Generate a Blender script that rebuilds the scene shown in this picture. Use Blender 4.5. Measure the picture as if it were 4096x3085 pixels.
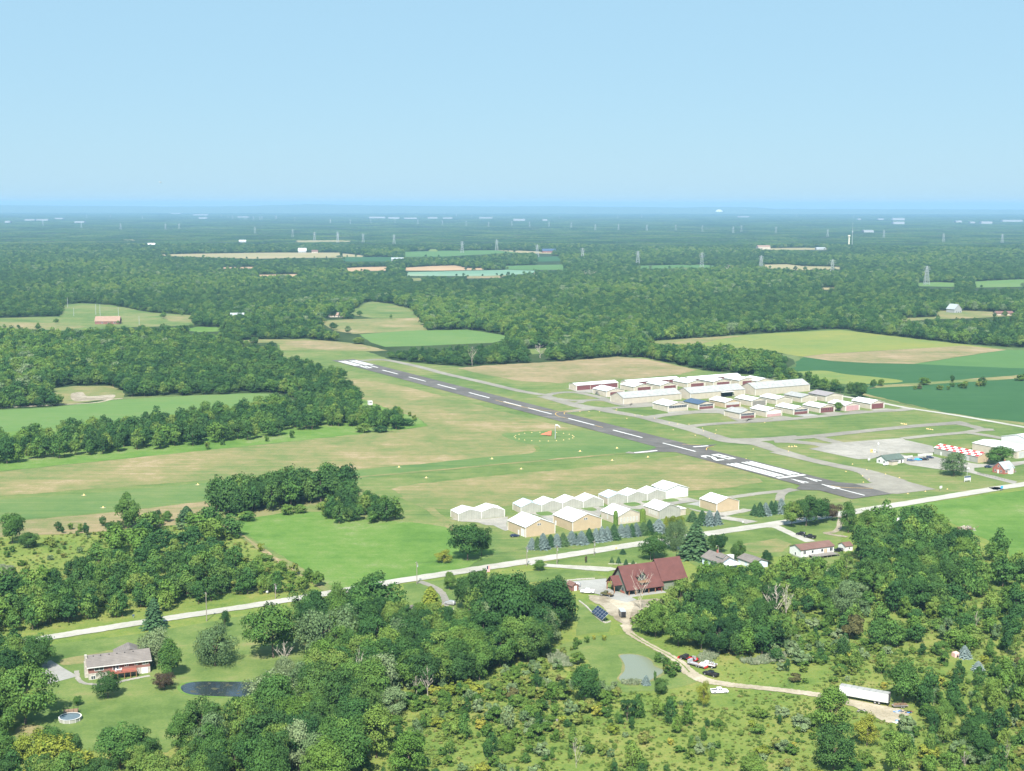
import bpy, math, random
import numpy as np
from mathutils import Matrix, Vector
from mathutils.geometry import tessellate_polygon
random.seed(11); RNG = np.random.default_rng(11)
for o in list(bpy.data.objects): bpy.data.objects.remove(o)
scn = bpy.context.scene; COL = scn.collection

# ------------------------------------------------------------------ camera
FPX, CAMH, PIT, ROLL = 5445.0, 160.0, 0.1322, 0.0015
cam = bpy.data.cameras.new('camera'); co = bpy.data.objects.new('camera', cam); COL.objects.link(co)
cam.sensor_width = 36; cam.lens = FPX / 4096 * 36; cam.clip_start = 1; cam.clip_end = 120000
S_P, C_P, sr, cr = math.sin(PIT), math.cos(PIT), math.sin(ROLL), math.cos(ROLL)
co.matrix_world = Matrix(((cr, -sr, 0, 0), (sr*S_P, cr*S_P, -C_P, 0), (sr*C_P, cr*C_P, S_P, CAMH), (0, 0, 0, 1)))
scn.camera = co
# ------------------------------------------------------------------ light
SUN_EL, SUN_AZ = math.radians(49), math.radians(187)      # azimuth clockwise from +Y
world = bpy.data.worlds.new('World'); scn.world = world; world.use_nodes = True
wn, wl = world.node_tree.nodes, world.node_tree.links
bg = wn['Background']; sky = wn.new('ShaderNodeTexSky'); sky.sky_type = 'NISHITA'; sky.sun_disc = False
sky.sun_elevation = SUN_EL; sky.sun_rotation = SUN_AZ; sky.altitude = 200; sky.air_density = 1.0; sky.dust_density = 0.3; sky.ozone_density = 1.5
tint = wn.new('ShaderNodeMix'); tint.data_type = 'RGBA'; tint.blend_type = 'MULTIPLY'; tint.inputs[0].default_value = 1
tint.inputs[7].default_value = (1.0, 1.0, 1.0, 1)
flat = wn.new('ShaderNodeMix'); flat.data_type = 'RGBA'; flat.inputs[0].default_value = .86; flat.inputs[7].default_value = (2.68, 4.52, 5.85, 1)   # summer haze evens out the sky
wl.new(sky.outputs[0], tint.inputs[6]); wl.new(tint.outputs[2], flat.inputs[6]); wl.new(flat.outputs[2], bg.inputs[0]); bg.inputs[1].default_value = 0.07
sl = bpy.data.lights.new('sun', 'SUN'); sl.energy = 5.0; sl.angle = math.radians(0.5); sl.color = (1, .96, .9)
so = bpy.data.objects.new('sun', sl); COL.objects.link(so)
sd = Vector((math.sin(SUN_AZ)*math.cos(SUN_EL), math.cos(SUN_AZ)*math.cos(SUN_EL), math.sin(SUN_EL)))
so.rotation_euler = sd.to_track_quat('Z', 'Y').to_euler()
scn.view_settings.view_transform = 'Standard'; scn.view_settings.look = 'None'; scn.view_settings.gamma = 1
scn.view_settings.exposure = 1.12
scn.render.engine = 'CYCLES'
scn.cycles.max_bounces = 5; scn.cycles.diffuse_bounces = 3; scn.cycles.volume_bounces = 0
scn.cycles.transparent_max_bounces = 6

# ------------------------------------------------------------------ ground coordinates of points seen in the photograph
def ray0(px, py, z=0.0):
    x = (px - 2048) / FPX; y = -(py - 1542.5) / FPX
    x, y = cr*x - sr*y, sr*x + cr*y
    d = (x, C_P + y*S_P, -S_P + y*C_P)
    t = (CAMH - z) / -d[2]
    return (d[0]*t, d[1]*t)
CR = {1:(0,700,.6329),2:(1300,700,.6329),3:(2600,700,.6763),4:(0,1450,.6329),5:(1300,1350,.6329),6:(2200,1450,.4521),7:(3100,1450,.4503),
      8:(1750,1850,.5877),9:(2700,1900,.6311),10:(2200,2100,.5425),11:(0,2250,.5877),12:(1200,2250,.5877),13:(2400,2400,.4112),14:(3200,2400,.4112),0:(0,0,1.8517)}
def K(k, x, y, z=0.0):
    ox, oy, s = CR[k]; return ray0(ox + x*s, oy + y*s, z)
def KP(k, pts): return [K(k, *p) for p in pts]
def mpp(k, y):                                   # metres per crop pixel at that row of ground
    ox, oy, s = CR[k]; return s * CAMH / max(oy + y*s - 818, 8) * 1.005

# ------------------------------------------------------------------ materials
def newmat(name):
    m = bpy.data.materials.new(name); m.use_nodes = True
    return m, m.node_tree.nodes, m.node_tree.links, m.node_tree.nodes['Principled BSDF']
def plain(name, c, rough=.7, metal=0, var=.12, scale=1.5, spec=.3):
    m, n, l, b = newmat(name)
    tc = n.new('ShaderNodeTexCoord'); no = n.new('ShaderNodeTexNoise'); no.inputs['Scale'].default_value = scale; no.inputs['Detail'].default_value = 5
    l.new(tc.outputs['Object'], no.inputs[0])
    mr = n.new('ShaderNodeMapRange'); mr.inputs[1].default_value = .3; mr.inputs[2].default_value = .7; mr.inputs[3].default_value = 1-var; mr.inputs[4].default_value = 1+var
    l.new(no.outputs[0], mr.inputs[0])
    mx = n.new('ShaderNodeVectorMath'); mx.operation = 'SCALE'; mx.inputs[0].default_value = c; l.new(mr.outputs[0], mx.inputs['Scale'])
    l.new(mx.outputs[0], b.inputs['Base Color']); b.inputs['Roughness'].default_value = rough; b.inputs['Metallic'].default_value = metal
    b.inputs['Specular IOR Level'].default_value = spec
    return m
def ribbed(name, c, axis=0, pitch=.9, rough=.5, dirt=.1, depth=.18):
    """sheet-metal cladding / shingles: lines across one local axis plus weathering"""
    m, n, l, b = newmat(name)
    tc = n.new('ShaderNodeTexCoord'); sx = n.new('ShaderNodeSeparateXYZ'); l.new(tc.outputs['Object'], sx.inputs[0])
    ma = n.new('ShaderNodeMath'); ma.operation = 'MULTIPLY'; ma.inputs[1].default_value = 1/pitch; l.new(sx.outputs[axis], ma.inputs[0])
    fr = n.new('ShaderNodeMath'); fr.operation = 'FRACT'; l.new(ma.outputs[0], fr.inputs[0])
    st = n.new('ShaderNodeMath'); st.operation = 'LESS_THAN'; st.inputs[1].default_value = .22; l.new(fr.outputs[0], st.inputs[0])
    no = n.new('ShaderNodeTexNoise'); no.inputs['Scale'].default_value = .35; no.inputs['Detail'].default_value = 8; no.inputs['Roughness'].default_value = .65
    l.new(tc.outputs['Object'], no.inputs[0])
    mr = n.new('ShaderNodeMapRange'); mr.inputs[1].default_value = .3; mr.inputs[2].default_value = .7; mr.inputs[3].default_value = 1-dirt; mr.inputs[4].default_value = 1+dirt
    l.new(no.outputs[0], mr.inputs[0])
    m1 = n.new('ShaderNodeMath'); m1.operation = 'MULTIPLY'; m1.inputs[1].default_value = -depth; l.new(st.outputs[0], m1.inputs[0])
    m2 = n.new('ShaderNodeMath'); m2.operation = 'ADD'; l.new(mr.outputs[0], m2.inputs[0]); l.new(m1.outputs[0], m2.inputs[1])
    mx = n.new('ShaderNodeVectorMath'); mx.operation = 'SCALE'; mx.inputs[0].default_value = c; l.new(m2.outputs[0], mx.inputs['Scale'])
    l.new(mx.outputs[0], b.inputs['Base Color']); b.inputs['Roughness'].default_value = rough; b.inputs['Specular IOR Level'].default_value = .3
    return m
def ground_mat(name, stops, big=.012, mid=.12, fine=1.1, streak=None, sa=.25, bump=.0, contrast=1.0):
    """grass / crop / gravel: colour ramp driven by three scales of noise, optional streaks at an angle (deg)"""
    m, n, l, b = newmat(name)
    tc = n.new('ShaderNodeTexCoord')
    def noise(s, det, rough=.6, vec=None):
        t = n.new('ShaderNodeTexNoise'); t.inputs['Scale'].default_value = s; t.inputs['Detail'].default_value = det; t.inputs['Roughness'].default_value = rough
        l.new(vec if vec else tc.outputs['Object'], t.inputs[0]); return t.outputs[0]
    contrast = contrast*1.75
    def mad(a, k, c=None):
        q = n.new('ShaderNodeMath'); q.operation = 'MULTIPLY_ADD'; l.new(a, q.inputs[0]); q.inputs[1].default_value = k
        if c is None: q.inputs[2].default_value = 0
        elif isinstance(c, float): q.inputs[2].default_value = c
        else: l.new(c, q.inputs[2])
        return q.outputs[0]
    v = mad(noise(big, 6), 1.1*contrast, .5 - .5*(1.1+.75+.55)*contrast)
    v = mad(noise(mid, 6, .7), .75*contrast, v); v = mad(noise(fine, 4, .7), .55*contrast, v)
    if streak is not None:
        mp = n.new('ShaderNodeMapping'); mp.inputs['Rotation'].default_value = (0, 0, math.radians(-streak)); mp.inputs['Scale'].default_value = (.012, .28, 1)
        l.new(tc.outputs['Object'], mp.inputs[0])
        v = mad(noise(1.0, 4, .6, mp.outputs[0]), sa*4, v); v = mad(v, 1.0, -sa*2)
    cr_ = n.new('ShaderNodeValToRGB'); l.new(v, cr_.inputs[0]); e = cr_.color_ramp.elements
    e[0].position = stops[0][0]; e[0].color = (*stops[0][1], 1); e[1].position = stops[-1][0]; e[1].color = (*stops[-1][1], 1)
    for p, c in stops[1:-1]:
        q = e.new(p); q.color = (*c, 1)
    l.new(cr_.outputs[0], b.inputs['Base Color']); b.inputs['Roughness'].default_value = .95; b.inputs['Specular IOR Level'].default_value = .1
    if bump:
        bp = n.new('ShaderNodeBump'); bp.inputs['Strength'].default_value = bump; bp.inputs['Distance'].default_value = .6
        l.new(noise(.9, 5, .7), bp.inputs['Height']); l.new(bp.outputs[0], b.inputs['Normal'])
    return m
def leaf_mat(name, stops, rnd=True, transl=.10):
    m = bpy.data.materials.new(name); m.use_nodes = True; n, l = m.node_tree.nodes, m.node_tree.links; n.clear()
    out = n.new('ShaderNodeOutputMaterial'); oi = n.new('ShaderNodeObjectInfo'); at = n.new('ShaderNodeAttribute'); at.attribute_name = 'tone'
    sx = n.new('ShaderNodeSeparateColor'); l.new(at.outputs['Color'], sx.inputs[0])
    cr_ = n.new('ShaderNodeValToRGB'); e = cr_.color_ramp.elements
    ad = n.new('ShaderNodeMath'); ad.operation = 'MULTIPLY_ADD'; ad.inputs[1].default_value = .35; l.new(sx.outputs[1], ad.inputs[0])
    m0 = n.new('ShaderNodeMath'); m0.operation = 'MULTIPLY_ADD'; m0.inputs[1].default_value = .86; m0.inputs[2].default_value = -.12
    if rnd: l.new(oi.outputs['Random'], m0.inputs[0])
    else: m0.inputs[0].default_value = .5
    l.new(m0.outputs[0], ad.inputs[2]); l.new(ad.outputs[0], cr_.inputs[0])
    e[0].position = stops[0][0]; e[0].color = (*stops[0][1], 1); e[1].position = stops[-1][0]; e[1].color = (*stops[-1][1], 1)
    for p, c in stops[1:-1]:
        q = e.new(p); q.color = (*c, 1)
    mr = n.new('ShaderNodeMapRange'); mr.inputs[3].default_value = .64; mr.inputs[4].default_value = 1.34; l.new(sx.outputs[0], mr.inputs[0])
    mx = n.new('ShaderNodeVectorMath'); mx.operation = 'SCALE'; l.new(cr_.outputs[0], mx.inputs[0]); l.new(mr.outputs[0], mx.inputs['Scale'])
    d = n.new('ShaderNodeBsdfDiffuse'); t = n.new('ShaderNodeBsdfTranslucent'); mixs = n.new('ShaderNodeMixShader'); mixs.inputs[0].default_value = transl
    l.new(mx.outputs[0], d.inputs[0])
    t2 = n.new('ShaderNodeVectorMath'); t2.operation = 'MULTIPLY'; t2.inputs[1].default_value = (1.3, 1.35, .7); l.new(mx.outputs[0], t2.inputs[0]); l.new(t2.outputs[0], t.inputs[0])
    l.new(d.outputs[0], mixs.inputs[1]); l.new(t.outputs[0], mixs.inputs[2]); l.new(mixs.outputs[0], out.inputs[0])
    return m
M = {}
# land
M['ground'] = ground_mat('ground_rough', [(.15, (.045, .080, .024)), (.5, (.080, .120, .038)), (.85, (.13, .16, .06))], bump=.6)
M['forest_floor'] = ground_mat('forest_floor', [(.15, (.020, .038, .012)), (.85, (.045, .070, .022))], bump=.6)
M['meadow'] = ground_mat('meadow_scrub', [(.08, (.075, .125, .028)), (.30, (.115, .168, .034)), (.52, (.145, .185, .042)), (.72, (.180, .200, .050)), (.88, (.22, .21, .07)), (1.0, (.25, .20, .09))], big=.03, mid=.22, fine=1.1, bump=.8, contrast=.9)
M['lawn'] = ground_mat('lawn_grass', [(.1, (0.0705, 0.1161, 0.0288)), (.45, (0.1032, 0.1505, 0.0400)), (.75, (0.1376, 0.1720, 0.0512)), (1, (0.1806, 0.1763, 0.0704))], big=.02, mid=.08, streak=62, sa=.10, contrast=1.0)
M['airlawn'] = ground_mat('airfield_grass', [(.05, (.070, .118, .032)), (.4, (.105, .150, .042)), (.7, (.140, .165, .055)), (.97, (.19, .18, .08))], big=.014, mid=.08, streak=31, sa=.30, contrast=1.15)
M['greenlane'] = ground_mat('mown_grass', [(.05, (.068, .128, .038)), (.5, (.098, .152, .046)), (.95, (.14, .17, .062))], big=.014, mid=.08, streak=31, sa=.34, contrast=.9)
M['dry'] = ground_mat('dry_grass', [(.05, (.105, .145, .045)), (.32, (.140, .158, .058)), (.6, (.185, .172, .072)), (.85, (.235, .190, .095)), (1, (.28, .22, .13))], big=.016, mid=.10, streak=31, sa=.30, contrast=1.15)
M['tan'] = ground_mat('stubble', [(.05, (.125, .145, .052)), (.35, (.185, .165, .078)), (.65, (.235, .185, .10)), (.95, (.29, .22, .135))], big=.014, mid=.09, streak=31, sa=.32, contrast=1.15)
M['lime'] = ground_mat('bright_meadow', [(.05, (.066, .135, .024)), (.45, (.092, .168, .032)), (.75, (.120, .182, .045)), (1, (.17, .20, .085))], big=.018, mid=.12, streak=20, sa=.14, contrast=1.2)
M['field'] = ground_mat('pale_green_field', [(.1, (.080, .152, .042)), (.5, (.100, .170, .048)), (.95, (.14, .18, .065))], big=.01, mid=.06, streak=5, sa=.2, contrast=.5)
M['yellow'] = ground_mat('yellow_crop', [(.1, (.105, .165, .045)), (.4, (.150, .185, .050)), (.8, (.195, .200, .052)), (1, (.24, .215, .06))], big=.006, mid=.05, streak=10, sa=.2, contrast=.8)
M['soy'] = ground_mat('dark_crop', [(.1, (.026, .076, .026)), (.6, (.036, .094, .032)), (.88, (.046, .105, .036)), (1.0, (.12, .135, .06))], big=.008, mid=.04, streak=0, sa=.25, contrast=.5)
M['midcrop'] = ground_mat('green_crop', [(.1, (.060, .130, .038)), (.6, (.078, .152, .046)), (.95, (.12, .175, .06))], big=.006, mid=.03, streak=0, sa=.2, contrast=.5)
M['teal'] = ground_mat('pale_crop', [(.1, (.10, .19, .12)), (.6, (.16, .25, .17)), (.95, (.25, .27, .16))], big=.006, mid=.03, streak=0, sa=.1, contrast=.7)
M['farmtan'] = ground_mat('ripe_crop', [(.1, (.20, .19, .09)), (.6, (.27, .23, .12)), (.95, (.32, .25, .15))], big=.004, mid=.02, streak=0, sa=.15, contrast=.7)
M['orange'] = ground_mat('bare_field', [(.1, (.27, .19, .11)), (.9, (.40, .27, .16))], big=.004, mid=.02, contrast=.8)
M['dirt'] = ground_mat('bare_dirt', [(.1, (.15, .125, .085)), (.45, (.235, .20, .145)), (.8, (.33, .29, .22))], big=.05, mid=.25, fine=1.4)
M['sand'] = ground_mat('sandy_dirt', [(.1, (.22, .19, .125)), (.5, (.32, .275, .20)), (.9, (.42, .37, .285))], big=.05, mid=.25, fine=1.4)
M['gravel'] = ground_mat('pale_gravel', [(.1, (.275, .265, .22)), (.5, (.345, .33, .285)), (.9, (.41, .395, .35))], big=.03, mid=.2, fine=1.2, streak=31, sa=.2, contrast=.9)
M['taxi'] = ground_mat('weathered_asphalt', [(.1, (.165, .155, .13)), (.5, (.215, .20, .165)), (.9, (.27, .255, .21))], big=.02, mid=.12, fine=.9, contrast=.9)
M['concrete'] = ground_mat('concrete_apron', [(.1, (.20, .19, .165)), (.5, (.26, .245, .21)), (.9, (.33, .31, .27))], big=.03, mid=.2, fine=1.0)
M['newconc'] = ground_mat('new_concrete', [(.1, (.22, .215, .195)), (.9, (.30, .295, .27))], big=.05, mid=.25)
M['asphalt'] = ground_mat('runway_asphalt', [(.05, (.064, .060, .054)), (.3, (.092, .086, .078)), (.6, (.110, .103, .094)), (.95, (.16, .15, .135))], big=.02, mid=.12, fine=.9, streak=-60, sa=.32, contrast=.8)
M['paint'] = ground_mat('white_paint', [(.05, (.30, .30, .29)), (.35, (.55, .55, .53)), (.9, (.64, .64, .62))], big=.05, mid=.4, fine=2, contrast=.8)
M['ypaint'] = ground_mat('yellow_paint', [(.1, (.42, .27, .08)), (.9, (.62, .42, .10))], mid=.4)
M['reed'] = ground_mat('reed_bed', [(.1, (.13, .18, .10)), (.9, (.24, .28, .18))], bump=1)
# buildings
M['white_roof'] = ribbed('white_metal_roof', (.66, .66, .655), 0, 2.4, .45, .12, .10)
M['white_roof_y'] = ribbed('white_metal_roof_long', (.66, .655, .64), 1, 2.4, .45, .12, .10)
M['grey_roof'] = ribbed('grey_metal_roof', (.30, .30, .285), 0, 2.0, .75, .2, .14)
M['navy_roof'] = ribbed('navy_roof', (.055, .085, .14), 1, 1.5, .4, .10, .2)
M['taupe_roof'] = ribbed('taupe_roof', (.26, .235, .23), 1, .9, .6, .10, .2)
M['patch_roof'] = plain('patchy_white_roof', (.62, .60, .60), var=.35, scale=.5)
M['clear_roof'] = ribbed('translucent_roof_panel', (.50, .60, .68), 1, 1.2, .25, .15, .2)
M['maroon_roof'] = ribbed('maroon_shingles', (.115, .045, .038), 2, .42, .8, .16, .22)
M['redbrown_roof'] = ribbed('red_brown_shingles', (.155, .088, .07), 2, .4, .8, .16, .2)
M['grey_shingle'] = ribbed('grey_shingles', (.165, .145, .13), 2, .35, .85, .2, .22)
M['green_roof'] = ribbed('dark_green_shingles', (.085, .115, .095), 2, .35, .85, .12, .14)
M['slate_roof'] = ribbed('slate_roof', (.30, .33, .34), 2, .35, .85, .10, .1)
M['brown_roof'] = ribbed('brown_shingles', (.27, .18, .13), 2, .35, .85, .10, .1)
M['cream'] = ribbed('cream_cladding', (.44, .39, .31), 2, 30, .6, .12, .0)
M['cream_rib'] = ribbed('cream_ribbed_cladding', (.42, .375, .30), 0, 1.1, .6, .10, .12)
M['buff'] = ribbed('buff_cladding', (.42, .33, .215), 2, .6, .6, .08, .08)
M['greywall'] = ribbed('pale_grey_cladding', (.31, .31, .265), 0, 1.4, .55, .14, .10)
M['white'] = plain('white_cladding', (.60, .60, .58), .55, var=.08)
M['farwhite'] = plain('warehouse_cladding', (.30, .31, .31), .6)
M['trim'] = plain('white_trim', (.60, .59, .56), .55, var=.05)
M['maroon'] = ribbed('maroon_door', (.15, .055, .055), 2, .7, .55, .12, .12)
M['pink'] = ribbed('faded_pink_door', (.42, .25, .25), 2, .9, .6, .12, .08)
M['taupe'] = ribbed('taupe_door', (.20, .185, .165), 2, .8, .6, .1, .08)
M['greydoor'] = ribbed('grey_door', (.42, .42, .40), 0, .6, .5, .1, .15)
M['glass'] = plain('window_glass', (.035, .045, .055), .12, var=.3, scale=2, spec=.6)
M['blueglass'] = plain('solar_glass', (.010, .018, .045), .18, var=.1, spec=.6)
M['brick'] = ribbed('red_brick', (.33, .115, .085), 2, .3, .85, .14, .12)
M['brick2'] = ribbed('rose_brick', (.215, .105, .085), 2, .3, .85, .16, .16)
M['stone'] = plain('pale_fieldstone', (.36, .335, .29), .85, var=.3, scale=2.5)
M['paleblue'] = ribbed('pale_blue_siding', (.52, .60, .66), 2, .35, .6, .04, .08)
M['olivewall'] = plain('olive_siding', (.17, .19, .145), .8, var=.08)
M['timber'] = plain('oiled_timber', (.26, .13, .065), .6, var=.15)
M['deckred'] = plain('red_stained_deck', (.30, .10, .07), .6, var=.12)
M['greywood'] = plain('weathered_grey_wood', (.22, .20, .18), .85, var=.2)
M['wood'] = plain('brown_wood', (.20, .13, .08), .8, var=.2)
M['pole'] = plain('utility_pole_wood', (.23, .20, .165), .85, var=.15)
M['galv'] = plain('galvanised_steel', (.42, .44, .45), .45, .3, var=.08)
M['steel_far'] = plain('tower_steel', (.34, .36, .37), .5, var=.03)
M['red'] = plain('red_paint', (.55, .035, .03), .35, var=.06)
M['orangered'] = plain('orange_red_paint', (.48, .115, .06), .5, var=.06)
M['blackpaint'] = plain('black_car_paint', (.012, .012, .014), .2, var=.1, spec=.6)
M['whitepaint'] = plain('white_car_paint', (.78, .78, .78), .25, var=.03, spec=.5)
M['silver'] = plain('silver_car_paint', (.36, .36, .36), .3, .3, var=.03, spec=.5)
M['navy'] = plain('navy_car_paint', (.02, .03, .06), .25, var=.08, spec=.5)
M['steelblue'] = plain('steel_blue_car_paint', (.07, .10, .15), .25, var=.08, spec=.5)
M['skyblue'] = plain('bright_blue_car_paint', (.05, .32, .72), .25, var=.05, spec=.5)
M['olive'] = plain('olive_drab_paint', (.085, .085, .035), .6, var=.1)
M['rust'] = plain('rusty_steel', (.17, .075, .05), .8, var=.3)
M['tyre'] = plain('tyre_rubber', (.018, .018, .018), .85, var=.1)
M['rim'] = plain('wheel_rim', (.45, .45, .45), .35, .5, var=.05)
M['bark'] = plain('bark', (.13, .10, .075), .9, var=.25)
M['deadwood'] = plain('bleached_dead_wood', (.40, .35, .29), .85, var=.15)
M['dark'] = plain('dark_interior', (.02, .02, .02), .8, var=.1)
M['yellowcone'] = plain('yellow_marker_paint', (.72, .50, .17), .6, var=.06)
M['poolwater'] = plain('pool_water', (.10, .13, .14), .08, var=.1, spec=.6)
M['pinkcloth'] = plain('pink_canvas', (.60, .38, .34), .8, var=.15, scale=3)
M['bluetarp'] = plain('blue_tarpaulin', (.07, .25, .55), .6, var=.2)
def water_mat(name, c, rough, algae=None):
    m, n, l, b = newmat(name)
    b.inputs['Base Color'].default_value = (*c, 1); b.inputs['Roughness'].default_value = rough; b.inputs['Specular IOR Level'].default_value = .5
    tc = n.new('ShaderNodeTexCoord'); no = n.new('ShaderNodeTexNoise'); no.inputs['Scale'].default_value = 3; no.inputs['Detail'].default_value = 3; l.new(tc.outputs['Object'], no.inputs[0])
    bp = n.new('ShaderNodeBump'); bp.inputs['Strength'].default_value = .05; bp.inputs['Distance'].default_value = .1; l.new(no.outputs[0], bp.inputs['Height']); l.new(bp.outputs[0], b.inputs['Normal'])
    if algae:
        n2 = n.new('ShaderNodeTexNoise'); n2.inputs['Scale'].default_value = .35; n2.inputs['Detail'].default_value = 8; n2.inputs['Roughness'].default_value = .7; l.new(tc.outputs['Object'], n2.inputs[0])
        r = n.new('ShaderNodeValToRGB'); r.color_ramp.elements[0].position = .55; r.color_ramp.elements[0].color = (*c, 1)
        r.color_ramp.elements[1].position = .62; r.color_ramp.elements[1].color = (*algae, 1); l.new(n2.outputs[0], r.inputs[0]); l.new(r.outputs[0], b.inputs['Base Color'])
        mr = n.new('ShaderNodeMapRange'); mr.inputs[1].default_value = .55; mr.inputs[2].default_value = .62; mr.inputs[3].default_value = rough; mr.inputs[4].default_value = .8
        l.new(n2.outputs[0], mr.inputs[0]); l.new(mr.outputs[0], b.inputs['Roughness'])
    return m
M['pond_dark'] = water_mat('dark_pond_water', (.022, .030, .034), .06, (.060, .058, .024))
M['pond_green'] = water_mat('milky_pond_water', (.165, .18, .12), .15)
# foliage
GREENS = [(0, (.028, .068, .024)), (.28, (.042, .098, .028)), (.52, (.062, .130, .032)), (.76, (.092, .165, .036)), (1, (.145, .195, .046))]
M['leaf'] = leaf_mat('broadleaf_foliage', GREENS)
M['leaf_dark'] = leaf_mat('dark_foliage', [(0, (.032, .072, .024)), (.5, (.052, .108, .030)), (1, (.085, .145, .036))])
M['leaf_light'] = leaf_mat('light_foliage', [(0, (.075, .145, .028)), (.5, (.105, .180, .036)), (1, (.15, .21, .045))])
M['leaf_yellow'] = leaf_mat('yellowish_foliage', [(0, (.12, .165, .026)), (.5, (.185, .215, .035)), (1, (.28, .25, .05))])
M['leaf_grey'] = leaf_mat('grey_green_foliage', [(0, (.085, .140, .058)), (.5, (.130, .190, .082)), (1, (.19, .24, .12))])
M['leaf_brown'] = leaf_mat('bronze_foliage', [(0, (.060, .045, .030)), (.5, (.085, .065, .042)), (1, (.125, .100, .06))])
M['spruce'] = leaf_mat('green_spruce_needles', [(0, (.034, .078, .036)), (.5, (.056, .112, .048)), (1, (.09, .15, .06))])
M['bluespruce'] = leaf_mat('blue_spruce_needles', [(0, (.11, .155, .14)), (.5, (.17, .225, .21)), (1, (.26, .31, .30))])
M['shrub'] = leaf_mat('shrub_foliage', [(0, (.050, .105, .026)), (.35, (.085, .155, .032)), (.65, (.125, .190, .040)), (.85, (.17, .21, .05)), (1, (.22, .205, .07))], transl=.25)
M['weed'] = leaf_mat('weedy_growth', [(0, (.070, .125, .030)), (.4, (.115, .172, .038)), (.75, (.165, .205, .050)), (1, (.25, .22, .09))], transl=.25)

# ------------------------------------------------------------------ object helpers
def tag(o, label=None, cat=None, group=None, kind=None):
    if label: o['label'] = label
    if cat: o['category'] = cat
    if group: o['group'] = group
    if kind: o['kind'] = kind
    return o
def empty(name, loc, rz=0.0, label=None, cat=None, group=None):
    o = bpy.data.objects.new(name, None); COL.objects.link(o); o.location = loc; o.rotation_euler = (0, 0, rz); o.empty_display_size = .5
    return tag(o, label, cat, group)
def link(name, me, parent=None, loc=None):
    o = bpy.data.objects.new(name, me); COL.objects.link(o)
    if parent: o.parent = parent
    if loc: o.location = loc
    return o
def copy_tree(o, parent=None):
    c = o.copy(); COL.objects.link(c); c.parent = parent
    for ch in o.children: copy_tree(ch, c)
    return c
class MB:
    def __init__(s): s.v = []; s.f = []; s.m = []; s.mats = []
    def mi(s, m):
        if m not in s.mats: s.mats.append(m)
        return s.mats.index(m)
    def add(s, vs, fs, m):
        b = len(s.v); s.v += [tuple(map(float, q)) for q in vs]; i = s.mi(m)
        for f in fs: s.f.append([b+k for k in f]); s.m.append(i)
    def box(s, x0, x1, y0, y1, z0, z1, m, R=None):
        vs = [(x, y, z) for z in (z0, z1) for y in (y0, y1) for x in (x0, x1)]
        if R: vs = [tuple(R @ Vector(q)) for q in vs]
        s.add(vs, [(0, 2, 3, 1), (4, 5, 7, 6), (0, 1, 5, 4), (2, 6, 7, 3), (0, 4, 6, 2), (1, 3, 7, 5)], m)
    def bar(s, a, b, t, m, t2=None):
        a, b = Vector(a), Vector(b); d = (b-a)
        if d.length < 1e-6: return
        d.normalize(); up = Vector((0, 0, 1)) if abs(d.z) < .95 else Vector((1, 0, 0))
        p = d.cross(up).normalized(); q = d.cross(p); t2 = t if t2 is None else t2
        vs = []
        for c, r in ((a, t/2), (b, t2/2)): vs += [c+p*r+q*r, c-p*r+q*r, c-p*r-q*r, c+p*r-q*r]
        s.add(vs, [(0, 1, 2, 3), (7, 6, 5, 4), (0, 4, 5, 1), (1, 5, 6, 2), (2, 6, 7, 3), (3, 7, 4, 0)], m)
    def tube(s, a, b, r0, r1, m, n=8, cap=True):
        a, b = Vector(a), Vector(b); d = (b-a).normalized(); up = Vector((0, 0, 1)) if abs(d.z) < .95 else Vector((1, 0, 0))
        p = d.cross(up).normalized(); q = d.cross(p); vs = []
        for c, r in ((a, r0), (b, r1)):
            for k in range(n): t = 2*math.pi*k/n; vs.append(c + p*math.cos(t)*r + q*math.sin(t)*r)
        fs = [(k, (k+1) % n, n+(k+1) % n, n+k) for k in range(n)]
        if cap: fs += [tuple(range(n))[::-1], tuple(range(n, 2*n))]
        s.add(vs, fs, m)
    def prism(s, prof, y0, y1, m, axis='y'):
        """profile (x,z) extruded along y (or (y,z) along x)"""
        n = len(prof)
        if axis == 'y': vs = [(x, y0, z) for x, z in prof] + [(x, y1, z) for x, z in prof]
        else: vs = [(y0, x, z) for x, z in prof] + [(y1, x, z) for x, z in prof]
        s.add(vs, [tuple(range(n)), tuple(range(2*n-1, n-1, -1))] + [(k, n+k, n+(k+1) % n, (k+1) % n) for k in range(n)], m)
    def build(s, name, parent=None, loc=None, smooth=False):
        me = bpy.data.meshes.new(name); me.from_pydata(s.v, [], s.f)
        for m in s.mats: me.materials.append(M[m] if isinstance(m, str) else m)
        me.polygons.foreach_set('material_index', s.m)
        if smooth: me.polygons.foreach_set('use_smooth', [True]*len(s.f))
        me.update()
        return link(name, me, parent, loc)
def recalc(o):
    import bmesh
    bm = bmesh.new(); bm.from_mesh(o.data); bmesh.ops.recalc_face_normals(bm, faces=bm.faces); bm.to_mesh(o.data); bm.free(); return o

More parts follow.
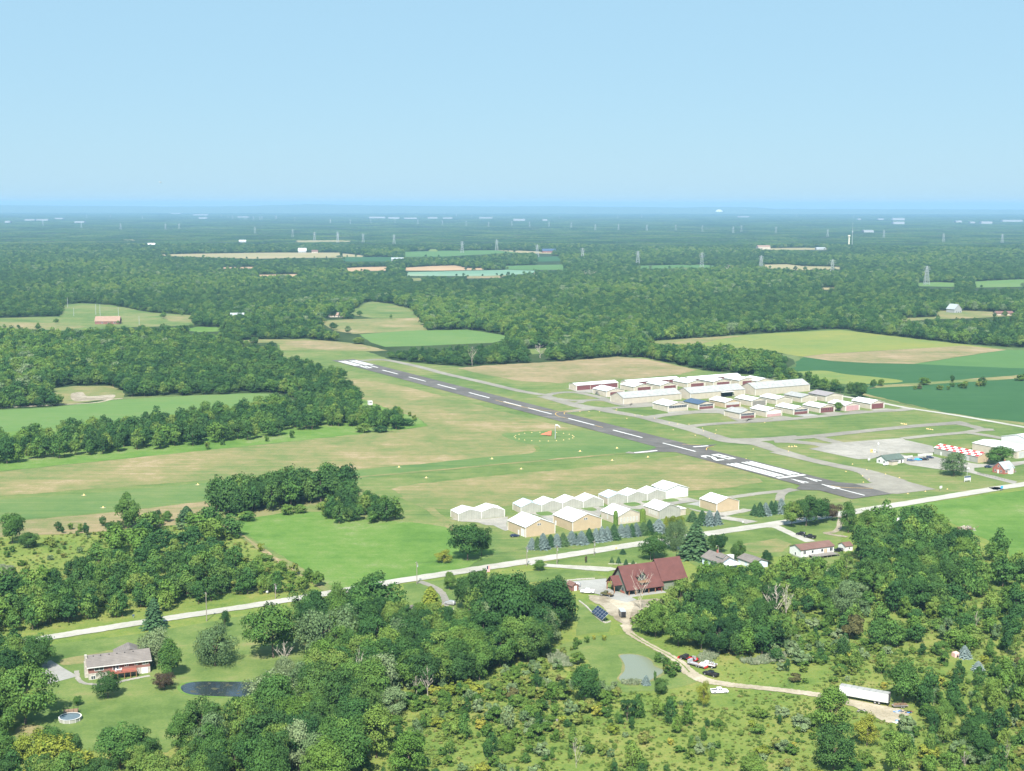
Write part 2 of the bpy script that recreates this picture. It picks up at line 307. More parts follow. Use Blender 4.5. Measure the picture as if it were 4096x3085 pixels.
# ---- flat land sheets
def dense(pts, step, amp, seed=0, closed=True):
    r = random.Random(seed); out = []; n = len(pts)
    for i in range(n if closed else n-1):
        a, b = Vector(pts[i]), Vector(pts[(i+1) % n]); d = b-a; L = d.length; k = max(1, min(400, int(L/step))); nn = Vector((-d.y, d.x))/(L or 1)
        for j in range(k):
            t = j/k; o = 0 if j == 0 else r.uniform(-amp, amp); q = a + d*t + nn*o; out.append((q.x, q.y))
    if not closed: out.append(tuple(pts[-1]))
    return out
def smoothc(pts, closed=True, sub=6):
    n = len(pts); out = []
    for i in range(n if closed else n-1):
        p = [Vector(pts[(i+k) % n]) if closed else Vector(pts[min(max(i+k, 0), n-1)]) for k in (-1, 0, 1, 2)]
        for j in range(sub):
            t = j/sub
            q = .5*((2*p[1]) + (p[2]-p[0])*t + (2*p[0]-5*p[1]+4*p[2]-p[3])*t*t + (3*p[1]-p[0]-3*p[2]+p[3])*t**3)
            out.append((q.x, q.y))
    if not closed: out.append(tuple(pts[-1]))
    return out
ZREG = []
def zfree(pts, z):
    """lift a sheet in 4 mm steps until no sheet under or over it shares its height"""
    a = np.array(pts); lo, hi = a.min(0), a.max(0); d = .004 if z < .4 else .02
    while any(abs(z-q) < d*.9 and (lo < h2).all() and (hi > l2).all() for q, l2, h2 in ZREG): z += d
    ZREG.append((z, lo, hi)); return z
def sheet(name, pts, z, mat, step=6, amp=.5, smooth=False, cat=None, label=None):
    if smooth: pts = smoothc(pts)
    z = zfree(pts, z*4 if z < .1 else z+.3)
    pts = dense(pts, step, amp, len(pts)*7+int(z*1000))
    tris = tessellate_polygon([[Vector((x, y, 0)) for x, y in pts]])
    me = bpy.data.meshes.new(name); me.from_pydata([(x, y, z) for x, y in pts], [], [tuple(t) for t in tris]); me.materials.append(M[mat]); me.update()
    if me.polygons and me.polygons[0].normal.z < 0: me.flip_normals()
    o = link(name, me); tag(o, label, cat, kind='structure'); return o
def ribbon(name, pts, w, z, mat, smooth=True, amp=.25, sub=8, tagit=True, parent=None):
    if not isinstance(w, (list, tuple)): w = [w]*len(pts)
    z = zfree(pts, z*4); n0 = len(pts)
    if smooth: pts = smoothc(pts, False, sub); ws = list(np.interp(np.linspace(0, n0-1, len(pts)), range(n0), w))
    else: ws = w
    r = random.Random(len(pts)); vs = []
    for i, p in enumerate(pts):
        a = Vector(pts[max(0, i-1)]); b = Vector(pts[min(len(pts)-1, i+1)]); d = (b-a).normalized(); nn = Vector((-d.y, d.x)); c = Vector(p)
        h1 = ws[i]/2 + r.uniform(-amp, amp); h2 = ws[i]/2 + r.uniform(-amp, amp)
        q1, q2 = c+nn*h1, c-nn*h2; vs += [(q1.x, q1.y, z), (q2.x, q2.y, z)]
    fs = [(2*i, 2*i+1, 2*i+3, 2*i+2) for i in range(len(pts)-1)]
    me = bpy.data.meshes.new(name); me.from_pydata(vs, [], fs); me.materials.append(M[mat]); me.update()
    o = link(name, me, parent)
    if tagit: tag(o, kind='structure')
    return o
def inpoly(P, poly):
    x, y = P[:, 0], P[:, 1]; c = np.zeros(len(P), bool); n = len(poly)
    for i in range(n):
        x1, y1 = poly[i]; x2, y2 = poly[(i+1) % n]
        if y1 == y2: continue
        k = ((y1 > y) != (y2 > y)) & (x < (x2-x1)*(y-y1)/(y2-y1)+x1); c ^= k
    return c
def near_line(P, pts, d):
    out = np.zeros(len(P), bool)
    for a, b in zip(pts, pts[1:]):
        a = np.array(a); b = np.array(b); ab = b-a; t = np.clip(((P-a)@ab)/(ab@ab), 0, 1); out |= np.linalg.norm(P-(a+t[:, None]*ab), axis=1) < d
    return out

# ================================================================== LAND
# base ground, one sheet to the horizon
me = bpy.data.meshes.new('ground'); me.from_pydata([(-30000, -600, 0), (30000, -600, 0), (30000, 36000, 0), (-30000, 36000, 0)], [], [(0, 1, 2, 3)]); me.materials.append(M['ground']); me.update()
tag(link('ground', me), kind='structure')
# low hills that make the skyline (height profile read off the photograph)
HX = [0, 300, 633, 950, 1266, 1400, 1600, 1933, 2250, 2700, 2790, 2900, 3000, 3070, 3300, 3600, 4096]
HY = [819, 822, 825, 824, 816, 820, 821.5, 825, 824, 829, 827.5, 827, 828, 834, 835, 836, 837]
def hills():
    vs, fs = [], []; nx = 260; rows = [(24500, .0), (26000, .35), (28000, .72), (30000, 1.0), (32500, .75), (35500, .0)]
    r = random.Random(5)
    for j, (Y, k) in enumerate(rows):
        for i in range(nx+1):
            px = -500 + 5096*i/nx; X = (px-2048)/FPX*Y
            y = np.interp(px, HX, HY); h = CAMH - (y - 818 - .0015*(px-2048))*30000/FPX
            vs.append((X, Y, h*k + (r.uniform(-5, 5) if 0 < k < 1.01 else 0)))
    for j in range(len(rows)-1):
        for i in range(nx): a = j*(nx+1)+i; fs.append((a, a+1, a+nx+2, a+nx+1))
    me = bpy.data.meshes.new('hills'); me.from_pydata(vs, [], fs); me.materials.append(M['ground']); me.polygons.foreach_set('use_smooth', [True]*len(fs)); me.update()
    tag(link('hills', me), kind='structure')
hills()
EXC = []          # polygons kept clear of trees
LINES = []        # (line, half width) kept clear of trees
def field(name, k, pts, z, mat, exc=True, **kw):
    P = KP(k, pts); sheet(name, P, z, mat, **kw)
    if exc: EXC.append(P)
    return P
# near country: scrubby meadow
field('meadow', 0, [(-700, 1480), (-250, 1190), (0, 1150), (300, 1128), (480, 1128), (620, 1215), (870, 1255), (1690, 1128), (2500, 1010), (2900, 1400), (3000, 2300), (-900, 2300)], .012, 'meadow', exc=False, step=10, amp=2)
# airfield grass
field('airfield_grass', 0, [(-200, 1040), (430, 975), (870, 928), (934, 922), (870, 885), (770, 860), (740, 815), (604, 785), (598, 740), (640, 732), (740, 742), (850, 779), (1000, 794), (1386, 772), (1525, 802), (1850, 862), (2500, 950), (2500, 1005), (1690, 1130), (870, 1256), (715, 1279), (600, 1215), (480, 1132), (0, 1155), (-200, 1170)], .024, 'airlawn', amp=1)
field('dry_grass', 0, [(-200, 1043), (0, 1020), (430, 975), (600, 958), (800, 940), (926, 921), (905, 903), (865, 893), (770, 858), (748, 822), (765, 818), (860, 832), (980, 862), (1090, 890), (1200, 918), (1305, 946), (1225, 941), (1140, 931), (1112, 935), (1106, 945), (1155, 962), (1158, 972), (1140, 984), (1050, 993), (850, 1008), (600, 1023), (400, 1042), (0, 1072), (-200, 1088)], .036, 'dry', step=5, amp=1.2)
field('dry_grass', 0, [(845, 1057), (900, 1046), (1100, 1025), (1350, 1003), (1470, 984), (1520, 990), (1600, 1010), (1648, 1042), (1560, 1056), (1480, 1062), (1250, 1080), (1000, 1102), (930, 1098), (880, 1078)], .036, 'dry', step=5, amp=1.2)
field('dry_grass', 4, [(-300, 1035), (0, 1012), (700, 950), (1290, 880), (1330, 900), (1250, 1010), (900, 1050), (520, 1080), (0, 1105), (-300, 1120)], .036, 'tan', step=5, amp=1)
field('dry_grass', 5, [(840, 195), (1000, 178), (1250, 165), (1500, 152), (1850, 122), (2000, 135), (2212, 178), (2350, 205), (2250, 235), (1950, 262), (1500, 290), (1250, 278), (1000, 235)], .036, 'tan', step=5, amp=1.5)
field('mown_grass', 4, [(-300, 890), (0, 868), (700, 820), (1300, 760), (2212, 690), (3200, 560), (3200, 610), (2212, 750), (1290, 875), (700, 945), (0, 1000), (-300, 1030)], .030, 'greenlane', step=8, amp=1)
field('mown_grass', 5, [(1120, 612), (1300, 598), (1470, 590), (1750, 600), (2090, 690), (1900, 730), (1200, 790), (300, 880), (170, 860), (500, 815), (1000, 760), (1310, 732), (1350, 690), (1200, 655)], .048, 'greenlane', step=5, amp=.7, smooth=True)
ribbon('dry_strip', KP(5, [(60, 895), (600, 850), (1200, 795), (1930, 730)]), 4, .056, 'dry', amp=1)
field('dry_field', 1, [(1350, 1056), (1650, 1040), (1930, 1040), (2100, 1052), (2212, 1062), (2300, 1075), (2450, 1110), (2380, 1115), (2100, 1112), (1780, 1110), (1770, 1080), (1740, 1060), (1560, 1062)], .036, 'dry', step=8, amp=1.5)
field('dry_field', 1, [(1800, 1062), (1950, 1048), (2160, 1060), (2330, 1098), (2100, 1105), (1900, 1092)], .045, 'tan', step=8, amp=2, smooth=True)
field('green_field', 0, [(-250, 892), (0, 886), (110, 881), (250, 864), (400, 856), (540, 850), (592, 851), (618, 866), (560, 882), (440, 898), (200, 918), (0, 935), (-250, 960)], .030, 'field', step=8, amp=1)
field('sandy_clearing', 4, [(340, 165), (480, 150), (700, 150), (780, 180), (780, 225), (690, 235), (460, 262), (350, 268), (300, 240)], .036, 'dry', step=6, amp=1.5)
field('track', 4, [(450, 200), (520, 190), (560, 215), (720, 205), (700, 235), (600, 240), (470, 245)], .046, 'dirt', step=5, amp=1.5, smooth=True)
ribbon('track', KP(4, [(0, 288), (350, 270), (600, 256), (700, 236), (775, 230)]), 3.5, .05, 'sand')
field('orchard_grass', 0, [(-250, 960), (0, 935), (300, 905), (600, 868), (700, 880), (780, 862), (870, 885), (928, 920), (870, 928), (430, 975), (0, 1018), (-250, 1045)], .018, 'lime', exc=False, step=8, amp=1)
field('bright_meadow', 0, [(488, 1131), (560, 1117), (620, 1107), (700, 1107), (800, 1125), (880, 1128), (965, 1140), (985, 1160), (1070, 1192), (1000, 1232), (870, 1248), (725, 1275), (690, 1250), (620, 1210), (540, 1160)], .042, 'lime', exc=False, step=6, amp=1.0)
ribbon('track', KP(0, [(478, 1132), (540, 1170), (600, 1212), (660, 1248), (712, 1280)]), 3.2, .05, 'dry', amp=.3)
ribbon('track', KP(0, [(505, 1144), (560, 1183), (620, 1225), (680, 1258)]), .9, .054, 'tan', amp=.1)
ribbon('track', KP(5, [(500, 1010), (650, 1080), (790, 1190), (860, 1262)]), 5, .046, 'dry', amp=.6)
# lawns around the houses
LAWN1 = field('lawn', 11, [(350, 560), (700, 520), (1000, 478), (1500, 395), (1720, 352), (1830, 345), (2060, 400), (2130, 640), (2110, 900), (1700, 935), (1520, 960), (1450, 1060), (1300, 1160), (1130, 1300), (900, 1240), (650, 1290), (300, 1240), (90, 1210), (90, 1100), (250, 960), (250, 700)], .030, 'lawn', step=4, amp=.4)
field('bare_patch', 11, [(120, 1125), (250, 1110), (330, 1150), (300, 1210), (120, 1200)], .040, 'dry', step=3, amp=.5, smooth=True)
field('bare_patch', 11, [(430, 660), (600, 630), (760, 600), (740, 650), (560, 690), (420, 700)], .040, 'dry', step=3, amp=.5, smooth=True)
field('lawn', 12, [(700, 150), (860, 130), (1100, 110), (1700, 45), (2000, 60), (2100, 110), (1800, 120), (1500, 140), (1250, 150), (1150, 300), (1140, 380), (1100, 480), (1000, 430), (900, 420), (720, 290)], .030, 'lawn', step=4, amp=.4)
field('lawn', 8, [(740, 680), (1100, 620), (1380, 560), (1560, 540), (1700, 520), (2400, 400), (2600, 520), (2500, 680), (2300, 640), (1800, 640), (1700, 620), (1560, 680), (1200, 700), (1150, 740), (750, 700)], .030, 'lawn', step=4, amp=.4)
field('dry_patch', 9, [(430, 440), (640, 405), (740, 440), (680, 490), (520, 500), (450, 480)], .040, 'dry', step=3, amp=.5)
field('lawn', 9, [(720, 200), (1160, 240), (1050, 400), (1060, 480), (1150, 560), (1250, 680), (1000, 690), (850, 640), (800, 540), (780, 450), (700, 400), (320, 400), (330, 560), (240, 600), (130, 580), (0, 500), (0, 460), (600, 335)], .026, 'lawn', step=4, amp=.4, exc=False)
field('lawn', 10, [(80, 880), (330, 820), (560, 810), (640, 860), (800, 950), (1000, 1060), (1080, 1160), (900, 1210), (560, 1240), (380, 1200), (280, 1000), (60, 960)], .030, 'lawn', step=4, amp=.5)
field('lawn', 10, [(210, 540), (330, 600), (450, 720), (430, 790), (300, 800), (190, 820), (200, 700)], .030, 'lawn', step=4, amp=.4)
field('grass', 9, [(1170, 245), (1500, 190), (2500, 60), (2700, 400), (2212, 700), (2100, 470), (1900, 380), (1700, 280), (1350, 260)], .030, 'lime', step=6, amp=.8)
# far fields
field('farm_field', 3, [(-40, 1000), (0, 985), (400, 957), (760, 935), (1130, 918), (1300, 938), (1800, 996), (2110, 1034), (1850, 1012), (1050, 1058), (900, 1075), (810, 1062), (700, 1035), (300, 1010)], .03, 'yellow', step=14, amp=1)
field('farm_field', 3, [(0, 985), (400, 957), (560, 950), (400, 975), (300, 1000), (-30, 1000)], .05, 'dry', step=10, amp=1)
field('farm_field', 3, [(900, 1076), (1050, 1059), (1500, 1033), (1850, 1011), (2110, 1036), (1830, 1075), (1560, 1119), (1300, 1114), (1080, 1102)], .036, 'tan', step=14, amp=1)
field('farm_field', 3, [(1560, 1119), (1830, 1077), (2110, 1036), (2500, 1040), (2500, 1162), (2212, 1145), (1850, 1132)], .036, 'midcrop', step=14, amp=1)
field('farm_field', 7, [(180, 0), (260, -50), (420, -30), (650, -5), (1100, 5), (2212, 50), (2900, 90), (2900, 640), (2212, 535), (1650, 478), (1300, 400), (1000, 330), (830, 290), (790, 250), (850, 200), (640, 185), (350, 140), (130, 90), (60, 60), (190, 40)], .024, 'soy', step=10, amp=1)
field('grass', 7, [(120, 95), (260, 78), (450, 76), (620, 105), (880, 130), (1120, 160), (1090, 180), (880, 190), (640, 195), (560, 185), (360, 145)], .036, 'yellow', exc=False, step=8, amp=1.5, smooth=True)
field('grass', 7, [(830, 235), (900, 205), (1300, 180), (1700, 150), (2212, 110), (2600, 90), (2600, 115), (2212, 140), (1700, 175), (1300, 205)], .036, 'dry', exc=False, step=8, amp=1.5)
field('grass', 7, [(700, 270), (850, 310), (1180, 375), (1500, 440), (2212, 560), (2212, 535), (1650, 478), (1300, 398), (1000, 330), (830, 285)], .034, 'dry', exc=False, step=6, amp=1.5)
field('farm_field', 2, [(0, 920), (300, 908), (540, 905), (600, 900), (650, 985), (480, 990), (180, 1005), (60, 985), (0, 950), (-40, 935)], .03, 'dry', step=14, amp=1)
field('farm_field', 2, [(215, 1008), (360, 997), (520, 985), (900, 978), (1100, 1008), (1195, 1030), (1060, 1062), (600, 1082), (380, 1088), (290, 1060)], .036, 'field', step=14, amp=1)
field('farm_field', 2, [(190, 850), (230, 815), (300, 800), (420, 815), (560, 850), (590, 905), (300, 906), (150, 880)], .028, 'airlawn', step=14, amp=3)
field('farm_field', 1, [(-200, 915), (0, 905), (380, 895), (400, 822), (500, 812), (700, 822), (950, 870), (1230, 888), (1230, 950), (1100, 955), (780, 965), (600, 978), (380, 986), (0, 968), (-200, 965)], .03, 'airlawn', step=14, amp=2)
field('farm_field', 1, [(-200, 938), (0, 930), (380, 938), (560, 960), (380, 984), (0, 966), (-200, 965)], .04, 'dry', step=14, amp=2)
field('farm_field', 1, [(1000, 890), (1230, 890), (1225, 930), (1080, 925)], .04, 'dry', step=14, amp=2)
field('farm_field', 1, [(1140, 980), (1250, 960), (1420, 965), (1380, 990), (1250, 995)], .03, 'lime', step=14, amp=2)
field('farm_field', 0, [(1130, 755), (1180, 752), (1190, 762), (1150, 766)], .03, 'airlawn', step=14, amp=2)
for nm, k, pts, mt in [('farm_field', 1, [(980, 505), (1200, 500), (1700, 492), (2150, 492), (2160, 524), (1900, 526), (1600, 531), (1300, 522), (1060, 514)], 'farmtan'),
    ('farm_field', 2, [(-60, 492), (60, 492), (240, 510), (230, 522), (0, 525)], 'farmtan'),
    ('farm_field', 1, [(1600, 633), (1915, 627), (1870, 646), (1650, 646)], 'orange'), ('farm_field', 1, [(1395, 585), (1620, 582), (1600, 592), (1410, 594)], 'orange'),
    ('farm_field', 2, [(125, 590), (250, 584), (395, 581), (400, 606), (250, 608), (130, 613)], 'orange'),
    ('farm_field', 2, [(500, 588), (680, 577), (820, 573), (900, 590), (1000, 590), (1000, 602), (700, 606), (500, 606)], 'orange'),
    ('farm_field', 2, [(490, 487), (760, 480), (1080, 477), (1245, 482), (1240, 492), (1060, 500), (760, 517), (500, 519)], 'midcrop'),
    ('farm_field', 2, [(1080, 477), (1245, 480), (1450, 490), (1440, 500), (1240, 494)], 'farmtan'),
    ('farm_field', 2, [(500, 617), (860, 608), (1150, 601), (1340, 607), (1330, 622), (1150, 634), (1000, 640), (850, 640), (520, 640)], 'teal'),
    ('farm_field', 2, [(880, 640), (1160, 634), (1100, 652), (900, 656)], 'tan'),
    ('farm_field', 2, [(1130, 576), (1510, 567), (1520, 600), (1300, 602), (1140, 598)], 'midcrop'), ('farm_field', 2, [(540, 655), (600, 652), (620, 668), (550, 672)], 'dry'),
    ('farm_field', 2, [(1960, 575), (2400, 568), (2500, 578), (2400, 590), (1980, 594)], 'midcrop'), ('farm_field', 2, [(110, 520), (440, 520), (430, 548), (110, 548)], 'soy'),
    ('farm_field', 2, [(1330, 520), (1500, 515), (1500, 545), (1330, 550)], 'soy'),
    ('farm_field', 3, [(0, 537), (200, 532), (300, 545), (0, 552)], 'midcrop'), ('farm_field', 3, [(668, 532), (810, 529), (900, 540), (1130, 545), (1135, 558), (1000, 562), (880, 566), (800, 556), (670, 554)], 'farmtan'),
    ('farm_field', 3, [(1575, 640), (1700, 635), (1815, 640), (1810, 664), (1580, 660)], 'field'), ('farm_field', 3, [(1915, 632), (2100, 622), (2400, 612), (2400, 662), (2100, 665), (1915, 668)], 'field'),
    ('farm_field', 3, [(1010, 668), (1110, 668), (1100, 680), (1010, 680)], 'farmtan'), ('farm_field', 3, [(600, 436), (1000, 430), (1090, 442), (700, 446)], 'farmtan'),
    ('farm_field', 3, [(1680, 805), (1900, 805), (2212, 822), (2200, 832), (1900, 850), (1700, 855), (1480, 870), (1480, 850), (1700, 840)], 'dry'), ('farm_field', 1, [(1870, 415), (2020, 413), (2212, 412), (2212, 425), (1880, 426)], 'farmtan'),
    ('farm_field', 2, [(655, 470), (720, 470), (715, 484), (655, 483)], 'yellow'), ('farm_field', 1, [(770, 408), (860, 406), (850, 418), (775, 419)], 'farmtan')]:
    field(nm, k, pts, .12, mt, step=40, amp=3)

# ---- pavements
U = math.radians(30.0); ux, uy = math.cos(U), math.sin(U)
RA = math.radians(-60.7)                                     # runway direction, far end to near end
def rw(s, t, o):                                            # s along the runway (near to far = negative), t across
    return (o[0] + s*math.cos(RA) - t*math.sin(RA), o[1] + s*math.sin(RA) + t*math.cos(RA))
O9 = K(6, 998, 717)                                          # start of the stripe nearest the numerals
far_end = K(5, -45, 152); near_end = K(7, 1035, 1172)
def sproj(p): return (p[0]-O9[0])*math.cos(RA) + (p[1]-O9[1])*math.sin(RA)
s0, s1 = sproj(far_end), sproj(K(7, 885, 1190))
RW = 25.0
sheet('runway', [rw(s0, -RW/2, O9), rw(s1, -RW/2, O9), rw(s1, RW/2, O9), rw(s0, RW/2, O9)], .080, 'asphalt', step=400, amp=0)
LINES.append(([rw(s0, 0, O9), rw(s1, 0, O9)], 30))
sheet('runway', KP(6, [(740, 790), (950, 792), (1300, 830), (1500, 870), (1100, 800), (1050, 700), (860, 690), (950, 745), (945, 760), (860, 775)][:0] or [(735, 800), (880, 778), (945, 758), (900, 735), (1300, 780), (1480, 865), (1250, 812), (1100, 796), (950, 794)]), .074, 'asphalt', amp=.1)
ribbon('taxiway', KP(6, [(680, 798), (760, 803), (950, 785), (1050, 770)]), 5.5, .070, 'taxi')
sheet('runway', KP(6, [(1150, 728), (1250, 733), (1400, 733), (1480, 728), (1425, 745), (1385, 775), (1420, 800), (1200, 780)]), .074, 'asphalt', amp=.1)
sheet('runway', KP(6, [(0, 430), (60, 432), (160, 437), (125, 455), (160, 480), (60, 470), (0, 462)]), .074, 'asphalt', amp=.1)
sheet('runway', KP(7, [(215, 1065), (222, 1095), (190, 1125), (235, 1137), (400, 1140), (500, 1165), (600, 1185), (700, 1205), (722, 1206), (885, 1190), (600, 1100)]), .074, 'asphalt', amp=.1)
sheet('runway', KP(7, [(430, 1060), (560, 1068), (690, 1078), (880, 1130), (1040, 1172), (880, 1190), (600, 1120)]), .074, 'asphalt', amp=.1)
def taxi(k, pts, w, z=.060, mat='taxi', nm='taxiway', exc=True):
    P = KP(k, pts); ribbon(nm, P, w, z, mat)
    if exc: LINES.append((P, 12))
    return P
taxi(5, [(212, 149), (300, 143), (360, 142), (430, 151), (600, 188), (760, 231), (1000, 285), (1200, 333), (1300, 352), (1380, 364)], 9)
taxi(6, [(-60, 300), (0, 316), (60, 335), (170, 365), (300, 395), (450, 415), (560, 440), (800, 482), (960, 520), (1200, 577), (1400, 640), (1560, 690), (1700, 703), (1850, 722), (1960, 762), (2212, 838)], [13, 12, 11, 12, 15, 15, 12, 10, 12, 14, 12, 15, 18, 15, 11, 10], .062)
taxi(7, [(0, 795), (200, 840), (400, 888), (600, 930), (760, 962), (850, 990), (940, 1030), (1010, 1060)], [10, 10, 10, 10.5, 12, 14, 20, 24], .064)
taxi(6, [(430, 405), (340, 415), (220, 430), (130, 440), (60, 447)], [12, 11, 10, 9, 9], .066)
taxi(6, [(-30, 298), (0, 284), (100, 268), (235, 268), (400, 300), (500, 330)], 8, .058)
taxi(6, [(50, 322), (200, 338), (350, 335), (480, 333)], 8, .059)
taxi(6, [(250, 362), (300, 343), (400, 334), (500, 340)], 7, .055)
taxi(6, [(500, 330), (560, 350), (700, 378), (850, 372), (1150, 360), (1300, 345)], [10, 12, 16, 20, 16, 14], .057)
taxi(6, [(480, 410), (600, 402), (740, 395), (900, 385)], 9, .061)
taxi(6, [(850, 495), (960, 476), (1110, 458), (1300, 440), (1480, 440)], [14, 11, 12, 14, 14], .063)
taxi(6, [(1480, 440), (1560, 450), (1650, 480), (1740, 515), (1850, 512)], [12, 12, 14, 16, 14], .0635)
taxi(6, [(1180, 575), (1350, 555), (1600, 536), (1900, 520), (2212, 497)], 9, .061)
taxi(7, [(0, 512), (300, 490), (600, 460), (900, 437), (1100, 427), (1180, 415), (1200, 405)], [9, 9, 9, 9, 10, 10, 8], .0625)
taxi(6, [(1560, 690), (1750, 690), (1950, 680), (2212, 660)], [14, 14, 12, 12], .0615)
taxi(7, [(-20, 690), (200, 672), (400, 655), (800, 612), (1200, 572), (1500, 548), (1690, 535)], [12, 11, 11, 10, 10, 11, 12], .0625)
taxi(7, [(-10, 700), (120, 703), (250, 715), (380, 728), (460, 740)], [14, 13, 11, 11, 16], .0595)
taxi(7, [(380, 668), (480, 695), (570, 718)], 9, .0585)
taxi(7, [(1620, 543), (1760, 572), (1830, 592), (1940, 600)], [10, 9, 9, 8], .0655)
taxi(7, [(1930, 600), (1800, 607), (1690, 625), (1400, 650), (1140, 678)], 8, .0675)
taxi(7, [(1680, 622), (1900, 655), (2212, 715), (2400, 750)], 8, .0685)
for pts in ([(300, 770), (400, 755), (380, 735), (500, 722), (700, 706), (900, 690), (1130, 675), (1160, 692), (1400, 745), (1420, 800), (1330, 815), (1200, 805), (1060, 812), (960, 830), (860, 858), (735, 863)],
            [(690, 1080), (830, 1078), (890, 1060), (905, 1020), (960, 1000), (1100, 1040), (1430, 1130), (1085, 1172), (1030, 1168), (870, 1128)]):
    P = KP(7, pts); sheet('apron', P, .0565, 'concrete' if pts[0][0] == 300 else 'taxi', step=5, amp=.15); EXC.append(P)
P = KP(7, [(1040, 812), (1090, 812), (1200, 838), (1400, 835), (1480, 855), (1800, 905), (1930, 905), (2212, 878), (2300, 870), (2300, 915), (2212, 905), (2120, 925), (1960, 922), (1770, 940), (1770, 965), (1830, 990), (1950, 1010), (2080, 1045), (2150, 1060), (2130, 1085), (2070, 1070), (1950, 1040), (1700, 975), (1480, 955), (1200, 915), (1110, 885)])
sheet('car_park', P, .0545, 'concrete', step=5, amp=.15); EXC.append(P)
# hangar aprons
for k, pts, mt in ((6, [(135, 235), (170, 240), (240, 262), (390, 275), (500, 310), (630, 308), (660, 285), (600, 222)], 'concrete'), (6, [(1040, 442), (1220, 428), (1400, 438), (1110, 465), (1060, 460)], 'newconc'),
                   (6, [(1310, 420), (1458, 405), (1580, 420), (1540, 445), (1400, 440)], 'concrete'), (6, [(1550, 405), (1700, 395), (1760, 420), (1640, 420)], 'concrete'),
                   (6, [(1690, 505), (1830, 495), (1980, 495), (1870, 520), (1740, 522)], 'taxi'), (6, [(1910, 488), (2062, 475), (2212, 500), (2100, 510), (1980, 500)], 'taxi'),
                   (7, [(165, 470), (305, 457), (450, 480), (330, 495), (240, 480)], 'newconc'), (7, [(400, 452), (535, 440), (640, 455), (560, 470), (470, 462)], 'taxi'), (7, [(625, 438), (765, 428), (880, 435), (760, 452)], 'taxi'), (7, [(850, 420), (985, 410), (1050, 418), (1180, 420), (1000, 438), (900, 436)], 'concrete'),
                   (8, [(80, 385), (300, 388), (480, 372), (470, 425), (480, 452), (460, 465), (400, 430), (330, 430), (270, 410), (160, 405)], 'concrete'),
                   (8, [(570, 350), (850, 330), (1128, 302), (1160, 290), (1560, 250), (1700, 240), (1790, 265), (1640, 285), (1560, 300), (1400, 320), (1120, 330), (1100, 385), (900, 390), (780, 385), (650, 355)], 'concrete'),
                   (8, [(1680, 290), (1790, 265), (1788, 310), (1740, 310)], 'newconc'), (8, [(370, 425), (470, 415), (478, 465), (460, 468)], 'newconc'), (8, [(700, 370), (800, 378), (780, 440), (760, 400)], 'newconc')):
    P = KP(k, pts); sheet('apron', P, .050 + .0004*len(P), mt, step=5, amp=.15); EXC.append(P)
for pts in ([(670, 343), (740, 335), (785, 350), (770, 362), (700, 364)], [(975, 315), (1040, 305), (1085, 325), (1040, 333)], [(1265, 283), (1340, 273), (1385, 290), (1320, 302)], [(1530, 258), (1600, 248), (1645, 262), (1570, 272)],
            [(1100, 300), (1200, 290), (1250, 303), (1130, 310)], [(1300, 322), (1350, 322), (1375, 345), (1330, 345)], [(1640, 285), (1780, 300), (1890, 340), (1760, 325)], [(1390, 268), (1440, 262), (1460, 270), (1410, 278)]):
    sheet('grass_island', KP(8, pts), .0585, 'greenlane', step=3, amp=.2, smooth=True)
# gravel road through the district
RC = [K(0, -420, 1463), K(0, -100, 1412), K(0, 0, 1396), K(0, 150, 1371), K(0, 350, 1339), K(0, 560, 1307), K(0, 720, 1281), K(0, 870, 1255), K(0, 1150, 1212), K(0, 1400, 1173), K(0, 1690, 1130), K(0, 1860, 1104), K(0, 2130, 1060), K(0, 2212, 1047), K(0, 2700, 975)]
ribbon('gravel_road', RC, [6.5]*6+[7, 7.5, 8, 8, 8.5, 8.5, 8.5, 8, 8], .066, 'gravel', amp=.3, sub=24); LINES.append((RC, 9))
taxi(7, [(585, 300), (700, 320), (985, 370), (1180, 408), (1500, 455), (1800, 505), (2212, 578), (2600, 645)], 5.5, .064, 'gravel', 'gravel_road')
taxi(8, [(2140, 412), (2080, 398), (1960, 380), (1900, 365), (2080, 330), (2110, 320)], [9, 7, 7, 8, 6, 5], .052, 'concrete', 'driveway')
taxi(8, [(1980, 360), (1850, 340), (1760, 320), (1700, 285)], 6, .0505, 'concrete', 'driveway')
taxi(8, [(1970, 243), (2080, 228), (2212, 210), (2420, 190)], 6, .051, 'taxi', 'driveway')
taxi(9, [(760, 92), (700, 105), (670, 130), (665, 165)], [8, 6, 5, 5], .053, 'taxi', 'driveway')
taxi(9, [(600, 325), (650, 335), (760, 385), (860, 425)], [8, 5, 5, 6], .053, 'gravel', 'driveway')
taxi(9, [(1090, 395), (960, 372), (1030, 350), (1060, 240)], 3, .053, 'dirt', 'driveway')
taxi(8, [(1550, 520), (1600, 570), (1700, 600), (1790, 605)], 4, .053, 'gravel', 'driveway')
taxi(8, [(640, 690), (740, 703), (900, 712), (1050, 718), (1180, 728)], 5, .053, 'gravel', 'driveway')
taxi(10, [(0, 302), (200, 320), (400, 335), (470, 320)], 4.5, .054, 'gravel', 'driveway')
ribbon('driveway', KP(12, [(810, 132), (900, 165), (965, 210), (990, 260), (985, 300)]), 3.2, .053, 'taxi'); LINES.append((KP(12, [(810, 132), (965, 210), (985, 300)]), 6))
P = KP(11, [(300, 680), (350, 670), (420, 715), (530, 778), (370, 820), (300, 840), (230, 800)]); sheet('driveway', P, .05, 'newconc', step=3, amp=.05); EXC.append(P)
P = KP(10, [(100, 425), (250, 410), (415, 398), (430, 470), (560, 515), (640, 555), (560, 575), (450, 545), (380, 520), (200, 480)]); sheet('driveway', P, .054, 'newconc', step=3, amp=.05, smooth=False); EXC.append(P)
